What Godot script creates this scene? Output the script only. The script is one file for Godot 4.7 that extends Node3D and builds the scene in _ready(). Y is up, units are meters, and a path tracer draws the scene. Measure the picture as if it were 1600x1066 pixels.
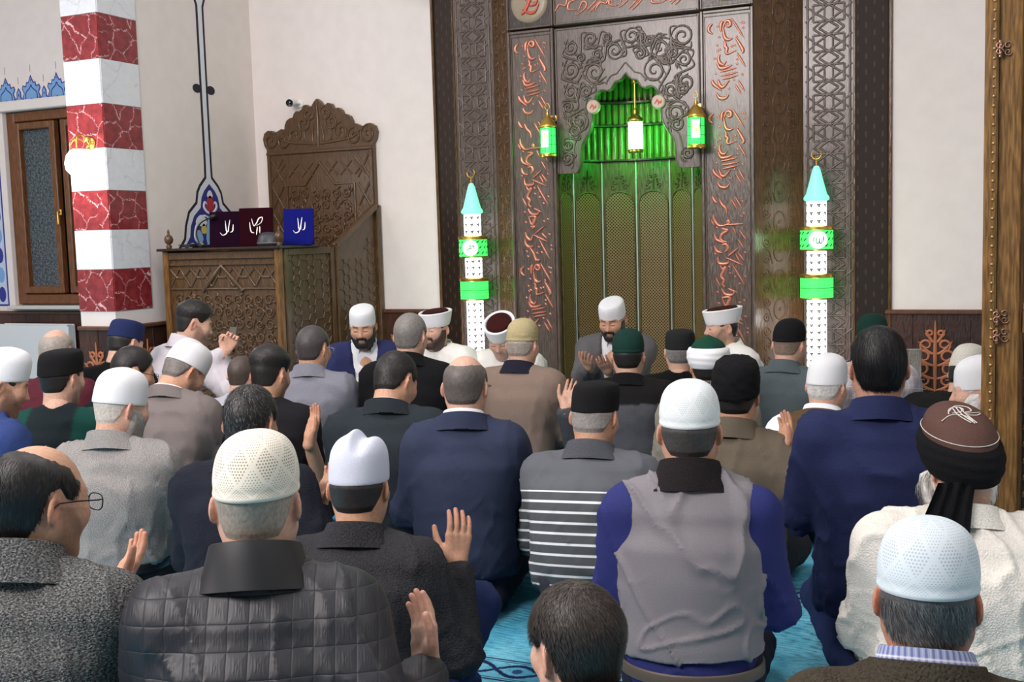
extends Node3D
# A mosque hall: men seated in rows on a teal carpet before a carved prayer niche.


func _ready() -> void:
	var cam := Camera3D.new()
	cam.name = "camera"
	add_child(cam)
	cam.position = Vector3(0, 1.4, 0)
	cam.basis = Basis.from_euler(Vector3(deg_to_rad(-5.46), deg_to_rad(24.1), deg_to_rad(-1.65)))
	cam.fov = 34.15
	cam.current = true
	var e := Environment.new()
	e.background_mode = Environment.BG_COLOR
	e.background_color = Color(0.02, 0.025, 0.035)
	e.tonemap_mode = Environment.TONE_MAPPER_LINEAR
	e.tonemap_exposure = 1.33
	e.sdfgi_enabled = true
	e.ssao_enabled = true
	e.ssil_enabled = true
	var w := WorldEnvironment.new()
	w.name = "environment"
	w.environment = e
	add_child(w)
	hall_materials()
	ceiling_lamp("wide tilted lamp panel hanging behind the prayer rows", -3.7, 4.0, 0.6, 3.6, 1.6, 1.05, 27.0)
	ceiling_lamp("lamp panel hanging above the middle prayer rows", -2.6, 5.2, -4.2, 2.4, 1.2, 0.0, 5.0)
	ceiling_lamp("lamp panel hanging above the carved gate", 1.6, 5.2, -2.4, 1.2, 2.0, 0.0, 3.0)
	ceiling_lamp("lamp panel hanging before the window bay", -7.6, 5.2, -3.0, 1.4, 2.0, 0.0, 5.0)
	hall()
	mihrab()
	pulpit()
	carved_gate()
	tower(-4.05, "glowing minaret lamp between the pulpit wall and the niche", 0)
	tower(-1.27, "glowing minaret lamp by the dark beaded edge of the niche", 1)
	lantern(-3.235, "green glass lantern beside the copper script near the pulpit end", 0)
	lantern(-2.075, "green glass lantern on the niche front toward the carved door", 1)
	hanging_lantern()
	pulpit_things()
	book_stand()
	people()




# ------------------------------------------------------------------ mesh tools
class MB:
	var v := PackedVector3Array()
	var n := PackedVector3Array()
	var uv := PackedVector2Array()
	var c := PackedColorArray()
	var ix := PackedInt32Array()
	var col := Color.WHITE

	func add(p: Vector3, nn: Vector3, u := Vector2.ZERO) -> int:
		v.append(p)
		n.append(nn)
		uv.append(u)
		c.append(col)
		return v.size() - 1

	func tri(a: Vector3, b: Vector3, d: Vector3) -> void:
		var nn := (d - a).cross(b - a).normalized()
		var i := add(a, nn)
		add(b, nn)
		add(d, nn)
		ix.append_array([i, i + 1, i + 2])

	func quad(a: Vector3, b: Vector3, d: Vector3, e: Vector3, u0 := Vector2.ZERO, u1 := Vector2.ONE) -> void:
		var nn := (d - a).cross(b - a).normalized()
		if nn == Vector3.ZERO:
			nn = (e - a).cross(d - a).normalized()
		var i := add(a, nn, u0)
		add(b, nn, Vector2(u1.x, u0.y))
		add(d, nn, u1)
		add(e, nn, Vector2(u0.x, u1.y))
		ix.append_array([i, i + 1, i + 2, i, i + 2, i + 3])

	func box(o: Vector3, s: Vector3, b := Basis.IDENTITY) -> void:
		bev(o, s, 0.0, b)

	# a box with chamfered edges
	func bev(o: Vector3, s: Vector3, r: float, b := Basis.IDENTITY) -> void:
		var h := s * 0.5
		for ax in 3:
			for sg in [-1.0, 1.0]:
				var u := (ax + 1) % 3
				var w := (ax + 2) % 3
				var p := []
				for k in [[-1, -1], [1, -1], [1, 1], [-1, 1]]:
					var q := Vector3.ZERO
					q[ax] = sg * h[ax]
					q[u] = k[0] * (h[u] - r)
					q[w] = k[1] * (h[w] - r)
					p.append(o + b * q)
				if sg > 0:
					quad(p[3], p[2], p[1], p[0])
				else:
					quad(p[0], p[1], p[2], p[3])
		if r <= 0.0:
			return
		for ax in 3:
			var u := (ax + 1) % 3
			var w := (ax + 2) % 3
			for k in [[-1, -1], [1, -1], [1, 1], [-1, 1]]:
				var p := []
				for e in [[-1, 0], [1, 0], [1, 1], [-1, 1]]:
					var q := Vector3.ZERO
					q[ax] = e[0] * (h[ax] - r)
					q[u] = k[0] * (h[u] - (0.0 if e[1] == 0 else r))
					q[w] = k[1] * (h[w] - (r if e[1] == 0 else 0.0))
					p.append(o + b * q)
				if k[0] * k[1] > 0:
					quad(p[0], p[1], p[2], p[3])
				else:
					quad(p[3], p[2], p[1], p[0])

	# nu x nv grid of points made by f(i, j) -> Vector3, smooth
	func grid(nu: int, nv: int, f: Callable, us := 1.0, vs := 1.0) -> void:
		var b := v.size()
		for j in nv:
			for i in nu:
				add(f.call(i, j), Vector3.ZERO, Vector2(us * i / maxf(nu - 1, 1), vs * j / maxf(nv - 1, 1)))
		for j in nv - 1:
			for i in nu - 1:
				var a := b + j * nu + i
				face(a, a + 1, a + nu + 1)
				face(a, a + nu + 1, a + nu)
		for k in range(b, v.size()):
			n[k] = n[k].normalized() if n[k].length() > 1e-9 else Vector3.UP
		# close seams of closed rings
		for j in nv:
			var a := b + j * nu
			var z := a + nu - 1
			if nu > 2 and v[a].distance_to(v[z]) < 1e-6:
				var m := (n[a] + n[z]).normalized()
				n[a] = m
				n[z] = m

	func face(a: int, b: int, d: int) -> void:
		var nn := (v[d] - v[a]).cross(v[b] - v[a])
		n[a] += nn
		n[b] += nn
		n[d] += nn
		ix.append_array([a, b, d])

	# lathe about xf's y axis; profile of (radius, height)
	func lathe(prof: Array, seg: int, xf := Transform3D.IDENTITY, rz := 1.0) -> void:
		var f := func(i: int, j: int) -> Vector3:
			var a := TAU * (i % seg) / seg
			return xf * Vector3(prof[j].x * cos(a), prof[j].y, prof[j].x * sin(a) * rz)
		grid(seg + 1, prof.size(), f)

	# hard-edged lathe: every profile segment has its own normals
	func turned(prof: Array, seg: int, xf := Transform3D.IDENTITY) -> void:
		for j in prof.size() - 1:
			lathe([prof[j], prof[j + 1]], seg, xf)

	func tube(path: PackedVector3Array, ra: Variant, sides := 8, caps := true) -> void:
		var m := path.size()
		var t0 := (path[1] - path[0]).normalized()
		var up := Vector3.UP if absf(t0.y) < 0.9 else Vector3.RIGHT
		var x := up.cross(t0).normalized()
		var b := v.size()
		for j in m:
			var t := (path[mini(j + 1, m - 1)] - path[maxi(j - 1, 0)]).normalized()
			x = (x - t * x.dot(t)).normalized()
			var y := t.cross(x)
			var r: float = ra if ra is float else ra[mini(j, ra.size() - 1)]
			for i in sides:
				var a := TAU * i / sides
				var d := x * cos(a) + y * sin(a)
				add(path[j] + d * r, d, Vector2(float(i) / sides, float(j) / m))
		for j in m - 1:
			for i in sides:
				var a := b + j * sides + i
				var a2 := b + j * sides + (i + 1) % sides
				ix.append_array([a, a + sides, a2, a2, a + sides, a2 + sides])
		if caps:
			for e in [0, m - 1]:
				var k := add(path[e], (path[0] - path[1]).normalized() if e == 0 else (path[m - 1] - path[m - 2]).normalized())
				for i in sides:
					ix.append_array([k, b + e * sides + i, b + e * sides + (i + 1) % sides])

	# raised stroke lying on a surface with normal nm: half-round section
	func stroke(path: PackedVector3Array, w: Variant, hgt: float, nm: Vector3, taper := true) -> void:
		var m := path.size()
		var b := v.size()
		for j in m:
			var t := (path[mini(j + 1, m - 1)] - path[maxi(j - 1, 0)]).normalized()
			var s := nm.cross(t).normalized()
			var f := float(j) / (m - 1)
			var ww: float = w if w is float else w[mini(j, w.size() - 1)]
			if taper:
				ww *= 0.25 + 0.75 * sin(PI * clampf(f * 0.9 + 0.08, 0.0, 1.0))
			for i in 5:
				var a := PI * i / 4.0
				var d: Vector3 = s * cos(a) * ww + nm * sin(a) * hgt * (0.6 + 0.4 * ww / (w if w is float else w[0]))
				add(path[j] + d, (s * cos(a) / maxf(ww, 0.0005) + nm * sin(a) / hgt).normalized())
		for j in m - 1:
			for i in 4:
				var a := b + j * 5 + i
				ix.append_array([a, a + 5, a + 1, a + 1, a + 5, a + 6])

	# flat polygon with thickness: outline in x,y turned by xf, depth along -z of xf
	func slab(poly: PackedVector2Array, depth: float, xf := Transform3D.IDENTITY, bevel := 0.0) -> void:
		var t := Geometry2D.triangulate_polygon(poly)
		var front := poly
		if bevel > 0.0:
			var o := Geometry2D.offset_polygon(poly, -bevel)
			if o.size() == 1 and o[0].size() > 2:
				front = o[0]
		var tf := Geometry2D.triangulate_polygon(front)
		var nz := xf.basis.z.normalized()
		for k in range(0, tf.size(), 3):
			var q := []
			for e in 3:
				var p: Vector2 = front[tf[k + e]]
				q.append(add(xf * Vector3(p.x, p.y, 0), nz, p))
			wound(q, nz)
		for k in range(0, t.size(), 3):
			var q := []
			for e in 3:
				var p: Vector2 = poly[t[k + e]]
				q.append(add(xf * Vector3(p.x, p.y, -depth), -nz, p))
			wound(q, -nz)
		if bevel > 0.0 and front != poly:
			# bevel ring: nearest points of the inner outline
			for k in poly.size():
				var a := poly[k]
				var b2 := poly[(k + 1) % poly.size()]
				var ia := near_pt(front, a)
				var ib := near_pt(front, b2)
				quad(xf * Vector3(a.x, a.y, -bevel), xf * Vector3(b2.x, b2.y, -bevel), xf * Vector3(ib.x, ib.y, 0), xf * Vector3(ia.x, ia.y, 0))
		var cw := Geometry2D.is_polygon_clockwise(poly) != (xf.basis.determinant() < 0.0)
		for k in poly.size():
			var a := poly[k]
			var b2 := poly[(k + 1) % poly.size()]
			if not cw:
				quad(xf * Vector3(a.x, a.y, -bevel), xf * Vector3(b2.x, b2.y, -bevel), xf * Vector3(b2.x, b2.y, -depth), xf * Vector3(a.x, a.y, -depth))
			else:
				quad(xf * Vector3(a.x, a.y, -depth), xf * Vector3(b2.x, b2.y, -depth), xf * Vector3(b2.x, b2.y, -bevel), xf * Vector3(a.x, a.y, -bevel))

	func wound(q: Array, nn: Vector3) -> void:
		var f := (v[q[2]] - v[q[0]]).cross(v[q[1]] - v[q[0]]).dot(nn) >= 0.0
		ix.append_array(q if f else [q[0], q[2], q[1]])

	func near_pt(ps: PackedVector2Array, a: Vector2) -> Vector2:
		var best := ps[0]
		for p in ps:
			if p.distance_squared_to(a) < best.distance_squared_to(a):
				best = p
		return best

	func mesh(m: Material) -> ArrayMesh:
		var am := ArrayMesh.new()
		if v.size() == 0 or ix.size() == 0:
			return am
		var ar := []
		ar.resize(Mesh.ARRAY_MAX)
		ar[Mesh.ARRAY_VERTEX] = v
		ar[Mesh.ARRAY_NORMAL] = n
		ar[Mesh.ARRAY_TEX_UV] = uv
		ar[Mesh.ARRAY_COLOR] = c
		ar[Mesh.ARRAY_INDEX] = ix
		am.add_surface_from_arrays(Mesh.PRIMITIVE_TRIANGLES, ar)
		am.surface_set_material(0, m)
		return am

	func take(o: MB, xf: Transform3D) -> void:
		var b := v.size()
		var nb := xf.basis.inverse().transposed()
		for k in o.v.size():
			v.append(xf * o.v[k])
			n.append((nb * o.n[k]).normalized())
		uv.append_array(o.uv)
		c.append_array(o.c)
		if xf.basis.determinant() < 0.0:
			for k in range(0, o.ix.size(), 3):
				ix.append_array([b + o.ix[k], b + o.ix[k + 2], b + o.ix[k + 1]])
		else:
			for k in o.ix:
				ix.append(b + k)


func put(called: String, b: MB, m: Material, parent: Node = self) -> MeshInstance3D:
	var o := MeshInstance3D.new()
	o.name = called
	o.mesh = b.mesh(m)
	parent.add_child(o, true)
	return o


func tag(o: Node, label: String, category: String, group := "", kind := "") -> Node:
	o.set_meta("label", label)
	if category:
		o.set_meta("category", category)
	if group:
		o.set_meta("group", group)
	if kind:
		o.set_meta("kind", kind)
	return o


func thing(called: String, label: String, category: String, at := Vector3.ZERO, turn := 0.0, group := "") -> Node3D:
	var o := Node3D.new()
	o.name = called
	add_child(o, true)
	o.position = at
	o.rotation.y = turn
	tag(o, label, category, group)
	return o


func struct(o: Node, label := "") -> Node:
	o.set_meta("kind", "structure")
	if label:
		o.set_meta("label", label)
	return o


# smooth curve through points
func spline(pts: Array, per := 6) -> PackedVector3Array:
	var o := PackedVector3Array()
	var m := pts.size()
	for i in m - 1:
		var a: Vector3 = pts[maxi(i - 1, 0)]
		var b: Vector3 = pts[i]
		var c: Vector3 = pts[i + 1]
		var d: Vector3 = pts[mini(i + 2, m - 1)]
		for k in per:
			o.append(b.cubic_interpolate(c, a, d, float(k) / per))
	o.append(pts[m - 1])
	return o


# ------------------------------------------------------------------ materials
var mats := {}
var tex := {}


func sc(r: float, g: float, b: float) -> Color:
	return Color(r / 255.0, g / 255.0, b / 255.0)


func noise_tex(called: String, freq: float, normal := false, octaves := 3, bump := 4.0, lo := 0.75, size := 256) -> Texture2D:
	if tex.has(called):
		return tex[called]
	var f := FastNoiseLite.new()
	f.seed = called.length() * 7 + int(freq * 1000.0)
	f.noise_type = FastNoiseLite.TYPE_SIMPLEX
	f.frequency = freq
	f.fractal_octaves = octaves
	var t := NoiseTexture2D.new()
	t.width = size
	t.height = size
	t.seamless = true
	t.noise = f
	if normal:
		t.as_normal_map = true
		t.bump_strength = bump
	else:
		var g := Gradient.new()
		g.set_color(0, Color(lo, lo, lo))
		g.set_color(1, Color.WHITE)
		t.color_ramp = g
	tex[called] = t
	return t


func mat(called: String, c: Color, rough := 0.8, metal := 0.0) -> StandardMaterial3D:
	if mats.has(called):
		return mats[called]
	var m := StandardMaterial3D.new()
	m.resource_name = called
	m.albedo_color = c
	m.roughness = rough
	m.metallic = metal
	m.vertex_color_use_as_albedo = true
	mats[called] = m
	return m


# cloth: weave relief, slight colour grain
func cloth(called: String, c: Color, rough := 0.9, weave := 90.0, grain := 0.8, strength := 0.35) -> StandardMaterial3D:
	if mats.has(called):
		return mats[called]
	var m := mat(called, c, rough)
	m.uv1_triplanar = true
	m.uv1_scale = Vector3.ONE * weave / 16.0
	m.normal_enabled = true
	m.normal_texture = noise_tex("weave_n", 0.12, true, 2, 6.0)
	m.normal_scale = strength
	m.albedo_texture = noise_tex("weave_c_%d" % int(grain * 100), 0.09, false, 3, 0.0, grain)
	m.metallic_specular = 0.3
	return m


func wood(called: String, c: Color, rough := 0.35, scale := 1.2) -> StandardMaterial3D:
	if mats.has(called):
		return mats[called]
	var m := mat(called, c, rough)
	m.uv1_triplanar = true
	m.uv1_scale = Vector3(scale * 6.0, scale * 0.5, scale * 6.0)
	m.albedo_texture = noise_tex("grain_c", 0.02, false, 5, 0.0, 0.55, 512)
	m.normal_enabled = true
	m.normal_texture = noise_tex("grain_n", 0.05, true, 3, 3.0)
	m.normal_scale = 0.25
	return m


func glow(called: String, c: Color, energy: float, base := Color(0.8, 0.8, 0.8)) -> StandardMaterial3D:
	if mats.has(called):
		return mats[called]
	var m := mat(called, base, 0.4)
	m.emission_enabled = true
	m.emission = c
	m.emission_energy_multiplier = energy
	return m


# ------------------------------------------------------------------ surface nets
const EDGE := [[0, 1], [2, 3], [4, 5], [6, 7], [0, 2], [1, 3], [4, 6], [5, 7], [0, 4], [1, 5], [2, 6], [3, 7]]


func nets(f: Callable, lo: Vector3, hi: Vector3, h: float) -> MB:
	var nx := int(ceil((hi.x - lo.x) / h / 8.0)) * 8
	var ny := int(ceil((hi.y - lo.y) / h / 8.0)) * 8
	var nz := int(ceil((hi.z - lo.z) / h / 8.0)) * 8
	var sx := nx + 1
	var sxy := sx * (ny + 1)
	var val := PackedFloat32Array()
	val.resize(sxy * (nz + 1))
	val.fill(1e9)
	var vid := PackedInt32Array()
	vid.resize(val.size())
	vid.fill(-1)
	var out := MB.new()
	var cells := PackedInt32Array()
	var off := [0, 1, sx, sx + 1, sxy, sxy + 1, sxy + sx, sxy + sx + 1]
	var cor := [Vector3(0, 0, 0), Vector3(1, 0, 0), Vector3(0, 1, 0), Vector3(1, 1, 0), Vector3(0, 0, 1), Vector3(1, 0, 1), Vector3(0, 1, 1), Vector3(1, 1, 1)]
	var keep8 := 8.0 * h * 0.87 * 1.3
	var keep4 := 4.0 * h * 0.87 * 1.3
	var keep2 := 2.0 * h * 0.87 * 1.3
	for bz in range(0, nz, 8):
		for by in range(0, ny, 8):
			for bx in range(0, nx, 8):
				var d8: float = f.call(lo + Vector3(bx + 4, by + 4, bz + 4) * h)
				if absf(d8) > keep8:
					continue
				for q in 8:
					var ox := bx + (q & 1) * 4
					var oy := by + ((q >> 1) & 1) * 4
					var oz := bz + (q >> 2) * 4
					var d4: float = f.call(lo + Vector3(ox + 2, oy + 2, oz + 2) * h)
					if absf(d4) > keep4:
						continue
					for r in 8:
						var tx := ox + (r & 1) * 2
						var ty := oy + ((r >> 1) & 1) * 2
						var tz := oz + (r >> 2) * 2
						var mid := (tz + 1) * sxy + (ty + 1) * sx + tx + 1
						if val[mid] > 1e8:
							val[mid] = f.call(lo + Vector3(tx + 1, ty + 1, tz + 1) * h)
						if absf(val[mid]) > keep2:
							continue
						for z in range(tz, tz + 3):
							for y in range(ty, ty + 3):
								var row := z * sxy + y * sx
								for x in range(tx, tx + 3):
									if val[row + x] > 1e8:
										val[row + x] = f.call(lo + Vector3(x, y, z) * h)
						for z in range(tz, tz + 2):
							for y in range(ty, ty + 2):
								for x in range(tx, tx + 2):
									var b := z * sxy + y * sx + x
									var v0 := val[b] < 0.0
									var same := true
									for k in range(1, 8):
										if (val[b + off[k]] < 0.0) != v0:
											same = false
											break
									if same:
										continue
									var p := Vector3.ZERO
									var cnt := 0
									for e in EDGE:
										var a0: float = val[b + off[e[0]]]
										var a1: float = val[b + off[e[1]]]
										if (a0 < 0.0) != (a1 < 0.0):
											var c0: Vector3 = cor[e[0]]
											var c1: Vector3 = cor[e[1]]
											p += c0 + (c1 - c0) * (a0 / (a0 - a1))
											cnt += 1
									vid[b] = out.add(lo + (Vector3(x, y, z) + p / cnt) * h, Vector3.ZERO)
									cells.append(b)
	for b in cells:
		var s0 := val[b] < 0.0
		for ax in 3:
			var step: int = [1, sx, sxy][ax]
			var u: int = [sx, sxy, 1][ax]
			var w: int = [sxy, 1, sx][ax]
			var v1 := val[b + step]
			if v1 > 1e8 or (v1 < 0.0) == s0 or b - u - w < 0:
				continue
			var a := vid[b]
			var c := vid[b - u]
			var d := vid[b - u - w]
			var e := vid[b - w]
			if a < 0 or c < 0 or d < 0 or e < 0:
				continue
			if s0:
				out.ix.append_array([a, d, c, a, e, d])
			else:
				out.ix.append_array([a, c, d, a, d, e])
	renormal(out)
	return out


func renormal(m: MB) -> void:
	m.n.fill(Vector3.ZERO)
	for k in range(0, m.ix.size(), 3):
		var a := m.ix[k]
		var b := m.ix[k + 1]
		var d := m.ix[k + 2]
		var nn := (m.v[d] - m.v[a]).cross(m.v[b] - m.v[a])
		m.n[a] += nn
		m.n[b] += nn
		m.n[d] += nn
	for k in m.n.size():
		m.n[k] = m.n[k].normalized() if m.n[k].length() > 1e-12 else Vector3.UP


static func smin(a: float, b: float, k: float) -> float:
	var h := maxf(k - absf(a - b), 0.0) / k
	return minf(a, b) - h * h * k * 0.25


# a body field: torso of elliptic sections along a bent spine, and tapered capsules
class Field:
	var torso := true
	var P := Vector3.ZERO
	var A := Vector3.UP
	var L := 0.5
	var R := Vector3.RIGHT
	var F := Vector3.FORWARD
	var bulge := 0.03
	var rx := PackedFloat32Array()
	var rz := PackedFloat32Array()
	var tlo := -0.1
	var grow := 0.0
	var ca := PackedVector3Array()
	var cd := PackedVector3Array()
	var cr := PackedFloat32Array()
	var ce := PackedFloat32Array()
	var ci := PackedFloat32Array()
	var ck := PackedFloat32Array()
	var sa := PackedVector3Array()
	var sd := PackedVector3Array()
	var sr := PackedFloat32Array()
	var cut := 0
	var cutw := 0.05

	func cap(a: Vector3, b: Vector3, r0: float, r1: float, k := 0.04) -> void:
		ca.append(a)
		cd.append(b - a)
		ci.append(1.0 / maxf((b - a).length_squared(), 1e-9))
		cr.append(r0 + grow)
		ce.append(r1 - r0)
		ck.append(k)

	func hole(a: Vector3, b: Vector3, r: float) -> void:
		sa.append(a)
		sd.append(b - a)
		sr.append(r)

	func d(p: Vector3) -> float:
		var q := p - P
		var o := 1e3
		var lx := 0.0
		var lz := 0.0
		var t := q.dot(A) / L
		if torso:
			var tc := clampf(t, tlo, 1.03)
			var w := q - A * (tc * L) + F * (bulge * 4.0 * tc * (1.0 - tc))
			var s := clampf(tc, 0.0, 0.9999) * 6.0
			var i := int(s)
			var fr := s - i
			fr = fr * fr * (3.0 - 2.0 * fr)
			var ax := rx[i] + (rx[i + 1] - rx[i]) * fr + grow
			var az := rz[i] + (rz[i + 1] - rz[i]) * fr + grow
			lx = w.dot(R)
			lz = w.dot(F)
			o = (sqrt(lx * lx / (ax * ax) + lz * lz / (az * az)) - 1.0) * minf(ax, az)
			var ex := (t - tc) * L
			if ex != 0.0:
				o = sqrt(maxf(o, 0.0) ** 2 + ex * ex) if o > 0.0 else absf(ex)
		for k in ca.size():
			var g := p - ca[k]
			var h := clampf(g.dot(cd[k]) * ci[k], 0.0, 1.0)
			var dd := (g - cd[k] * h).length() - cr[k] - ce[k] * h
			var kk := ck[k]
			var hh := maxf(kk - absf(o - dd), 0.0) / kk
			o = minf(o, dd) - hh * hh * kk * 0.25
		for k in sa.size():
			var g := p - sa[k]
			var h := clampf(g.dot(sd[k]) / sd[k].length_squared(), 0.0, 1.0)
			o = maxf(o, sr[k] - (g - sd[k] * h).length())
		if cut == 1:      # open front of a jacket
			var wv := lerpf(cutw, 0.085, clampf((t - 0.3) / 0.7, 0.0, 1.0))
			o = maxf(o, -maxf(absf(lx) - wv, -lz))
		return o


# ------------------------------------------------------------------ the hall
const WALL := -8.6      # plane of the wall with the prayer niche
const SIDE := -6.4      # plane of the short side wall
const MX := -2.645      # middle of the niche


func hall_materials() -> void:
	var w := mat("wall_plaster", sc(236, 226, 221), 0.85)
	w.uv1_triplanar = true
	w.uv1_world_triplanar = true
	w.uv1_scale = Vector3.ONE * 0.7
	w.albedo_texture = noise_tex("plaster_c", 0.012, false, 4, 0.0, 0.975, 512)
	wood("walnut", sc(104, 72, 46), 0.32)
	wood("walnut_dark", sc(62, 44, 34), 0.3)
	wood("mihrab_wood", sc(114, 94, 82), 0.38)
	wood("mihrab_brown", sc(118, 84, 52), 0.24)
	mats["mihrab_wood"].clearcoat_enabled = true
	mats["mihrab_wood"].clearcoat = 0.5
	mats["mihrab_wood"].clearcoat_roughness = 0.2
	wood("plank_a", sc(84, 52, 42), 0.4)
	wood("plank_b", sc(72, 44, 37), 0.4)
	wood("plank_c", sc(94, 60, 46), 0.4)
	wood("rail_wood", sc(128, 86, 66), 0.35)
	mat("copper", sc(208, 134, 112), 0.32, 0.5)
	mat("copper_dull", sc(176, 108, 74), 0.5, 0.2)
	mat("brass", sc(214, 170, 82), 0.28, 0.9)
	mat("white_paint", sc(238, 238, 236), 0.4)


func carpet() -> StandardMaterial3D:
	var m := mat("teal_carpet", Color.WHITE, 1.0)
	var nn := FastNoiseLite.new()
	nn.seed = 8
	nn.frequency = 0.011
	nn.fractal_octaves = 4
	var rng := RandomNumberGenerator.new()
	rng.seed = 2
	# one tile is 4.2 m along the rows and 1.05 m across them
	m.albedo_texture = image_tex("carpet_rows", 1024, 256, func(x: int, y: int) -> Color:
		var a := TAU * x / 1024.0
		var b := TAU * y / 256.0
		var n := nn.get_noise_3d(163.0 * cos(a), 163.0 * sin(a), 41.0 * cos(b)) + 0.6 * nn.get_noise_3d(163.0 * cos(a) + 500.0, 41.0 * sin(b) * 1.5, 163.0 * sin(a))
		var c := sc(68, 144, 172).lerp(sc(116, 190, 212), clampf(0.5 + n * 1.1, 0.0, 1.0))
		c = c * (1.0 + rng.randf_range(-0.07, 0.07))
		var v := y / 256.0 * 1.05 - 0.525
		var u := fposmod(x / 1024.0 * 4.2, 0.3) / 0.3
		var navy := sc(30, 44, 82)
		if absf(v) < 0.088:
			if absf(absf(v) - 0.08) < 0.006 or absf(absf(v) - 0.066) < 0.003:
				return navy
			var w1 := 0.045 * sin(TAU * u)
			if absf(v - w1) < 0.010 or absf(v + w1) < 0.010:
				return navy
			var dx := minf(absf(u - 0.25), absf(u - 0.75)) * 0.3
			if Vector2(dx, v).length() < 0.018:
				return sc(46, 74, 116)
		return c)
	m.normal_enabled = true
	m.normal_texture = noise_tex("pile_n", 0.2, true, 2, 5.0)
	m.normal_scale = 0.4
	m.metallic_specular = 0.15
	return m


func hall() -> void:

	var plaster: Material = mats["wall_plaster"]
	var fl := MB.new()
	fl.box(Vector3(-3.5, -0.15, -2.6), Vector3(14.2, 0.29, 13.0))
	fl.quad(Vector3(-10.6, 0, -9.1), Vector3(3.6, 0, -9.1), Vector3(3.6, 0, 3.9), Vector3(-10.6, 0, 3.9), Vector2(-10.6 / 4.2, (-9.1 + 4.2) / 1.05 + 0.5), Vector2(3.6 / 4.2, (3.9 + 4.2) / 1.05 + 0.5))
	struct(put("floor", fl, carpet()), "teal carpet with navy scroll bands between the prayer rows")
	var b := MB.new()
	b.box(Vector3(-3.5, 5.9, -2.6), Vector3(14.2, 0.2, 13.0))
	struct(put("ceiling", b, mats["white_paint"]))
	b = MB.new()
	b.box(Vector3(-5.35, 2.9, -8.75), Vector3(2.2, 5.8, 0.3))
	b.box(Vector3(1.25, 2.9, -8.75), Vector3(4.6, 5.8, 0.3))
	b.box(Vector3(-2.65, 2.9, -9.05), Vector3(3.4, 5.8, 0.1))
	b.box(Vector3(-2.65, 4.8, -8.75), Vector3(3.4, 2.0, 0.3))
	struct(put("wall_front", b, plaster), "cream plaster wall around the prayer niche")
	b = MB.new()
	b.box(Vector3(SIDE - 0.18, 2.9, (-6.69 - 8.9) * 0.5), Vector3(0.36, 5.8, 8.9 - 6.69))
	struct(put("wall_side", b, mats["wall_plaster"]), "beige plaster side wall with a painted ornament")
	# bay with the window
	b = MB.new()
	b.box(Vector3(-9.9, 2.9, -8.4), Vector3(1.46, 5.8, 0.2))
	b.box(Vector3(-7.97, 0.41, -8.4), Vector3(2.4, 0.82, 0.2))
	b.box(Vector3(-7.97, 4.29, -8.4), Vector3(2.4, 3.02, 0.2))
	b.box(Vector3(-7.255, 1.8, -8.4), Vector3(0.97, 1.96, 0.2))
	struct(put("wall_bay", b, mats["wall_plaster"]), "plaster wall of the window bay")
	b = MB.new()
	b.box(Vector3(-10.6, 2.9, -2.6), Vector3(0.2, 5.8, 13.0))
	struct(put("wall_left", b, plaster))
	b = MB.new()
	b.box(Vector3(3.6, 2.9, -2.6), Vector3(0.2, 5.8, 13.0))
	struct(put("wall_right", b, plaster))
	b = MB.new()
	b.box(Vector3(-3.5, 2.9, 3.9), Vector3(14.2, 5.8, 0.2))
	struct(put("wall_back", b, plaster))
	window()
	wainscots()
	column()
	wall_ornament()
	frieze()
	radiator()


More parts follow.
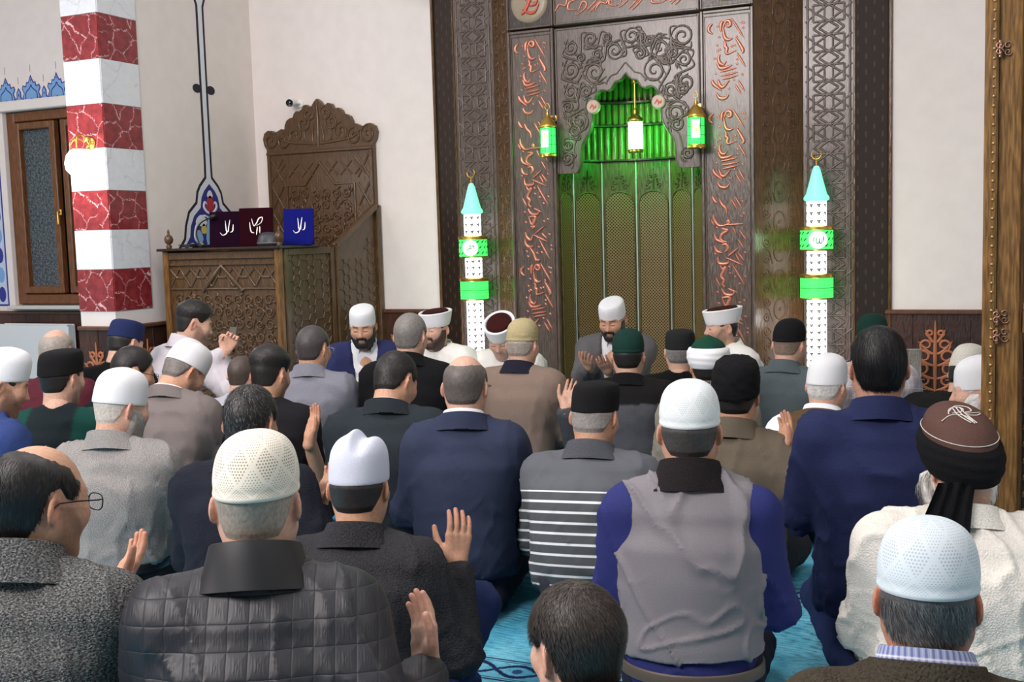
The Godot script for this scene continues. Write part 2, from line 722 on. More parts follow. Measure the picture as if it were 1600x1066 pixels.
func window() -> void:
	var t := Node3D.new()
	t.name = "window_1"
	add_child(t)
	t.position = Vector3(-8.46, 1.8, -8.33)
	struct(t, "brown wooden window with dark patterned glass")
	var m := wood("window_oak", sc(146, 90, 50), 0.35)
	var f := MB.new()
	f.bev(Vector3(-0.68, 0, 0), Vector3(0.1, 1.92, 0.1), 0.008)
	f.bev(Vector3(0.68, 0, 0), Vector3(0.1, 1.92, 0.1), 0.008)
	f.bev(Vector3(0, 0.91, 0), Vector3(1.26, 0.1, 0.1), 0.008)
	f.bev(Vector3(0, -0.91, 0), Vector3(1.26, 0.1, 0.1), 0.008)
	put("window_frame", f, m, t)
	var pane_m := mat("patterned_glass", sc(128, 140, 146), 0.22)
	pane_m.normal_enabled = true
	pane_m.uv1_triplanar = true
	pane_m.uv1_scale = Vector3.ONE * 2.0
	pane_m.normal_texture = noise_tex("drops_n", 0.09, true, 2, 9.0)
	pane_m.albedo_texture = noise_tex("drops_c", 0.05, false, 3, 0.0, 0.55)
	for s in [[-0.36, 0.54], [0.31, 0.64]]:
		var sash := MB.new()
		var cx: float = s[0]
		var w: float = s[1]
		sash.bev(Vector3(cx - w / 2 + 0.035, 0, 0.03), Vector3(0.07, 1.7, 0.07), 0.008)
		sash.bev(Vector3(cx + w / 2 - 0.035, 0, 0.03), Vector3(0.07, 1.7, 0.07), 0.008)
		sash.bev(Vector3(cx, 0.815, 0.03), Vector3(w - 0.14, 0.07, 0.07), 0.008)
		sash.bev(Vector3(cx, -0.815, 0.03), Vector3(w - 0.14, 0.07, 0.07), 0.008)
		var so := put("sash", sash, m, t)
		var p := MB.new()
		p.box(Vector3(cx, 0, 0.0), Vector3(w - 0.12, 1.6, 0.012))
		put("pane", p, pane_m, so)
	var h := MB.new()
	h.bev(Vector3(-0.06, -0.05, 0.075), Vector3(0.03, 0.06, 0.015), 0.004)
	h.tube(PackedVector3Array([Vector3(-0.06, -0.05, 0.08), Vector3(-0.06, -0.05, 0.11), Vector3(-0.06, -0.17, 0.11)]), 0.011, 8)
	put("handle", h, mats["brass"], t)
	var sl := MB.new()
	sl.bev(Vector3(0.0, -0.985, 0.08), Vector3(1.5, 0.035, 0.22), 0.006)
	put("window_sill", sl, mat("sill_marble", sc(206, 204, 198), 0.35), t)
	var arch := MB.new()
	arch.bev(Vector3(-0.77, 0, 0.07), Vector3(0.08, 2.0, 0.06), 0.006)
	arch.bev(Vector3(0.0, 1.01, 0.09), Vector3(1.7, 0.1, 0.1), 0.01)
	put("casing", arch, mats["wall_plaster"], t)


# wall boards with a cap rail; a, b end points on the floor, n the way the boards face
func boards(called: String, label: String, a: Vector3, e: Vector3, n: Vector3, seed_v: int) -> Node3D:
	var t := Node3D.new()
	t.name = called
	add_child(t, true)
	struct(t, label)
	var l := a.distance_to(e)
	var d := (e - a) / l
	var cnt := maxi(1, int(round(l / 0.2)))
	var w := l / cnt
	var bs := Basis(d, Vector3.UP, n)
	var rng := RandomNumberGenerator.new()
	rng.seed = seed_v
	for i in cnt:
		var b := MB.new()
		b.bev(a + d * (i + 0.5) * w + n * (0.008 + rng.randf() * 0.002) + Vector3.UP * 0.37, Vector3(w - 0.004, 0.74, 0.016), 0.003, bs)
		put("plank", b, mats[["plank_a", "plank_b", "plank_c"][rng.randi() % 3]], t)
	var r := MB.new()
	r.bev(a + d * l * 0.5 + n * 0.018 + Vector3.UP * 0.755, Vector3(l, 0.035, 0.036), 0.008, bs)
	put("cap_rail", r, mats["rail_wood"], t)
	return t


# palmette of copper scrolls on a panel
func palmette(parent: Node, o: Vector3, d: Vector3, n: Vector3, s: float, m: Material) -> void:
	var b := MB.new()
	var u := Vector3.UP
	for k in 5:
		for sg in [-1.0, 1.0]:
			var y: float = [0.05, 0.14, 0.24, 0.33, 0.42][k]
			var r: float = [0.11, 0.13, 0.11, 0.085, 0.05][k]
			var c: Vector3 = o + d * sg * r * 0.75 * s + u * y * s
			var path := PackedVector3Array()
			for i in 22:
				var f := i / 21.0
				var a := -PI * 0.6 + f * TAU * 1.25
				var rr := r * 0.62 * (1.0 - 0.75 * f) * s
				path.append(c + d * sg * cos(a) * rr + u * sin(a) * rr + n * 0.004)
			b.stroke(path, 0.011 * s, 0.007, n)
			var tail := spline([o + u * (y - 0.07) * s + n * 0.004, o + d * sg * r * 0.6 * s + u * (y - 0.05) * s + n * 0.004, o + d * sg * r * 1.45 * s + u * (y + 0.03) * s + n * 0.004], 6)
			b.stroke(tail, 0.013 * s, 0.007, n)
	b.stroke(spline([o + u * -0.05 * s + n * 0.005, o + u * 0.25 * s + n * 0.005, o + u * 0.52 * s + n * 0.005], 6), 0.016 * s, 0.009, n)
	put("copper_palmette", b, m, parent)


func wainscots() -> void:
	var t := boards("trim_1", "dark wood panelling beside the carved door wall", Vector3(-0.82, 0, WALL), Vector3(3.5, 0, WALL), Vector3.BACK, 3)
	palmette(t, Vector3(-0.47, 0.2, WALL + 0.018), Vector3.RIGHT, Vector3.BACK, 0.95, mats["copper_dull"])
	palmette(t, Vector3(0.6, 0.2, WALL + 0.018), Vector3.RIGHT, Vector3.BACK, 0.95, mats["copper_dull"])
	t = boards("trim_2", "dark wood panelling between pulpit and niche", Vector3(-5.1, 0, WALL), Vector3(-4.42, 0, WALL), Vector3.BACK, 5)
	palmette(t, Vector3(-4.95, 0.12, WALL + 0.018), Vector3.RIGHT, Vector3.BACK, 0.95, mats["copper_dull"])
	t = boards("trim_3", "dark wood panelling on the side wall", Vector3(SIDE, 0, -6.69), Vector3(SIDE, 0, -8.6), Vector3.RIGHT, 9)
	palmette(t, Vector3(SIDE + 0.018, 0.1, -7.0), Vector3.FORWARD, Vector3.RIGHT, 1.05, mats["copper_dull"])
	t = boards("trim_4", "dark wood panelling on the end of the side wall", Vector3(-6.78, 0, -6.69), Vector3(SIDE + 0.018, 0, -6.69), Vector3.BACK, 12)
	palmette(t, Vector3(-6.6, 0.1, -6.672), Vector3.RIGHT, Vector3.BACK, 1.05, mats["copper_dull"])
	boards("trim_5", "dark wood panelling of the window bay", Vector3(-10.5, 0, -8.3), Vector3(-6.76, 0, -8.3), Vector3.BACK, 15)


func marble(called: String, base: Color, vein: Color, width: float, freq: float, sd: int, cloudy: float) -> StandardMaterial3D:
	var m := mat(called, Color.WHITE, 0.22)
	var f := FastNoiseLite.new()
	f.seed = sd
	f.noise_type = FastNoiseLite.TYPE_CELLULAR
	f.cellular_return_type = FastNoiseLite.RETURN_DISTANCE2_SUB
	f.cellular_jitter = 1.0
	f.frequency = freq
	f.fractal_type = FastNoiseLite.FRACTAL_NONE
	f.domain_warp_enabled = true
	f.domain_warp_amplitude = 34.0
	f.domain_warp_frequency = 0.018
	var cloud := FastNoiseLite.new()
	cloud.seed = sd + 1
	cloud.frequency = 0.03
	cloud.fractal_octaves = 4
	m.albedo_texture = image_tex(called + "_veins", 256, 256, func(x: int, y: int) -> Color:
		var e := f.get_noise_2d(x, y) + 1.0
		var g := 1.0 + cloudy * cloud.get_noise_2d(x, y)
		return vein.lerp(Color(base.r * g, base.g * g, base.b * g), smoothstep(width * 0.35, width, e)))
	return m


func column() -> void:
	var t := Node3D.new()
	t.name = "column"
	add_child(t)
	struct(t, "column clad in red and white marble tiles")
	var red := marble("red_marble", sc(136, 46, 50), sc(222, 186, 186), 0.042, 0.016, 4, 0.22)
	var white := marble("white_marble", sc(226, 227, 232), sc(206, 206, 212), 0.03, 0.008, 9, 0.03)
	var ys := [0.89, 1.22, 1.53, 1.837, 2.166, 2.505, 2.845, 3.19, 3.52, 3.85, 4.18]
	for i in ys.size() - 1:
		var y0: float = ys[i]
		var y1: float = ys[i + 1]
		var h := y1 - y0 - 0.002
		var m := red if i % 2 == 0 else white
		for sdx in 2:
			var b := MB.new()
			var o := Vector2(fposmod(i * 0.37 + sdx * 0.21, 1.0), fposmod(i * 0.53 + sdx * 0.33, 1.0))
			if sdx == 0:
				b.bev(Vector3(SIDE - 0.18, (y0 + y1) / 2, -6.69), Vector3(0.366, h, 0.016), 0.002)
			else:
				b.bev(Vector3(SIDE, (y0 + y1) / 2, -6.897), Vector3(0.016, h, 0.414), 0.002)
			for k in b.v.size():
				b.uv[k] = o + Vector2(b.v[k].x - b.v[k].z, -b.v[k].y) * 1.45
			put("marble_tile", b, m, t)
	# wall lamp on the column
	var l := thing("wall_lamp", "brass wall lamp with a brightly glowing glass globe on the marble column", "wall lamp", Vector3(-6.53, 2.04, -6.66))
	var a := MB.new()
	a.lathe([Vector2(0, 0), Vector2(0.05, 0.0), Vector2(0.045, 0.012), Vector2(0.0, 0.02)], 20, Transform3D(Basis(Vector3.RIGHT, PI / 2), Vector3(0, 0.16, -0.02)))
	put("wall_plate", a, mats["brass"], l)
	var arm := MB.new()
	arm.tube(spline([Vector3(0, 0.16, 0), Vector3(0.0, 0.22, 0.06), Vector3(0, 0.2, 0.12), Vector3(0, 0.12, 0.13)], 6), 0.008, 8)
	for sg in [-1.0, 1.0]:
		arm.tube(spline([Vector3(0, 0.17, 0.05), Vector3(sg * 0.06, 0.2, 0.07), Vector3(sg * 0.1, 0.15, 0.09), Vector3(sg * 0.07, 0.12, 0.1)], 5), 0.005, 6)
		arm.lathe([Vector2(0, -0.02), Vector2(0.012, 0), Vector2(0.018, 0.02), Vector2(0, 0.03)], 8, Transform3D(Basis(Vector3.FORWARD, sg * 0.9), Vector3(sg * 0.05, 0.18, 0.08)))
	put("arm", arm, mats["brass"], l)
	var g := MB.new()
	g.lathe([Vector2(0.0, -0.1), Vector2(0.05, -0.09), Vector2(0.085, -0.05), Vector2(0.095, 0.0), Vector2(0.08, 0.06), Vector2(0.05, 0.1), Vector2(0.03, 0.11)], 24, Transform3D(Basis.IDENTITY, Vector3(0, 0.0, 0.13)))
	put("glass_globe", g, glow("lamp_globe_light", sc(255, 252, 250), 6.0), l)
	var o := OmniLight3D.new()
	o.name = "globe_light"
	o.light_energy = 0.55
	o.light_size = 0.09
	o.omni_range = 20.0
	o.omni_attenuation = 2.0
	o.shadow_enabled = true
	o.light_color = sc(255, 250, 246)
	l.add_child(o)
	o.position = Vector3(0, 0.0, 0.26)


# flat painted shapes on a wall: polygons in a (along, up) frame
func paint(parent: Node, called: String, pts: Array, m: Material, o: Vector3, d: Vector3, n: Vector3, lift: float) -> void:
	var b := MB.new()
	var poly := PackedVector2Array()
	for p in pts:
		poly.append(Vector2(p[0], p[1]) if p is Array else p)
	b.slab(poly, lift, Transform3D(Basis(d, Vector3.UP, n), o + n * lift))
	put(called, b, m, parent)


func mirror_poly(side: Array) -> Array:
	var o := []
	for p in side:
		o.append(Vector2(p[0], p[1]))
	for k in range(side.size() - 1, -1, -1):
		if absf(side[k][0]) > 1e-4:
			o.append(Vector2(-side[k][0], side[k][1]))
	return o


func smooth_poly(pts: Array, per := 4) -> Array:
	var v := []
	for p in pts:
		v.append(Vector3(p.x, p.y, 0))
	v.append(v[0])
	var s := spline(v, per)
	var o := []
	for k in s.size() - 1:
		o.append(Vector2(s[k].x, s[k].y))
	return o


func wall_ornament() -> void:
	var t := thing("wall_painting", "tall blue and white floral medallion painted on the beige side wall", "wall painting", Vector3(SIDE, 0, -7.9))
	var ink := mat("paint_black", sc(34, 32, 44), 0.8)
	var white := mat("paint_white", sc(222, 224, 232), 0.8)
	var blue := mat("paint_blue", sc(48, 50, 130), 0.8)
	var sky := mat("paint_sky", sc(140, 182, 220), 0.8)
	var red := mat("paint_red", sc(170, 50, 58), 0.8)
	var yel := mat("paint_yellow", sc(206, 190, 92), 0.8)
	var d := Vector3.FORWARD
	var n := Vector3.RIGHT
	var o := Vector3.ZERO
	var side := [[0.0, 1.12], [0.3, 1.2], [0.44, 1.36], [0.36, 1.45], [0.34, 1.56], [0.29, 1.68], [0.19, 1.76], [0.17, 1.85], [0.13, 1.91], [0.055, 1.98], [0.052, 2.1], [0.052, 3.44], [0.1, 3.56], [0.16, 3.7], [0.12, 3.9], [0.0, 4.05]]
	var add := func(grow: float, m: Material, lift: float, called: String) -> void:
		var poly := PackedVector2Array(mirror_poly(side))
		if grow != 0.0:
			poly = Geometry2D.offset_polygon(poly, -grow)[0]
		paint(t, called, Array(poly), m, o, d, n, lift)
	add.call(0.0, ink, 0.002, "outline")
	add.call(0.026, white, 0.003, "white_band")
	var inner := [[0.0, 1.16], [0.26, 1.24], [0.36, 1.37], [0.285, 1.46], [0.27, 1.55], [0.22, 1.64], [0.13, 1.71], [0.11, 1.8], [0.07, 1.86], [0.0, 1.92]]
	paint(t, "blue_field", mirror_poly(inner), blue, o, d, n, 0.004)
	for k in [[0.0, 1.75, 0.05, 0.07, red], [0.0, 1.5, 0.07, 0.16, sky], [0.0, 1.46, 0.035, 0.08, red], [0.13, 1.6, 0.07, 0.05, white], [-0.13, 1.6, 0.07, 0.05, white], [0.17, 1.46, 0.05, 0.06, sky], [-0.17, 1.46, 0.05, 0.06, sky], [0.1, 1.53, 0.035, 0.045, yel], [-0.1, 1.53, 0.035, 0.045, yel], [0.14, 1.35, 0.06, 0.05, yel], [-0.14, 1.35, 0.06, 0.05, yel], [0.0, 1.33, 0.06, 0.06, white], [0.26, 1.38, 0.05, 0.03, white], [-0.26, 1.38, 0.05, 0.03, white], [0.0, 1.83, 0.035, 0.035, white]]:
		var pet := []
		for i in 16:
			var a := TAU * i / 16.0
			pet.append([k[0] + k[2] * cos(a) * (1.0 - 0.35 * sin(a)), k[1] + k[3] * sin(a)])
		paint(t, "petal", pet, k[4], o, d, n, 0.006)
	for sg in [-1.0, 1.0]:
		var sw := MB.new()
		var path := []
		for q in [[0.0, 1.66], [0.05, 1.68], [0.085, 1.72], [0.07, 1.76], [0.04, 1.74]]:
			path.append(Vector3(0, q[1], 0) + d * q[0] * sg + n * 0.004)
		sw.stroke(spline(path, 5), 0.014, 0.003, n)
		path = []
		for q in [[0.02, 1.62], [0.1, 1.64], [0.2, 1.55], [0.22, 1.44], [0.12, 1.4]]:
			path.append(Vector3(0, q[1], 0) + d * q[0] * sg + n * 0.004)
		sw.stroke(spline(path, 5), 0.012, 0.003, n)
		put("scroll", sw, white, t)
		var kn := []
		for i in 20:
			var a := TAU * i / 20.0
			kn.append([sg * 0.09 + 0.055 * cos(a), 2.735 + 0.038 * sin(a)])
		paint(t, "knob", kn, ink, o, d, n, 0.0045)


func frieze() -> void:
	var t := thing("tulip_frieze", "light blue tulip frieze painted above the window", "wall painting", Vector3(-8.84, 2.85, -8.298))
	var fill := mat("paint_light_blue", sc(122, 168, 216), 0.8)
	var edge := mat("paint_indigo", sc(52, 54, 140), 0.8)
	var n := Vector3.BACK
	var d := Vector3.RIGHT
	var big := [[0.0, 0.26], [0.035, 0.19], [0.06, 0.195], [0.07, 0.155], [0.11, 0.165], [0.125, 0.13], [0.1, 0.085], [0.12, 0.05], [0.1, 0.0], [0.0, 0.0]]
	var small := [[0.0, 0.145], [0.03, 0.1], [0.03, 0.05], [0.06, 0.03], [0.05, 0.0], [0.0, 0.0]]
	for i in range(-3, 5):
		for kind in 2:
			var pts := mirror_poly(big if kind == 0 else small)
			var o := Vector3(i * 0.34 + kind * 0.17, 0, 0)
			paint(t, "tulip_edge", pts, edge, o, d, n, 0.002)
			var inn := Geometry2D.offset_polygon(PackedVector2Array(pts), -0.011)
			if inn.size():
				paint(t, "tulip", Array(inn[0]), fill, o, d, n, 0.003)
			var s := MB.new()
			if kind == 0:
				for sg in [-1.0, 1.0]:
					s.stroke(spline([o + Vector3(sg * 0.08, 0.015, 0.003), o + Vector3(sg * 0.07, 0.09, 0.003), o + Vector3(sg * 0.02, 0.13, 0.003), o + Vector3(0, 0.165, 0.003)], 4), 0.006, 0.002, n, false)
				s.stroke(spline([o + Vector3(-0.03, 0.0, 0.003), o + Vector3(0, 0.03, 0.003), o + Vector3(0.03, 0.0, 0.003)], 4), 0.006, 0.002, n, false)
			s.stroke(PackedVector3Array([o + Vector3(0, (0.2 if kind == 0 else 0.06), 0.003), o + Vector3(0, (0.215 if kind == 0 else 0.085), 0.003)]), 0.006, 0.002, n, false)
			s.stroke(PackedVector3Array([o + Vector3(0, (0.29 if kind == 0 else 0.18), 0.001), o + Vector3(0, (0.36 if kind == 0 else 0.25), 0.001)]), 0.002, 0.001, n, false)
			put("tulip_lines", s, edge, t)
	# border strip beside the window
	var b := thing("painted_border", "blue and white painted border strip beside the window", "wall painting", Vector3(-9.42, 1.5, -8.3))
	paint(b, "ground", [[-0.09, -0.68], [0.09, -0.68], [0.09, 0.75], [-0.09, 0.75]], edge, Vector3.ZERO, d, n, 0.002)
	paint(b, "field", [[-0.075, -0.66], [0.06, -0.66], [0.06, 0.73], [-0.075, 0.73]], mat("paint_pale", sc(196, 206, 226), 0.8), Vector3.ZERO, d, n, 0.003)
	for i in 7:
		var pet := []
		for k in 14:
			var a := TAU * k / 14.0
			pet.append([-0.01 + 0.05 * cos(a), -0.56 + i * 0.2 + 0.08 * sin(a)])
		paint(b, "medallion", pet, edge if i % 2 == 0 else fill, Vector3.ZERO, d, n, 0.004)


func radiator() -> void:
	var t := thing("radiator", "white panel radiator under the window", "radiator", Vector3(-8.86, 0, -8.16))
	var m := mat("radiator_enamel", sc(226, 228, 230), 0.4)
	var b := MB.new()
	b.bev(Vector3(0, 0.37, 0.03), Vector3(0.94, 0.54, 0.02), 0.006)
	b.bev(Vector3(0, 0.37, -0.05), Vector3(0.94, 0.54, 0.015), 0.004)
	put("front_panel", b, m, t)
	b = MB.new()
	for i in 30:
		b.box(Vector3(-0.45 + i * 0.031, 0.642, -0.01), Vector3(0.012, 0.006, 0.07))
	b.bev(Vector3(0, 0.645, 0.032), Vector3(0.94, 0.012, 0.016), 0.003)
	b.bev(Vector3(0, 0.645, -0.05), Vector3(0.94, 0.012, 0.016), 0.003)
	put("top_grille", b, m, t)
	for sg in [-1.0, 1.0]:
		b = MB.new()
		b.bev(Vector3(sg * 0.47, 0.37, -0.01), Vector3(0.008, 0.53, 0.09), 0.002)
		put("side_panel", b, m, t)
	b = MB.new()
	b.tube(PackedVector3Array([Vector3(-0.47, 0.6, -0.01), Vector3(-0.52, 0.6, -0.01)]), 0.012, 8)
	b.lathe([Vector2(0.012, 0), Vector2(0.024, 0.005), Vector2(0.024, 0.05), Vector2(0.015, 0.06), Vector2(0, 0.06)], 14, Transform3D(Basis(Vector3.FORWARD, -PI / 2) , Vector3(-0.51, 0.6, -0.01)))
	b.tube(PackedVector3Array([Vector3(-0.52, 0.6, -0.01), Vector3(-0.52, 0.0, -0.01)]), 0.009, 8)
	put("valve", b, m, t)


# ------------------------------------------------------------------ prayer niche
func spiral(b: MB, c: Vector3, r: float, dir: float, d: Vector3, u: Vector3, n: Vector3, w: float, h: float, start := 0.0, turns := 1.6) -> void:
	var path := PackedVector3Array()
	var m := 26
	for i in m:
		var f := float(i) / (m - 1)
		var a := start + dir * f * TAU * turns
		var rr := r * pow(1.0 - f, 0.8) + r * 0.08
		path.append(c + (d * cos(a) + u * sin(a)) * rr)
	b.stroke(path, w, h, n)


# a field of scrolls filling a rectangle (w x h around o)
func scrolls(b: MB, o: Vector3, d: Vector3, u: Vector3, n: Vector3, w: float, h: float, cell: float, sd: int, sw := 0.008, sh := 0.006) -> void:
	var rng := RandomNumberGenerator.new()
	rng.seed = sd
	var nx := maxi(1, int(round(w / cell)))
	var ny := maxi(1, int(round(h / cell)))
	for j in ny:
		for i in nx:
			var s := 1.0 if (i + j) % 2 == 0 else -1.0
			# mirrored left and right
			if i >= nx / 2.0:
				s = -s
			var c := o + d * ((i + 0.5) / nx - 0.5) * w + u * ((j + 0.5) / ny - 0.5) * h
			var r := cell * 0.42 * rng.randf_range(0.85, 1.1)
			spiral(b, c, r, s, d, u, n, sw, sh, rng.randf() * TAU)
			for k in 2:
				var a := rng.randf() * TAU
				var e := d * cos(a) + u * sin(a)
				var f := d * cos(a + 0.9 * s) + u * sin(a + 0.9 * s)
				b.stroke(spline([c + e * r * 0.8, c + e * r * 1.15 + f * r * 0.25, c + e * r * 1.1 + f * r * 0.8], 4), sw * 1.4, sh, n)


func ring_frame(b: MB, o: Vector3, d: Vector3, u: Vector3, n: Vector3, w: float, h: float, t: float, hgt: float) -> void:
	var bs := Basis(d, u, n)
	for s in [-1.0, 1.0]:
		b.bev(o + d * s * (w * 0.5 - t * 0.5) + n * hgt * 0.5, Vector3(t, h, hgt), minf(t, hgt) * 0.3, bs)
		b.bev(o + u * s * (h * 0.5 - t * 0.5) + n * hgt * 0.5, Vector3(w - t * 2.0, t, hgt), minf(t, hgt) * 0.3, bs)


const TXT_A := [[[250,220],[205,260],[200,310],[250,350]], [[400,200],[370,240],[365,330]], [[400,285],[440,212],[490,215],[500,262],[465,275],[430,240]], [[400,290],[420,400],[470,440],[530,425]], [[520,180],[690,440]], [[410,450],[432,490],[425,520],[450,545],[440,590],[465,612],[580,580]], [[580,430],[670,580],[655,620]], [[350,610],[330,660],[350,720],[400,740],[440,700]], [[310,710],[350,780],[430,782],[520,755]], [[590,610],[710,795]], [[350,830],[580,795]], [[360,880],[600,850]], [[380,925],[600,890]], [[235,920],[262,980],[370,1060]], [[320,920],[350,1000],[400,1015],[480,940]], [[560,1000],[640,1120]], [[600,950],[690,1090]],
	[[300,1090],[340,1150],[420,1160],[470,1120]]]
const DOT_A := [[320,260],[350,550],[320,565],[275,655],[520,525],[560,515],[590,415],[660,240],[680,310],[590,690],[590,745],[660,880],[545,940],[290,845],[345,395],[315,495],[475,1045],[690,250]]
const TXT_B := [[[225,0],[240,30],[262,50]], [[280,20],[300,60],[330,90],[340,130]], [[370,20],[425,105]], [[405,10],[460,95]], [[235,130],[240,170],[275,210],[330,210]], [[340,190],[352,178],[357,195],[335,205]], [[215,170],[240,210]], [[320,207],[465,203]], [[385,225],[410,270]], [[435,245],[490,315]], [[300,235],[345,245],[300,272],[290,310],[340,330]], [[240,270],[255,310],[320,335]], [[425,310],[470,375]], [[240,350],[255,390],[300,405]], [[300,350],[330,345],[345,375],[320,400]], [[345,430],[430,370]], [[405,415],[440,470]], [[425,405],[470,460]], [[265,430],[275,480],[340,480],[350,460]], [[330,440],[465,495]], [[380,490],[475,635]],
	[[280,490],[300,520],[325,510],[290,570],[310,600],[300,630],[320,650]], [[245,580],[280,640]], [[290,660],[320,700],[375,705],[400,670]], [[345,660],[415,690]], [[295,725],[355,725],[325,785],[295,725]], [[310,800],[342,800],[320,815]], [[345,855],[440,795]], [[330,860],[460,915]], [[410,850],[455,890]], [[260,835],[275,880],[310,900],[330,860]], [[255,890],[265,935],[300,955],[335,940]], [[385,895],[475,1045]], [[300,960],[330,1000],[350,1050],[380,1055],[345,1062]]]
const DOT_B := [[465,45],[475,130],[455,150],[260,225],[480,405],[245,410],[355,505],[360,550],[400,575],[480,575],[435,625],[260,685],[470,745],[435,760],[270,765],[480,860],[380,955],[405,995],[495,945],[495,975],[270,985],[280,1025],[365,1000]]


# one panel of raised copper script; x0..x1 across, top downwards
func script_panel(b: MB, x0: float, x1: float, top_y: float, bottom: float, z: float, order: Array, squeeze := 1.0) -> void:
	var w := x1 - x0
	var y := top_y
	for o in order:
		var a: bool = o == 0
		var sc8 := 8.0 if a else 4.444
		var lift := 0.0046
		var hgt := (140.0 if a else 238.0) * lift
		if y - hgt < bottom - 0.12:
			break
		for l in (TXT_A if a else TXT_B):
			var pts := []
			for q in l:
				var u: float = (q[0] / sc8 - (18.0 if a else 41.0)) / 76.0
				u = 0.5 + (u - 0.5) * squeeze
				pts.append(Vector3(x0 + u * w, y - (q[1] / sc8 - (18.0 if a else 0.0)) * lift, z))
			var straight: bool = l.size() == 2
			b.stroke(spline(pts, 3 if straight else 5), 0.0095 if straight else 0.0145, 0.013, Vector3.BACK, true)
		for q in (DOT_A if a else DOT_B):
			var u: float = (q[0] / sc8 - (18.0 if a else 41.0)) / 76.0
			u = 0.5 + (u - 0.5) * squeeze
			var c := Vector3(x0 + u * w, y - (q[1] / sc8 - (18.0 if a else 0.0)) * lift, z)
			b.stroke(PackedVector3Array([c + Vector3(-0.008, 0.006, 0), c + Vector3(0, 0, 0), c + Vector3(0.008, -0.006, 0)]), 0.009, 0.009, Vector3.BACK, true)
		y -= hgt


func lattice_mat() -> StandardMaterial3D:
	var m := mat("niche_lattice", Color.WHITE, 0.35)
	var hi := sc(150, 122, 78)
	var lo := sc(30, 22, 14)
	m.albedo_texture = image_tex("lattice_rows", 64, 64, func(x: int, y: int) -> Color:
		var a := absf(fposmod((x + y) / 64.0, 1.0) - 0.5) * 2.0
		var b := absf(fposmod((x - y) / 64.0, 1.0) - 0.5) * 2.0
		return lo.lerp(hi, smoothstep(0.55, 0.8, maxf(a, b))))
	m.uv1_scale = Vector3(38, 38, 1)
	return m


func honey_mat() -> StandardMaterial3D:
	var m := mat("beaded_dark_wood", Color.WHITE, 0.35)
	var lo := sc(44, 32, 26)
	var hi := sc(76, 60, 52)
	m.albedo_texture = image_tex("bead_rows", 64, 64, func(x: int, y: int) -> Color:
		var yy := y if x < 32 else (y + 32) % 64
		var q := Vector2((x % 32 - 16) / 4.0, (yy - 32) / 13.0).length()
		return hi if q < 1.0 else lo)
	m.uv1_scale = Vector3(9, 9, 1)
	return m


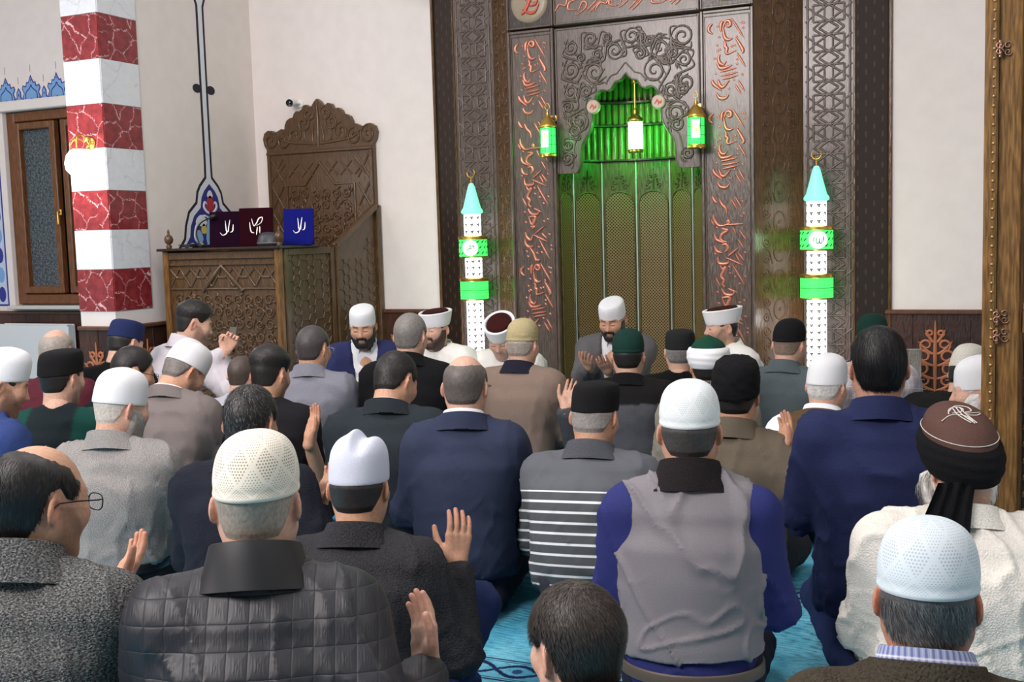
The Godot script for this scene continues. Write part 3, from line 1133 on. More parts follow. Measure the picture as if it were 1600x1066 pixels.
func mihrab() -> void:
	var t := thing("prayer_niche", "tall carved wooden prayer niche with copper calligraphy panels and scalloped arch", "prayer niche", Vector3(MX, 0, WALL))
	var wd: Material = mats["mihrab_wood"]
	var br: Material = mats["mihrab_brown"]
	var cu: Material = mats["copper"]
	var top := 3.6
	# flat fronts and slanted returns, each side
	for sg in [-1.0, 1.0]:
		var b := MB.new()
		# lettered panel
		b.bev(Vector3(sg * 0.77, 1.49, 0.4), Vector3(0.39, 2.98, 0.1), 0.004)
		var panel := put("lettered_panel", b, wd, t)
		b = MB.new()
		ring_frame(b, Vector3(sg * 0.77, 1.5, 0.45), Vector3.RIGHT, Vector3.UP, Vector3.BACK, 0.388, 2.96, 0.022, 0.016)
		ring_frame(b, Vector3(sg * 0.77, 1.5, 0.45), Vector3.RIGHT, Vector3.UP, Vector3.BACK, 0.33, 2.88, 0.006, 0.008)
		put("panel_moulding", b, wd, panel)
		b = MB.new()
		script_panel(b, sg * 0.77 - 0.165, sg * 0.77 + 0.165, 2.93, 0.1, 0.45, [0, 0, 1, 1, 0] if sg > 0 else [0, 1, 0, 1, 0], 0.96)
		put("copper_script", b, cu, panel)
		# slanted return between lettered panel and outer panel
		var a := Vector3(sg * 0.965, 0, 0.45)
		var c := Vector3(sg * 1.25, 0, 0.10)
		var d := (c - a).normalized()
		var n := Vector3.UP.cross(d).normalized()
		if n.x * sg < 0.0:
			n = -n
		var l := a.distance_to(c)
		b = MB.new()
		b.box((a + c) * 0.5 - n * 0.02 + Vector3.UP * top * 0.5, Vector3(l, top, 0.04), Basis(d, Vector3.UP, d.cross(Vector3.UP)))
		var ret := put("slanted_panel", b, br, t)
		b = MB.new()
		var mid := (a + c) * 0.5
		for i in 16:
			var y := 0.15 + i * 0.215
			var ov := PackedVector3Array()
			for k in 21:
				var an := TAU * k / 20.0
				ov.append(mid + d * 0.055 * cos(an) + Vector3.UP * (y + 0.075 * sin(an)))
			b.stroke(ov, 0.006, 0.006, n, false)
			b.stroke(PackedVector3Array([mid + d * -0.012 + Vector3.UP * (y - 0.01), mid + Vector3.UP * y, mid + d * 0.012 + Vector3.UP * (y + 0.01)]), 0.012, 0.007, n)
			for s2 in [-1.0, 1.0]:
				spiral(b, mid + d * s2 * 0.12 + Vector3.UP * (y + 0.06), 0.034, s2, d, Vector3.UP, n, 0.005, 0.006, 0.0)
				spiral(b, mid + d * s2 * 0.12 + Vector3.UP * (y - 0.06), 0.034, -s2, d, Vector3.UP, n, 0.005, 0.006, 0.0)
				b.stroke(spline([mid + d * s2 * 0.07 + Vector3.UP * (y - 0.09), mid + d * s2 * 0.1 + Vector3.UP * y, mid + d * s2 * 0.16 + Vector3.UP * (y + 0.02)], 4), 0.006, 0.005, n)
		put("scroll_carving", b, br, ret)
		# outer interlace panel
		b = MB.new()
		b.bev(Vector3(sg * 1.4375, top * 0.5, 0.05), Vector3(0.375, top, 0.1), 0.004)
		var il := put("interlace_panel", b, wd, t)
		b = MB.new()
		var o := Vector3(sg * 1.4375, 0, 0.1)
		var unit := 0.215
		var segs := [
			[[-0.15, 0.0], [-0.15, 0.27]], [[0.15, 0.0], [0.15, 0.27]],
			[[-0.11, 0.0], [-0.03, 0.08], [-0.03, 0.19], [-0.11, 0.27]], [[0.11, 0.0], [0.03, 0.08], [0.03, 0.19], [0.11, 0.27]],
			[[-0.165, 0.06], [-0.09, 0.135], [-0.165, 0.21]], [[0.165, 0.06], [0.09, 0.135], [0.165, 0.21]],
			[[-0.11, 0.06], [0.0, 0.06], [0.07, 0.0]], [[0.11, 0.21], [0.0, 0.21], [-0.07, 0.27]], [[0.11, 0.06], [0.0, 0.06], [-0.07, 0.0]], [[-0.11, 0.21], [0.0, 0.21], [0.07, 0.27]],
			[[-0.11, 0.06], [-0.11, 0.21]], [[0.11, 0.06], [0.11, 0.21]], [[-0.09, 0.135], [0.0, 0.06]], [[0.09, 0.135], [0.0, 0.21]], [[-0.09, 0.135], [0.0, 0.21]], [[0.09, 0.135], [0.0, 0.06]]]
		for j in 16:
			for s3 in segs:
				var pts := PackedVector3Array()
				for q in s3:
					pts.append(o + Vector3(q[0], 0.04 + j * unit + q[1] * unit / 0.27, 0))
				b.stroke(pts, 0.0085, 0.008, Vector3.BACK, false)
		put("interlace_straps", b, wd, il)
		# beaded dark return to the wall
		b = MB.new()
		var p0 := Vector3(sg * 1.625, 0, 0.1)
		var p1 := Vector3(sg * 1.87, 0, 0.0)
		if sg > 0:
			b.quad(p0, p0 + Vector3.UP * top, p1 + Vector3.UP * top, p1, Vector2(0, 0), Vector2(3.6, 0.26))
		else:
			b.quad(p1, p1 + Vector3.UP * top, p0 + Vector3.UP * top, p0, Vector2(0, 0), Vector2(3.6, 0.26))
		for k in b.v.size():
			b.uv[k] = Vector2(b.v[k].x, -b.v[k].y)
		b.quad(p1, p1 + Vector3.UP * top, p1 + Vector3(0, top, -0.1), p1 + Vector3(0, 0, -0.1))
		var hp := put("beaded_panel", b, honey_mat(), t)
		b = MB.new()
		b.bev(p1 + Vector3(-sg * 0.012, top * 0.5, 0.01), Vector3(0.024, top, 0.03), 0.005)
		b.bev(p0 + Vector3(-sg * 0.006, top * 0.5, 0.004), Vector3(0.014, top, 0.014), 0.004)
		put("edge_bead", b, br, hp)
		# corner block with a lettered medallion
		b = MB.new()
		b.bev(Vector3(sg * 0.77, 3.29, 0.4), Vector3(0.39, 0.6, 0.1), 0.004)
		var cb := put("corner_block", b, mats["walnut_dark"], t)
		b = MB.new()
		ring_frame(b, Vector3(sg * 0.77, 3.29, 0.45), Vector3.RIGHT, Vector3.UP, Vector3.BACK, 0.385, 0.59, 0.014, 0.012)
		put("block_moulding", b, wd, cb)
		b = MB.new()
		b.lathe([Vector2(0, 0.022), Vector2(0.12, 0.02), Vector2(0.15, 0.012), Vector2(0.155, 0.0)], 32, Transform3D(Basis(Vector3.RIGHT, PI / 2), Vector3(sg * 0.77, 3.19, 0.45)))
		put("medallion", b, mat("pale_wood", sc(150, 134, 112), 0.35), cb)
		b = MB.new()
		var q0 := Vector3(sg * 0.77, 3.17, 0.475)
		b.stroke(spline([q0 + Vector3(-0.06, -0.07, 0), q0 + Vector3(-0.02, -0.03, 0), q0 + Vector3(0.02, 0.06, 0), q0 + Vector3(0.0, 0.1, 0)], 5), 0.013, 0.01, Vector3.BACK)
		b.stroke(spline([q0 + Vector3(-0.05, -0.03, 0), q0 + Vector3(0.0, -0.06, 0), q0 + Vector3(0.05, -0.06, 0), q0 + Vector3(0.09, 0.0, 0)], 5), 0.012, 0.01, Vector3.BACK)
		b.stroke(spline([q0 + Vector3(0.01, -0.01, 0), q0 + Vector3(0.06, 0.0, 0), q0 + Vector3(0.08, 0.05, 0)], 5), 0.01, 0.01, Vector3.BACK)
		b.stroke(spline([q0 + Vector3(-0.08, 0.06, 0), q0 + Vector3(-0.03, 0.09, 0), q0 + Vector3(-0.02, 0.03, 0)], 5), 0.01, 0.01, Vector3.BACK)
		put("medallion_script", b, mat("red_copper", sc(206, 84, 66), 0.4, 0.3), cb)
	# header band
	var b := MB.new()
	b.bev(Vector3(0, 3.29, 0.4), Vector3(1.146, 0.6, 0.1), 0.004)
	var hd := put("header_panel", b, wd, t)
	b = MB.new()
	ring_frame(b, Vector3(0, 3.29, 0.45), Vector3.RIGHT, Vector3.UP, Vector3.BACK, 1.14, 0.59, 0.014, 0.012)
	put("header_moulding", b, wd, hd)
	b = MB.new()
	var rng := RandomNumberGenerator.new()
	rng.seed = 21
	for i in 13:
		var x := -0.5 + i * 0.083
		var y := 3.1 + rng.randf_range(-0.015, 0.02)
		var o := Vector3(x, y, 0.45)
		match i % 4:
			0:
				b.stroke(spline([o + Vector3(-0.06, -0.02, 0), o + Vector3(-0.02, 0.03, 0), o + Vector3(0.03, 0.02, 0), o + Vector3(0.05, 0.09, 0)], 5), 0.01, 0.011, Vector3.BACK)
			1:
				b.stroke(spline([o + Vector3(0.05, 0.07, 0), o + Vector3(-0.02, 0.05, 0), o + Vector3(-0.03, 0.0, 0), o + Vector3(0.04, -0.01, 0)], 5), 0.011, 0.011, Vector3.BACK)
			2:
				b.stroke(spline([o + Vector3(-0.03, 0.0, 0), o + Vector3(0.0, 0.06, 0), o + Vector3(0.035, 0.05, 0), o + Vector3(0.02, 0.01, 0), o + Vector3(-0.04, -0.03, 0)], 5), 0.01, 0.011, Vector3.BACK)
			3:
				b.stroke(spline([o + Vector3(-0.05, -0.04, 0), o + Vector3(0.05, 0.05, 0)], 4), 0.008, 0.011, Vector3.BACK)
				b.stroke(spline([o + Vector3(-0.02, -0.05, 0), o + Vector3(0.07, 0.03, 0)], 4), 0.008, 0.011, Vector3.BACK)
		b.stroke(spline([o + Vector3(-0.02, 0.1, 0), o + Vector3(0.03, 0.2, 0)], 3), 0.008, 0.011, Vector3.BACK)
		b.stroke(spline([o + Vector3(0.01, 0.14, 0), o + Vector3(-0.03, 0.22, 0), o + Vector3(0.02, 0.26, 0)], 4), 0.009, 0.011, Vector3.BACK)
		for k in 2:
			var c := o + Vector3(rng.randf_range(-0.04, 0.04), rng.randf_range(-0.05, 0.14), 0)
			b.stroke(PackedVector3Array([c + Vector3(-0.007, 0.004, 0), c, c + Vector3(0.007, -0.004, 0)]), 0.008, 0.008, Vector3.BACK)
	put("copper_script", b, cu, hd)
	b = MB.new()
	b.bev(Vector3(0, 3.62, 0.25), Vector3(3.6, 0.1, 0.55), 0.02)
	put("cornice", b, br, t)
	arch_front(t, wd, cu)
	niche_inside(t, br)


const SPIRALS := [[-0.433, 2.815, 0.044, 1], [-0.275, 2.863, 0.044, -1], [-0.223, 2.746, 0.033, 1], [-0.082, 2.764, 0.054, -1], [0.053, 2.857, 0.051, 1], [0.124, 2.837, 0.033, -1], [0.272, 2.75, 0.062, 1], [0.442, 2.819, 0.067, -1], [0.189, 2.807, 0.031, 1], [-0.438, 2.645, 0.054, 1], [-0.244, 2.613, 0.062, -1], [0.228, 2.588, 0.07, 1], [0.452, 2.648, 0.046, -1], [0.368, 2.71, 0.033, 1], [0.46, 2.483, 0.051, 1], [0.351, 2.437, 0.044, -1], [-0.442, 2.48, 0.046, 1], [-0.318, 2.476, 0.041, -1], [0.38, 2.266, 0.059, 1], [0.44, 2.436, 0.039, -1], [0.392, 2.182, 0.044, -1], [-0.376, 2.252, 0.064, 1], [-0.466, 2.366, 0.033, -1], [-0.415, 2.184, 0.039, -1], [-0.48, 1.975, 0.041, 1], [-0.473, 2.072, 0.028, -1], [0.472, 1.965, 0.039, -1], [0.116, 2.721, 0.033, -1], [-0.14, 2.863, 0.028, 1], [-0.353, 2.732, 0.028, -1], [0.309, 2.655, 0.028, -1]]


func arch_front(t: Node, wd: Material, cu: Material) -> void:
	var half := [[0.41, 1.862], [0.39, 1.885], [0.378, 1.93], [0.372, 2.03], [0.358, 2.08], [0.325, 2.13], [0.295, 2.18], [0.275, 2.24], [0.272, 2.3], [0.262, 2.38], [0.24, 2.44], [0.215, 2.468], [0.185, 2.476], [0.15, 2.466], [0.12, 2.476], [0.1, 2.505], [0.085, 2.528], [0.055, 2.535], [0.03, 2.55], [0.012, 2.57]]
	var poly := PackedVector2Array([Vector2(-0.568, 1.862), Vector2(-0.568, 2.968), Vector2(0.568, 2.968), Vector2(0.568, 1.862)])
	for q in half:
		poly.append(Vector2(q[0], q[1]))
	poly.append(Vector2(0, 2.585))
	for k in range(half.size() - 1, -1, -1):
		poly.append(Vector2(-half[k][0], half[k][1]))
	var b := MB.new()
	b.slab(poly, 0.06, Transform3D(Basis.IDENTITY, Vector3(0, 0, 0.45)), 0.0)
	var a := put("arch_panel", b, wd, t)
	b = MB.new()
	for sg in [-1.0, 1.0]:
		b.bev(Vector3(sg * 0.559, 2.415, 0.454), Vector3(0.012, 1.1, 0.008), 0.003)
	b.bev(Vector3(0, 2.959, 0.454), Vector3(1.106, 0.012, 0.008), 0.003)
	for sg in [-1.0, 1.0]:
		for g in [0.004, 0.058]:
			var pts := []
			for k in half.size():
				var q := Vector2(half[k][0], half[k][1])
				var q2 := Vector2(half[mini(k + 1, half.size() - 1)][0], half[mini(k + 1, half.size() - 1)][1])
				var q1 := Vector2(half[maxi(k - 1, 0)][0], half[maxi(k - 1, 0)][1])
				var nn := (q2 - q1).normalized()
				nn = Vector2(nn.y, -nn.x)
				if nn.x < 0.0 and k < 5:
					nn = -nn
				var e: Vector2 = q + nn * g
				pts.append(Vector3(sg * maxf(e.x, 0.0), e.y, 0.45))
			pts.append(Vector3(0, 2.588 + g * 1.4, 0.45))
			b.stroke(spline(pts, 3), 0.006, 0.007, Vector3.BACK, false)
	put("arch_moulding", b, wd, a)
	var sides := [MB.new(), MB.new()]
	for s in SPIRALS:
		b = sides[0 if s[0] < 0.0 else 1]
		var c := Vector3(s[0], s[1], 0.45)
		var d: float = s[3]
		spiral(b, c, s[2] * 1.2, d, Vector3.RIGHT, Vector3.UP, Vector3.BACK, 0.011, 0.013, 0.7 * s[0] * 10.0, 1.7)
		var st: float = 7.0 * s[0]
		var e := Vector3(cos(st), sin(st), 0)
		var f := Vector3(-sin(st), cos(st), 0) * -d
		for k in 3:
			var r: float = s[2] * (1.25 + 0.12 * k)
			var g := f.rotated(Vector3.BACK, -d * 0.5 * k)
			b.stroke(spline([c + e * r * 0.9, c + e * r * 1.05 + g * r * 0.5, c + e * r * 0.9 + g * r * (1.1 + 0.2 * k)], 5), 0.0095, 0.011, Vector3.BACK)
	# stems that tie neighbouring scrolls together
	for i in SPIRALS.size():
		var pi := Vector3(SPIRALS[i][0], SPIRALS[i][1], 0.45)
		var links := 0
		for j in range(i + 1, SPIRALS.size()):
			var pj := Vector3(SPIRALS[j][0], SPIRALS[j][1], 0.45)
			var gap := pi.distance_to(pj)
			if gap < 0.2 and gap > 0.08 and pi.x * pj.x > -0.01 and links < 2:
				links += 1
				var way := (pj - pi) / gap
				var sd := Vector3(-way.y, way.x, 0) * (1.0 if (i + j) % 2 == 0 else -1.0)
				var p0: Vector3 = pi + sd * SPIRALS[i][2] * 1.2
				var p3: Vector3 = pj - sd * SPIRALS[j][2] * 1.2
				b = sides[0 if pi.x < 0.0 else 1]
				b.stroke(spline([p0, p0 + way * gap * 0.35 + sd * 0.012, p3 - way * gap * 0.35 - sd * 0.012, p3], 5), 0.0095, 0.012, Vector3.BACK)
	for half_b in sides:
		put("scroll_carving", half_b, wd, a)
	for sg in [-1.0, 1.0]:
		b = MB.new()
		b.turned([Vector2(0, 0.03), Vector2(0.045, 0.03), Vector2(0.052, 0.024), Vector2(0.054, 0.0)], 28, Transform3D(Basis(Vector3.RIGHT, PI / 2), Vector3(sg * 0.257, 2.355, 0.45)))
		var md := put("roundel", b, mat("roundel_face", sc(186, 160, 146), 0.35), a)
		b = MB.new()
		var q := Vector3(sg * 0.257, 2.355, 0.48)
		b.stroke(spline([q + Vector3(-0.025, -0.015, 0), q + Vector3(-0.005, 0.01, 0), q + Vector3(0.02, -0.01, 0), q + Vector3(0.026, 0.015, 0)], 4), 0.006, 0.004, Vector3.BACK)
		b.stroke(spline([q + Vector3(-0.01, 0.022, 0), q + Vector3(0.005, -0.005, 0), q + Vector3(0.0, -0.026, 0)], 4), 0.005, 0.004, Vector3.BACK)
		put("roundel_script", b, mats["red_copper"], md)


func niche_pt(deg: float, grow := 0.0) -> Vector3:
	var a := deg_to_rad(deg)
	return Vector3(-(0.575 + grow) * cos(a), 0, 0.42 - (0.5 + grow) * sin(a))


func niche_inside(t: Node, br: Material) -> void:
	var lat := lattice_mat()
	var olive := wood("olive_wood", sc(112, 98, 62), 0.35)
	var strip_m := mat("bright_metal_strip", sc(214, 220, 216), 0.25, 0.6)
	var seams := [0.0, 23.2, 52.0, 80.4, 109.4, 135.0, 157.0, 180.0]
	for i in seams.size() - 1:
		var p := niche_pt(seams[i])
		var q := niche_pt(seams[i + 1])
		var d := (q - p).normalized()
		var n := d.cross(Vector3.UP).normalized()
		var l := p.distance_to(q)
		var mid := (p + q) * 0.5
		var b := MB.new()
		b.box(mid - n * 0.012 + Vector3.UP * 0.99, Vector3(l, 1.98, 0.02), Basis(d, Vector3.UP, n))
		var panel := put("niche_panel", b, olive, t)
		# lattice field with a round top
		var hw := l * 0.5 - 0.022
		var poly := PackedVector2Array([Vector2(-hw, 0.1), Vector2(hw, 0.1)])
		for k in 13:
			var a := PI * k / 12.0
			poly.append(Vector2(hw * cos(a), 1.72 - hw * 0.8 + hw * 0.8 * sin(a)))
		b = MB.new()
		var xf := Transform3D(Basis(d, Vector3.UP, n), mid + n * 0.002)
		b.slab(poly, 0.004, xf)
		put("lattice", b, lat, panel)
		b = MB.new()
		var rim := PackedVector3Array()
		for e in poly:
			rim.append(xf * Vector3(e.x, e.y, 0))
		rim.append(xf * Vector3(poly[0].x, poly[0].y, 0))
		b.stroke(rim, 0.006, 0.008, n, false)
		for sg in [-1.0, 1.0]:
			for k in 3:
				var y := 1.76 + k * 0.04
				spiral(b, xf * Vector3(sg * (0.05 - 0.014 * k) * minf(1.0, l / 0.25), y, 0), 0.022 - 0.004 * k, sg, d, Vector3.UP, n, 0.004, 0.006, 0.0, 1.2)
		b.stroke(PackedVector3Array([xf * Vector3(0, 1.73, 0), xf * Vector3(0, 1.8, 0), xf * Vector3(0, 1.9, 0)]), 0.009, 0.006, n)
		put("panel_carving", b, olive, panel)
		if i > 0:
			b = MB.new()
			b.bev(p + n * 0.004 + Vector3.UP * 0.98, Vector3(0.014, 1.96, 0.012), 0.003, Basis(d, Vector3.UP, n))
			put("metal_strip", b, strip_m, t)
	# fluted hood in three steps
	var tiers := [[1.965, 2.235, 0.0], [2.235, 2.41, -0.05], [2.41, 2.62, -0.1]]
	var fl_m := wood("flute_wood", sc(132, 112, 74), 0.22)
	for k in 3:
		var y0: float = tiers[k][0]
		var y1: float = tiers[k][1]
		var g: float = tiers[k][2]
		var ledge := MB.new()
		for i in 24:
			var p := niche_pt(i * 7.5, g + 0.012)
			var q := niche_pt((i + 1) * 7.5, g + 0.012)
			var p2 := niche_pt(i * 7.5, g - 0.04)
			var q2 := niche_pt((i + 1) * 7.5, g - 0.04)
			var yy := Vector3.UP * y0
			var y2 := Vector3.UP * (y0 + 0.014)
			ledge.quad(p + yy, q + yy, q2 + yy, p2 + yy)
			ledge.quad(p2 + yy, q2 + yy, q2 + y2, p2 + y2)
			ledge.quad(p2 + y2, q2 + y2, q + y2, p + y2)
			ledge.quad(p + y2, q + y2, q + Vector3.UP * y1, p + Vector3.UP * y1)
		var lo := put("hood_step", ledge, mats["walnut_dark"], t)
		for i in 30:
			var p := niche_pt(i * 6.0 + 3.0, g - 0.004)
			var b := MB.new()
			b.tube(PackedVector3Array([p + Vector3.UP * (y0 + 0.014), p + Vector3.UP * (y1 - 0.003)]), 0.0295 + g * 0.05, 10, false)
			put("flute", b, fl_m, lo)
	var cap := MB.new()
	for i in 24:
		var p := niche_pt(i * 7.5, 0.0) + Vector3.UP * 2.62
		var q := niche_pt((i + 1) * 7.5, 0.0) + Vector3.UP * 2.62
		cap.tri(p, q, Vector3(0, 2.75, 0.3))
	put("hood_vault", cap, mats["walnut_dark"], t)
	var back := MB.new()
	back.box(Vector3(0, 3.1, 0.36), Vector3(1.2, 1.0, 0.02))
	for sg in [-1.0, 1.0]:
		back.box(Vector3(sg * 0.582, 0.98, 0.4), Vector3(0.02, 1.96, 0.09))
	put("jamb", back, br, t)
	# green carpeted step inside
	var st := MB.new()
	st.bev(Vector3(0, 0.01, 0.25), Vector3(1.1, 0.02, 0.4), 0.004)
	put("niche_floor", st, mats["walnut_dark"], t)


# ------------------------------------------------------------------ lamps around the niche
func pierced_mat(called: String, on: Color, off: Color, energy: float) -> StandardMaterial3D:
	if mats.has(called):
		return mats[called]
	var m := mat(called, Color.WHITE, 0.4)
	var t := image_tex(called + "_piercing", 64, 64, func(x: int, y: int) -> Color:
		var q := Vector2(x - 32, y - 32)
		var lobe := 99.0
		for k in 3:
			var a := TAU * k / 3.0 + 0.4
			lobe = minf(lobe, (q - Vector2(cos(a), sin(a)) * 9.0).length())
		return off if lobe < 8.0 else on)
	m.albedo_texture = t
	m.emission_enabled = true
	m.emission = Color.WHITE
	m.emission_operator = BaseMaterial3D.EMISSION_OP_MULTIPLY
	m.emission_texture = t
	m.emission_energy_multiplier = energy
	m.uv1_scale = Vector3(8, 1, 1)
	return m


func crescent(b: MB, o: Vector3, r: float) -> void:
	var path := PackedVector3Array()
	var ra := []
	for i in 19:
		var f := i / 18.0
		var a := PI * 0.5 + 0.5 + f * (TAU - 1.0)
		path.append(o + Vector3(cos(a) * r, sin(a) * r, 0))
		ra.append(0.001 + 0.006 * sin(PI * f))
	b.tube(path, ra, 8)


func lamp(parent: Node, called: String, at: Vector3, c: Color, energy: float, size := 0.05) -> void:
	var o := OmniLight3D.new()
	o.name = called
	o.light_color = c
	o.light_energy = energy
	o.light_size = size
	o.omni_range = 20.0
	o.omni_attenuation = 2.0
	o.shadow_enabled = true
	parent.add_child(o, true)
	o.position = at


func tower(x: float, label: String, which: int) -> void:
	var t := thing("minaret_lamp", label, "floor lamp", Vector3(x, 0, -8.32), 0.0, "minaret lamps flanking the prayer niche")
	var white := pierced_mat("pierced_white_light", sc(255, 255, 255), sc(40, 40, 36), 1.8)
	var green := glow("green_band_light", sc(60, 235, 90), 1.25, sc(60, 190, 80))
	var gold: Material = mats["brass"]
	var b := MB.new()
	b.turned([Vector2(0, 0.06), Vector2(0.13, 0.06), Vector2(0.14, 0.05), Vector2(0.14, 0.0), Vector2(0, 0)], 32)
	b.turned([Vector2(0.1, 0.06), Vector2(0.09, 0.11), Vector2(0.075, 0.13)], 32)
	put("base", b, gold, t)
	for sgm in [[0.13, 0.862, 14.0], [1.06, 1.215, 3.0], [1.405, 1.578, 3.0]]:
		b = MB.new()
		b.lathe([Vector2(0.071, sgm[0]), Vector2(0.071, sgm[1])], 40)
		for k in b.uv.size():
			b.uv[k].y *= sgm[2]
		put("pierced_shaft", b, white, t)
	for k in 2:
		var y0: float = [0.862, 1.215][k]
		var y1: float = [1.06, 1.405][k]
		b = MB.new()
		b.turned([Vector2(0.072, y0), Vector2(0.11, y0 + 0.008), Vector2(0.117, y0 + 0.018)], 40)
		put("gold_ring", b, gold, t)
		b = MB.new()
		b.turned([Vector2(0.117, y1 - 0.035), Vector2(0.122, y1 - 0.03), Vector2(0.122, y1 - 0.012), Vector2(0.11, y1 - 0.006), Vector2(0.072, y1)], 40)
		put("gold_ring", b, gold, t)
		b = MB.new()
		b.turned([Vector2(0.117, y0 + 0.018), Vector2(0.117, y1 - 0.035)], 40)
		var gb := put("green_band", b, green, t)
		b = MB.new()
		if k == 0:
			var ring := PackedVector3Array()
			for i in 41:
				ring.append(Vector3(0.1175 * cos(TAU * i / 40.0), (y0 + y1) * 0.5 - 0.008, 0.1175 * sin(TAU * i / 40.0)))
			b.tube(ring, 0.0022, 5, false)
			for i in 20:
				for j in 4:
					var a := TAU * i / 20.0
					var e := Vector3(cos(a), 0, sin(a))
					b.box(e * 0.1175 + Vector3.UP * (y0 + 0.038 + j * 0.036), Vector3(0.004, 0.004, 0.004))
		else:
			for i in 16:
				for j in 3:
					var a := TAU * (i + 0.5 * (j % 2)) / 16.0
					var e := Vector3(cos(a), 0, sin(a))
					var s := Vector3.UP.cross(e)
					var c := e * 0.1172 + Vector3.UP * (y0 + 0.045 + j * 0.046)
					b.stroke(PackedVector3Array([c - s * 0.014 - Vector3.UP * 0.01, c, c + s * 0.014 + Vector3.UP * 0.012]), 0.006, 0.003, e)
		put("band_ornament", b, mat("dark_green_metal", sc(16, 60, 26), 0.4, 0.3), gb)
		if k == 1:
			# lettered roundel facing the hall
			b = MB.new()
			var face := Transform3D(Basis(Vector3.UP, 0.25) * Basis(Vector3.RIGHT, PI / 2), Basis(Vector3.UP, 0.25) * Vector3(0, (y0 + y1) * 0.5 - 0.008, 0.112))
			b.turned([Vector2(0.0, 0.012), Vector2(0.062, 0.012), Vector2(0.065, 0.0)], 24, face)
			var rd := put("roundel", b, glow("roundel_light", sc(255, 255, 255), 0.9), t)
			b = MB.new()
			var strokes := [[[-0.03, 0.03], [-0.032, -0.02]], [[-0.015, 0.025], [-0.012, -0.02], [0.0, -0.025], [0.006, 0.0]], [[0.006, 0.02], [0.01, -0.022], [0.022, -0.02], [0.026, 0.012]], [[0.036, 0.028], [0.036, -0.02]]] if which == 1 else [[[-0.03, 0.02], [-0.005, 0.025], [0.0, 0.0], [-0.03, -0.02], [0.01, -0.03]], [[0.005, 0.01], [0.03, 0.015], [0.035, -0.02]], [[-0.02, -0.005], [0.03, -0.008]]]
			for l in strokes:
				var pts := []
				for q in l:
					pts.append(face * Vector3(q[0], 0.0125, -q[1]))
				b.stroke(spline(pts, 4), 0.0045, 0.003, face.basis.y)
			put("roundel_script", b, mats["dark_green_metal"], rd)
	b = MB.new()
	b.lathe([Vector2(0.072, 1.58), Vector2(0.088, 1.588), Vector2(0.092, 1.6), Vector2(0.088, 1.612), Vector2(0.074, 1.63), Vector2(0.05, 1.72), Vector2(0.03, 1.8), Vector2(0.016, 1.832), Vector2(0, 1.836)], 32)
	put("cone_cap", b, glow("mint_cone_light", sc(120, 240, 190), 0.95, sc(120, 200, 170)), t)
	b = MB.new()
	b.turned([Vector2(0.006, 1.83), Vector2(0.006, 1.87), Vector2(0.012, 1.875), Vector2(0.006, 1.882)], 10)
	crescent(b, Vector3(0, 1.915, 0), 0.034)
	put("crescent_finial", b, gold, t)
	lamp(t, "shaft_light", Vector3(0, 0.7, 0.2), sc(255, 250, 246), 0.05, 0.07)
	lamp(t, "upper_light", Vector3(0, 1.3, 0.2), sc(200, 255, 210), 0.04, 0.07)


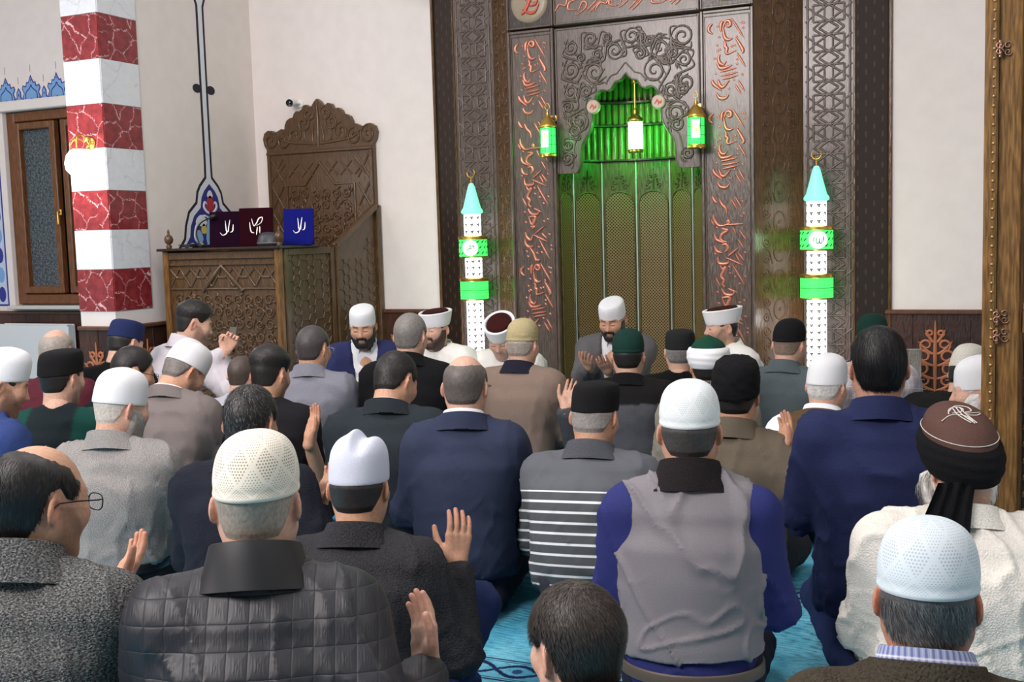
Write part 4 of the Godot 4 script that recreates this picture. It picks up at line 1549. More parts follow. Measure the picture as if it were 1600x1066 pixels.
func lantern(x: float, label: String, which: int) -> void:
	var t := thing("wall_lantern", label, "lantern", Vector3(x, 0, -8.02))
	var gold: Material = mats["brass"]
	var b := MB.new()
	b.turned([Vector2(0.0, 1.985), Vector2(0.06, 1.985), Vector2(0.066, 1.992), Vector2(0.066, 2.008), Vector2(0.062, 2.016)], 32)
	put("bottom_ring", b, gold, t)
	b = MB.new()
	b.turned([Vector2(0.061, 2.014), Vector2(0.061, 2.208)], 32)
	put("green_glass", b, glow("green_lantern_light", sc(48, 230, 90), 1.1, sc(60, 190, 90)), t)
	b = MB.new()
	b.lathe([Vector2(0.062, 2.205), Vector2(0.068, 2.212), Vector2(0.069, 2.225), Vector2(0.06, 2.235), Vector2(0.05, 2.26), Vector2(0.025, 2.29), Vector2(0.014, 2.3), Vector2(0.014, 2.32), Vector2(0.006, 2.33), Vector2(0.006, 2.35)], 32)
	var ring := PackedVector3Array()
	for i in 17:
		var a := TAU * i / 16.0
		ring.append(Vector3(0.018 * cos(a) * (1.0 - 0.35 * sin(a)), 2.372 + 0.024 * sin(a), 0))
	b.tube(ring, 0.004, 6, false)
	put("domed_cap", b, gold, t)
	b = MB.new()
	for i in 8:
		var a := TAU * i / 8.0
		var e := Vector3(cos(a), 0, sin(a)) * 0.062
		b.tube(PackedVector3Array([e + Vector3.UP * 2.012, e + Vector3.UP * 2.21]), 0.0022, 5)
	for y in [2.08, 2.145]:
		var r2 := PackedVector3Array()
		for i in 33:
			r2.append(Vector3(0.062 * cos(TAU * i / 32.0), y, 0.062 * sin(TAU * i / 32.0)))
		b.tube(r2, 0.0018, 5, false)
	put("cage", b, mats["dark_green_metal"], t)
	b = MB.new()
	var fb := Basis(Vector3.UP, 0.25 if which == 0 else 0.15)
	var reflection_pt := func(i: int, j: int) -> Vector3:
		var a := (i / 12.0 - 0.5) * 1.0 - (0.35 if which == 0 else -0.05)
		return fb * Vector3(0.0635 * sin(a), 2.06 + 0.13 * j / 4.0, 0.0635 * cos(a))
	b.grid(13, 5, reflection_pt)
	put("reflection_strip", b, glow("lantern_reflection_glow", sc(255, 255, 255), 1.1), t)  # white reflection on the green glass, painted as a glowing strip
	b = MB.new()
	var strokes := [[[-0.022, 0.05], [-0.022, -0.01]], [[-0.01, 0.045], [-0.008, -0.01], [0.0, -0.014], [0.004, 0.02]], [[0.004, 0.035], [0.008, -0.012], [0.018, -0.008], [0.02, 0.03]], [[0.028, 0.05], [0.028, -0.005]]] if which == 1 else [[[-0.02, 0.03], [0.0, 0.04], [0.005, 0.01], [-0.02, -0.01], [0.015, -0.02]], [[0.0, 0.015], [0.02, 0.02], [0.025, -0.015]]]
	for l in strokes:
		var pts := []
		for q in l:
			var a: float = q[0] / 0.064 - (0.35 if which == 0 else -0.05)
			pts.append(fb * Vector3(0.0645 * sin(a), 2.12 + q[1], 0.0645 * cos(a)))
		b.stroke(spline(pts, 4), 0.004, 0.003, fb * Vector3(0, 0, 1))
	put("script", b, gold, t)
	b = MB.new()
	b.tube(PackedVector3Array([Vector3(0, 2.29, -0.05), Vector3(0, 2.29, -0.13)]), 0.008, 8)
	b.turned([Vector2(0, 0.01), Vector2(0.03, 0.008), Vector2(0.034, 0.0)], 16, Transform3D(Basis(Vector3.RIGHT, PI / 2), Vector3(0, 2.29, -0.13)))
	put("wall_bracket", b, gold, t)
	lamp(t, "lantern_light", Vector3(0, 2.11, 0.11), sc(90, 255, 120), 0.05, 0.05)


func hanging_lantern() -> void:
	var t := thing("hanging_lantern", "brightly lit brass lantern hanging inside the niche arch", "lantern", Vector3(-2.61, 0, -8.26))
	var gold: Material = mats["brass"]
	var b := MB.new()
	b.turned([Vector2(0.0, 2.0), Vector2(0.056, 2.0), Vector2(0.06, 2.006), Vector2(0.06, 2.02), Vector2(0.055, 2.026)], 32)
	put("bottom_ring", b, gold, t)
	b = MB.new()
	b.turned([Vector2(0.055, 2.024), Vector2(0.055, 2.235)], 32)
	put("white_glass", b, glow("white_lantern_light", sc(150, 255, 165), 5.0), t)
	b = MB.new()
	b.lathe([Vector2(0.056, 2.232), Vector2(0.062, 2.24), Vector2(0.06, 2.252), Vector2(0.045, 2.268), Vector2(0.028, 2.28), Vector2(0.018, 2.3), Vector2(0.02, 2.315), Vector2(0.01, 2.33), Vector2(0.007, 2.34)], 32)
	put("domed_cap", b, gold, t)
	b = MB.new()
	b.tube(PackedVector3Array([Vector3(0, 2.335, 0), Vector3(0, 2.54, 0)]), 0.01, 10)
	b.turned([Vector2(0.012, 2.52), Vector2(0.028, 2.525), Vector2(0.03, 2.56), Vector2(0.024, 2.6), Vector2(0, 2.6)], 20)
	put("rod", b, gold, t)
	b = MB.new()
	for y in [2.09, 2.16]:
		var r2 := PackedVector3Array()
		for i in 33:
			r2.append(Vector3(0.056 * cos(TAU * i / 32.0), y, 0.056 * sin(TAU * i / 32.0)))
		b.tube(r2, 0.0015, 5, false)
	put("cage", b, gold, t)
	lamp(t, "lantern_light", Vector3(0, 2.13, -0.12), sc(40, 255, 70), 0.3, 0.06)


# ------------------------------------------------------------------ preacher's pulpit in the corner
func pulpit() -> void:
	var t := thing("carved_pulpit", "carved dark wooden preacher's pulpit with a crested back in the corner", "pulpit", Vector3(-5.67, 0, WALL))
	var wd := wood("pulpit_wood", sc(112, 82, 54), 0.28)
	var post := wood("pulpit_post", sc(150, 104, 56), 0.3)
	var fz := 1.5
	var R := Vector3.RIGHT
	var U := Vector3.UP
	var B := Vector3.BACK
	# front board
	var b := MB.new()
	b.bev(Vector3(0, 0.665, fz - 0.03), Vector3(1.06, 1.33, 0.05), 0.004)
	var fp := put("front_panel", b, wd, t)
	b = MB.new()
	for q in [[1.305, 0.06, 0.03], [1.235, 0.02, 0.02], [0.06, 0.12, 0.03]]:
		b = MB.new()
		b.bev(Vector3(0, q[0], fz + 0.003), Vector3(1.03, q[1], q[2]), 0.006)
		put("front_rail", b, wd, fp)
	b = MB.new()
	for i in 5:
		var x := -0.42 + i * 0.21
		var o := Vector3(x, 1.13, fz - 0.004)
		b.stroke(PackedVector3Array([o + Vector3(-0.1, -0.07, 0), o + Vector3(0, 0.08, 0), o + Vector3(0.1, -0.07, 0)]), 0.011, 0.01, B, false)
		b.stroke(PackedVector3Array([o + Vector3(-0.1, 0.07, 0), o + Vector3(-0.03, 0.0, 0), o + Vector3(0.03, 0.0, 0), o + Vector3(0.1, 0.07, 0)]), 0.011, 0.01, B, false)
	b.stroke(PackedVector3Array([Vector3(-0.52, 1.04, fz - 0.004), Vector3(0.52, 1.04, fz - 0.004)]), 0.01, 0.012, B, false)
	b.stroke(PackedVector3Array([Vector3(-0.2, 1.02, fz), Vector3(0, 1.22, fz), Vector3(0.2, 1.02, fz)]), 0.02, 0.016, B, false)
	scrolls(b, Vector3(0, 0.56, fz - 0.005), R, U, B, 0.98, 0.88, 0.098, 4, 0.009, 0.012)
	put("arabesque_carving", b, wd, fp)
	for sg in [-1.0, 1.0]:
		b = MB.new()
		b.bev(Vector3(sg * 0.545, 0.68, fz + 0.0), Vector3(0.055, 1.36, 0.06), 0.012)
		put("corner_post", b, post, t)
	b = MB.new()
	b.bev(Vector3(0, 1.357, fz - 0.22), Vector3(1.2, 0.022, 0.56), 0.006)
	put("top_board", b, mats["walnut_dark"], t)
	for sg in [-1.0, 1.0]:
		b = MB.new()
		b.lathe([Vector2(0.02, 1.368), Vector2(0.024, 1.39), Vector2(0.012, 1.4), Vector2(0.03, 1.415), Vector2(0.037, 1.44), Vector2(0.03, 1.465), Vector2(0.012, 1.48), Vector2(0.008, 1.49), Vector2(0.012, 1.5), Vector2(0.006, 1.515), Vector2(0, 1.53)], 18, Transform3D(Basis.IDENTITY, Vector3(sg * 0.54, 0, fz - 0.03)))
		put("finial", b, wd, t)
	# sides
	for sg in [-1.0, 1.0]:
		b = MB.new()
		b.bev(Vector3(sg * 0.545, 0.665, 1.12), Vector3(0.04, 1.33, 0.7), 0.004)
		var sp := put("side_panel", b, wd, t)
		var n: Vector3 = R * sg
		b = MB.new()
		ring_frame(b, Vector3(sg * 0.565, 0.68, 1.12), B, U, n, 0.7, 1.33, 0.055, 0.016)
		for j in 8:
			for i in 3:
				var o := Vector3(sg * 0.565, 0.13 + j * 0.16, 0.9 + i * 0.2)
				for k in 6:
					var a := TAU * k / 6.0
					var e := B * cos(a) + U * sin(a)
					var f := B * cos(a + PI / 3) + U * sin(a + PI / 3)
					b.stroke(PackedVector3Array([o + e * 0.055, o + f * 0.055]), 0.006, 0.008, n, false)
					b.stroke(PackedVector3Array([o + e * 0.055, o + e * 0.1]), 0.006, 0.008, n, false)
		put("star_carving", b, wd, sp)
		# stepped rail rising to the back
		var poly := PackedVector2Array([Vector2(0.06, 0), Vector2(0.74, 0), Vector2(0.74, 1.34), Vector2(0.06, 1.68)])
		b = MB.new()
		var xf := Transform3D(Basis(B * 1.0, U, -R if sg < 0 else -R), Vector3(sg * 0.565, 0, 0))
		xf = Transform3D(Basis(B, U, n), Vector3(sg * 0.562, 0, 0))
		b.slab(poly, 0.035, xf)
		var rp := put("sloping_panel", b, wd, t)
		b = MB.new()
		b.bev(Vector3(sg * 0.57, 0.85, 0.045), Vector3(0.05, 1.7, 0.07), 0.01)
		var d := Vector3(0, 1.34 - 1.68, 0.68).normalized()
		b.bev(Vector3(sg * 0.57, 1.52, 0.4), Vector3(0.05, 0.055, 0.78), 0.01, Basis(R, d.cross(R), d))
		b.bev(Vector3(sg * 0.57, 0.68, 0.745), Vector3(0.05, 1.36, 0.03), 0.008)
		for j in 8:
			for i in 3:
				var o := Vector3(sg * 0.562, 0.13 + j * 0.17, 0.17 + i * 0.2)
				if o.y > 1.5 - (o.z) * 0.5:
					continue
				for k in 6:
					var a := TAU * k / 6.0
					var e := B * cos(a) + U * sin(a)
					var f := B * cos(a + PI / 3) + U * sin(a + PI / 3)
					b.stroke(PackedVector3Array([o + e * 0.055, o + f * 0.055]), 0.006, 0.008, n, false)
					b.stroke(PackedVector3Array([o + e * 0.055, o + e * 0.1]), 0.006, 0.008, n, false)
		put("rail_and_carving", b, wd, rp)
	# high back with a lobed crest
	var side := [[0.0, 2.665], [0.03, 2.64], [0.06, 2.6], [0.085, 2.6], [0.115, 2.62], [0.145, 2.612], [0.165, 2.58], [0.195, 2.565], [0.225, 2.57], [0.25, 2.55], [0.265, 2.515], [0.3, 2.51], [0.335, 2.49], [0.355, 2.45], [0.36, 2.415], [0.4, 2.42], [0.44, 2.4], [0.47, 2.39], [0.5, 2.41], [0.545, 2.415], [0.585, 2.39], [0.602, 2.34], [0.59, 2.28], [0.565, 2.24], [0.565, 0.9]]
	var pl := PackedVector2Array(mirror_poly(side))
	b = MB.new()
	b.slab(pl, 0.05, Transform3D(Basis.IDENTITY, Vector3(0, 0, 0.06)))
	var bp := put("back_panel", b, wd, t)
	b = MB.new()
	ring_frame(b, Vector3(0, 1.62, 0.06), R, U, B, 1.12, 1.2, 0.035, 0.014)
	b.bev(Vector3(0, 2.2, 0.066), Vector3(1.13, 0.03, 0.03), 0.008)
	for sg in [-1.0, 1.0]:
		for k in 4:
			var o := Vector3(sg * 0.46, 1.3 + k * 0.25, 0.06)
			b.stroke(PackedVector3Array([o + Vector3(-0.06, -0.1, 0), o + Vector3(0.06, 0.1, 0)]), 0.012, 0.01, B, false)
			b.stroke(PackedVector3Array([o + Vector3(0.06, -0.1, 0), o + Vector3(-0.06, 0.1, 0)]), 0.012, 0.01, B, false)
		b.stroke(PackedVector3Array([Vector3(sg * 0.36, 1.1, 0.06), Vector3(sg * 0.36, 1.9, 0.06), Vector3(sg * 0.16, 1.9, 0.06), Vector3(0, 2.1, 0.06)]), 0.014, 0.012, B, false)
		for k in 3:
			var o := Vector3(sg * (0.13 + 0.15 * k), 2.04, 0.06)
			b.stroke(PackedVector3Array([o + Vector3(-0.06, -0.06, 0), o + Vector3(0.06, 0.06, 0)]), 0.01, 0.009, B, false)
			b.stroke(PackedVector3Array([o + Vector3(0.06, -0.06, 0), o + Vector3(-0.06, 0.06, 0)]), 0.01, 0.009, B, false)
	put("back_moulding", b, wd, bp)
	b = MB.new()
	scrolls(b, Vector3(0, 1.5, 0.06), R, U, B, 0.66, 0.74, 0.105, 6, 0.009, 0.012)
	put("back_carving", b, wd, bp)
	b = MB.new()
	for sg in [-1.0, 1.0]:
		for k in 5:
			var r: float = [0.075, 0.07, 0.075, 0.07, 0.06][k]
			var c: Vector3 = [Vector3(0.52, 2.32, 0), Vector3(0.38, 2.31, 0), Vector3(0.25, 2.36, 0), Vector3(0.15, 2.45, 0), Vector3(0.09, 2.53, 0)][k]
			spiral(b, Vector3(sg * c.x, c.y, 0.06), r, sg, R, U, B, 0.011, 0.012, PI * 0.5, 1.5)
		for k in 5:
			b.stroke(spline([Vector3(sg * 0.02, 2.26, 0.06), Vector3(sg * (0.06 + 0.07 * k), 2.3, 0.06), Vector3(sg * (0.04 + 0.1 * k), 2.44 - 0.02 * k, 0.06)], 5), 0.012, 0.01, B)
	b.stroke(spline([Vector3(0, 2.24, 0.06), Vector3(0, 2.45, 0.06), Vector3(0, 2.62, 0.06)], 5), 0.02, 0.014, B)
	put("crest_carving", b, wd, bp)
	b = MB.new()
	b.bev(Vector3(0, 0.88, 0.8), Vector3(1.04, 0.04, 1.3), 0.005)
	put("seat", b, wd, t)


func velvet(called: String, c: Color) -> StandardMaterial3D:
	var m := mat(called, c, 0.95)
	m.metallic_specular = 0.15
	return m


func plaque(label: String, x: float, z: float, w: float, h: float, turn: float, m: Material, script: Array) -> void:
	var t := thing("award_plaque", label, "plaque", Vector3(x, 1.368, z), turn, "velvet plaques on the pulpit")
	var b := MB.new()
	b.bev(Vector3(0, 0.012, 0.02), Vector3(w, 0.024, 0.1), 0.005)
	put("base", b, m, t)
	b = MB.new()
	var bs := Basis(Vector3.RIGHT, -0.16)
	b.bev(bs * Vector3(0, h * 0.5, 0) + Vector3(0, 0.02, 0), Vector3(w, h, 0.022), 0.005, bs)
	var bo := put("board", b, m, t)
	b = MB.new()
	for l in script:
		var pts := []
		for q in l:
			pts.append(bs * Vector3(q[0] * w, h * 0.5 + q[1] * h, 0.0115) + Vector3(0, 0.02, 0))
		b.stroke(spline(pts, 5), 0.0055, 0.002, bs.z)
	put("script", b, mat("silver_script", sc(214, 210, 204), 0.3, 0.4), bo)


func pulpit_things() -> void:
	var one := [[[-0.02, 0.22], [0.0, 0.0], [0.02, -0.16], [-0.1, -0.22], [-0.18, -0.14]], [[0.12, 0.24], [0.08, 0.0], [0.06, -0.12], [-0.02, -0.06]], [[0.22, 0.1], [0.2, -0.1], [0.12, -0.14]]]
	var two := [[[-0.12, 0.2], [-0.06, 0.0], [0.02, 0.06], [0.1, 0.2], [0.2, 0.22], [0.16, 0.08], [0.02, 0.0]], [[-0.18, 0.1], [-0.14, -0.16], [-0.04, -0.2]], [[0.05, -0.04], [0.02, -0.26]], [[0.12, -0.02], [0.12, -0.22]]]
	plaque("dark purple velvet plaque on the pulpit beside the microphone", -5.8, -7.34, 0.27, 0.27, 0.42, velvet("purple_velvet", sc(30, 10, 28)), one)
	plaque("dark maroon velvet plaque in the middle of the pulpit top", -5.52, -7.36, 0.27, 0.29, 0.42, velvet("maroon_velvet", sc(40, 9, 18)), two)
	plaque("bright blue velvet plaque at the pulpit's corner finial", -5.15, -7.42, 0.24, 0.27, 0.42, velvet("blue_velvet", sc(24, 28, 112)), one)
	var t := thing("gooseneck_microphone", "black gooseneck microphone with a coiled cable on the pulpit", "microphone", Vector3(-6.02, 1.368, -7.28))
	var b := MB.new()
	b.bev(Vector3(0, 0.012, 0), Vector3(0.1, 0.024, 0.09), 0.006)
	put("base", b, mat("black_plastic", sc(18, 18, 20), 0.5), t)
	b = MB.new()
	b.tube(spline([Vector3(0, 0.02, 0), Vector3(-0.03, 0.12, 0), Vector3(0.02, 0.2, 0), Vector3(0.12, 0.24, 0)], 8), 0.006, 8)
	put("neck", b, mats["black_plastic"], t)
	b = MB.new()
	b.lathe([Vector2(0, -0.03), Vector2(0.016, -0.02), Vector2(0.02, 0.01), Vector2(0.014, 0.03), Vector2(0, 0.034)], 14, Transform3D(Basis(Vector3.FORWARD, PI / 2 - 0.3), Vector3(0.14, 0.245, 0)))
	put("capsule", b, mats["black_plastic"], t)
	b = MB.new()
	var loop := []
	for i in 40:
		var a := i * 0.5
		loop.append(Vector3(-0.05 + (0.07 + 0.01 * sin(i * 1.3)) * cos(a), 0.008 + i * 0.0006, 0.09 + 0.05 * sin(a)))
	b.tube(spline(loop, 3), 0.004, 6)
	put("cable", b, mats["black_plastic"], t)
	t = thing("desk_speaker", "low dark rounded speaker between the plaques on the pulpit", "speaker", Vector3(-5.31, 1.368, -7.24))
	b = MB.new()
	b.lathe([Vector2(0.0, 0.11), Vector2(0.05, 0.105), Vector2(0.085, 0.08), Vector2(0.1, 0.03), Vector2(0.1, 0.0), Vector2(0, 0)], 24, Transform3D.IDENTITY, 0.7)
	put("shell", b, mat("dark_slate_plastic", sc(48, 50, 58), 0.45), t)
	b = MB.new()
	b.turned([Vector2(0.1, 0.02), Vector2(0.103, 0.024), Vector2(0.1, 0.028)], 24)
	for k in b.v.size():
		b.v[k].z *= 0.7
	put("trim_ring", b, mat("grey_plastic", sc(120, 120, 124), 0.4), t)
	# camera on the wall
	t = thing("security_camera", "small white bullet security camera on the cream wall", "camera", Vector3(-5.93, 2.64, WALL))
	b = MB.new()
	b.turned([Vector2(0, 0.02), Vector2(0.035, 0.018), Vector2(0.04, 0.0)], 18, Transform3D(Basis(Vector3.RIGHT, PI / 2), Vector3(0.05, 0.0, 0)))
	b.tube(PackedVector3Array([Vector3(0.05, 0, 0.02), Vector3(0.04, 0.0, 0.07)]), 0.012, 8)
	put("mount", b, mats["white_paint"], t)
	var aim := Basis(Vector3.UP, 0.35) * Basis(Vector3.RIGHT, 0.15)
	b = MB.new()
	b.turned([Vector2(0, -0.09), Vector2(0.034, -0.088), Vector2(0.036, -0.08), Vector2(0.036, 0.06), Vector2(0.033, 0.064)], 20, Transform3D(aim * Basis(Vector3.RIGHT, PI / 2), Vector3(0.03, 0, 0.12)))
	put("housing", b, mats["white_paint"], t)
	b = MB.new()
	b.turned([Vector2(0.033, 0.06), Vector2(0.03, 0.052), Vector2(0.012, 0.05), Vector2(0.01, 0.058), Vector2(0, 0.06)], 20, Transform3D(aim * Basis(Vector3.RIGHT, PI / 2), Vector3(0.03, 0, 0.12)))
	put("lens", b, mat("lens_black", sc(14, 14, 18), 0.15), t)


# ------------------------------------------------------------------ carved door at the edge
func carved_gate() -> void:
	var t := thing("carved_gate", "tall carved oak pulpit gate with studded frame and ornate hinges", "gate", Vector3(-0.085, 0, -4.6))
	var oak := wood("carved_oak", sc(160, 118, 66), 0.3)
	var dark := wood("carved_oak_dark", sc(96, 66, 38), 0.35)
	var h := 3.3
	var b := MB.new()
	b.bev(Vector3(0.024, h * 0.5, 0.0), Vector3(0.048, h, 0.12), 0.008)
	b.bev(Vector3(1.15, h * 0.5, 0.0), Vector3(0.1, h, 0.12), 0.008)
	b.bev(Vector3(0.6, h - 0.06, 0.0), Vector3(1.0, 0.12, 0.12), 0.008)
	put("frame", b, oak, t)
	b = MB.new()
	for i in 92:
		b.lathe([Vector2(0.006, 0.0), Vector2(0.0055, 0.003), Vector2(0.003, 0.006), Vector2(0.0, 0.007)], 8, Transform3D(Basis(Vector3.RIGHT, PI / 2), Vector3(0.032, 0.03 + i * 0.0345, 0.06)))
	put("studs", b, mat("stud_brass", sc(190, 160, 110), 0.3, 0.7), t)
	b = MB.new()
	b.bev(Vector3(0.088, h * 0.5 - 0.06, 0.0), Vector3(0.086, h - 0.13, 0.07), 0.006)
	b.bev(Vector3(1.06, h * 0.5 - 0.06, 0.0), Vector3(0.078, h - 0.13, 0.07), 0.006)
	for y in [0.09, 1.02, 2.12, 3.1]:
		b.bev(Vector3(0.576, y, 0.0), Vector3(0.89, 0.09, 0.07), 0.006)
	var leaf := put("leaf_frame", b, oak, t)
	b = MB.new()
	for y in [1.07, 0.97, 2.17, 2.07]:
		b.bev(Vector3(0.576, y, 0.03), Vector3(0.86, 0.016, 0.03), 0.005)
	for i in 60:
		b.bev(Vector3(0.15 + i * 0.0145, 2.155, 0.042), Vector3(0.009, 0.016, 0.012), 0.003)
	b.bev(Vector3(0.137, h * 0.5 - 0.06, 0.02), Vector3(0.014, h - 0.2, 0.03), 0.004)
	put("leaf_moulding", b, dark, leaf)
	for r in [[0.55, 0.78], [1.57, 0.96], [2.6, 0.82]]:
		b = MB.new()
		b.box(Vector3(0.576, r[0], -0.015), Vector3(0.87, r[1], 0.02))
		var pn := put("door_panel", b, dark, t)
		b = MB.new()
		var n := Vector3.BACK
		for j in 12:
			for i in 10:
				var o := Vector3(0.19 + i * 0.087, r[0] - r[1] * 0.5 + (j + 0.5) * r[1] / 12.0, -0.004)
				b.stroke(PackedVector3Array([o + Vector3(-0.043, -0.04, 0), o + Vector3(0.043, 0.04, 0)]), 0.008, 0.014, n, false)
				b.stroke(PackedVector3Array([o + Vector3(0.043, -0.04, 0), o + Vector3(-0.043, 0.04, 0)]), 0.008, 0.014, n, false)
		put("lattice_carving", b, oak, pn)
	for y in [2.03, 1.04, 0.97]:
		b = MB.new()
		for sg in [-1.0, 1.0]:
			for s2 in [-1.0, 1.0]:
				spiral(b, Vector3(0.064 + sg * 0.014, y + s2 * 0.012, 0.062 if sg < 0 else 0.04), 0.013, sg * s2, Vector3.RIGHT, Vector3.UP, Vector3.BACK, 0.0035, 0.006, 0.0, 1.3)
		b.tube(PackedVector3Array([Vector3(0.051, y - 0.03, 0.058), Vector3(0.051, y + 0.03, 0.058)]), 0.005, 8)
		put("hinge", b, mat("hinge_brass", sc(180, 140, 120), 0.3, 0.8), t)


func book_stand() -> void:
	var t := thing("book_stand", "pale carved wooden reading stand before the dark wood panelling", "book stand", Vector3(-0.64, 0, -8.25), 0.25)
	var m := wood("bleached_wood", sc(186, 176, 162), 0.5)
	var n := Vector3.BACK
	for k in 2:
		var b := MB.new()
		var y: float = [0.155, 0.42][k]
		var tilt := Basis(Vector3.RIGHT, [-0.12, 0.1][k])
		b.bev(Vector3(0, y, 0), Vector3(0.2, [0.3, 0.2][k], 0.018), 0.003, tilt)
		var o := put("board", b, m, t)
		b = MB.new()
		scrolls(b, Vector3(0, y, 0.009), Vector3.RIGHT, tilt.y, tilt.z, 0.15, [0.24, 0.15][k], 0.05, 3 + k, 0.003, 0.003)
		ring_frame(b, Vector3(0, y, 0.009), Vector3.RIGHT, tilt.y, tilt.z, 0.19, [0.29, 0.19][k], 0.008, 0.004)
		put("board_carving", b, m, o)
	var b := MB.new()
	for i in 4:
		b.bev(Vector3(-0.075 + i * 0.05, 0.313 + 0.012 * (i % 2), 0.004), Vector3(0.045, 0.03, 0.03), 0.003)
	put("finger_joint", b, m, t)


# ------------------------------------------------------------------ ceiling lamps
func ceiling_lamp(label: String, x: float, y: float, z: float, w: float, d: float, tilt: float, energy: float) -> void:
	var t := thing("ceiling_lamp", label, "ceiling lamp", Vector3(x, y, z), 0.0, "lamp panels under the ceiling")
	var bs := Basis(Vector3.RIGHT, tilt)
	var b := MB.new()
	b.bev(bs * Vector3(0, 0.03, 0), Vector3(w + 0.06, 0.05, d + 0.06), 0.01, bs)
	put("housing", b, mats["white_paint"], t)
	b = MB.new()
	b.box(bs * Vector3(0, 0.0, 0), Vector3(w, 0.01, d), bs)
	put("diffuser_light", b, glow("diffuser_glow", sc(255, 246, 244), 3.0), t)
	b = MB.new()
	for sx in [-1.0, 1.0]:
		b.tube(PackedVector3Array([bs * Vector3(sx * w * 0.4, 0.05, 0), Vector3(sx * w * 0.4, 5.8 - y, 0)]), 0.006, 6)
	put("hanger", b, mats["brass"], t)
	var l := AreaLight3D.new()
	l.name = "panel_light"
	l.area_size = Vector2(w, d)
	l.light_energy = energy
	l.light_color = sc(255, 244, 242)
	l.area_range = 30.0
	l.area_attenuation = 2.0
	l.shadow_enabled = true
	t.add_child(l)
	l.basis = bs * Basis(Vector3.RIGHT, -PI / 2)
	l.position = bs * Vector3(0, -0.012, 0)


# ------------------------------------------------------------------ heads and hands
func ell(p: Vector3, o: Vector3, r: Vector3) -> float:
	var q := p - o
	return (Vector3(q.x / r.x, q.y / r.y, q.z / r.z).length() - 1.0) * minf(r.x, minf(r.y, r.z))


func seg(p: Vector3, a: Vector3, b: Vector3, r0: float, r1: float) -> float:
	var d := b - a
	var h := clampf((p - a).dot(d) / d.length_squared(), 0.0, 1.0)
	return (p - a - d * h).length() - lerpf(r0, r1, h)


# head frame: y up, face towards -z, origin between the ears
func head_field(p: Vector3) -> float:
	var x := absf(p.x)
	var m := Vector3(x, p.y, p.z)
	var o := ell(p, Vector3(0, 0.032, 0.012), Vector3(0.077, 0.094, 0.098))
	o = smin(o, ell(p, Vector3(0, -0.045, -0.03), Vector3(0.06, 0.075, 0.062)), 0.05)
	o = smin(o, (p - Vector3(0, -0.106, -0.066)).length() - 0.022, 0.035)
	o = smin(o, seg(m, Vector3(0.06, -0.045, 0.0), Vector3(0.02, -0.105, -0.055), 0.012, 0.012), 0.035)
	o = smin(o, seg(p, Vector3(0, -0.045, 0.022), Vector3(0, -0.165, 0.032), 0.057, 0.062), 0.04)
	o = smin(o, seg(m, Vector3(0, 0.03, -0.082), Vector3(0.045, 0.03, -0.066), 0.012, 0.01), 0.02)
	o = smin(o, (m - Vector3(0.042, -0.018, -0.06)).length() - 0.024, 0.03)
	# eye sockets, lids
	var s := (m - Vector3(0.031, 0.008, -0.099)).length() - 0.013
	var hs := maxf(0.014 - absf(-s - o), 0.0) / 0.014
	o = maxf(o, -s) + hs * hs * 0.014 * 0.25
	o = smin(o, ell(m, Vector3(0.031, 0.006, -0.079), Vector3(0.0155, 0.0105, 0.0125)), 0.004)
	# nose
	o = smin(o, seg(p, Vector3(0, 0.018, -0.086), Vector3(0, -0.026, -0.109), 0.007, 0.0105), 0.014)
	o = smin(o, (m - Vector3(0.0105, -0.03, -0.098)).length() - 0.0085, 0.008)
	# lips
	o = smin(o, seg(m, Vector3(0.0, -0.06, -0.0905), Vector3(0.02, -0.062, -0.081), 0.0075, 0.004), 0.006)
	o = smin(o, seg(m, Vector3(0.0, -0.071, -0.088), Vector3(0.016, -0.07, -0.082), 0.0075, 0.004), 0.006)
	# ears
	var q := m - Vector3(0.081, 0.0, 0.02)
	q = q.rotated(Vector3.UP, -0.5).rotated(Vector3.RIGHT, 0.2)
	var e := (Vector3(q.x / 0.0085, q.y / 0.032, q.z / 0.019).length() - 1.0) * 0.0085
	var bowl := (Vector3((q.x - 0.008) / 0.008, (q.y - 0.002) / 0.021, (q.z + 0.001) / 0.011).length() - 1.0) * 0.008
	e = maxf(e, -bowl)
	o = smin(o, e, 0.008)
	return o


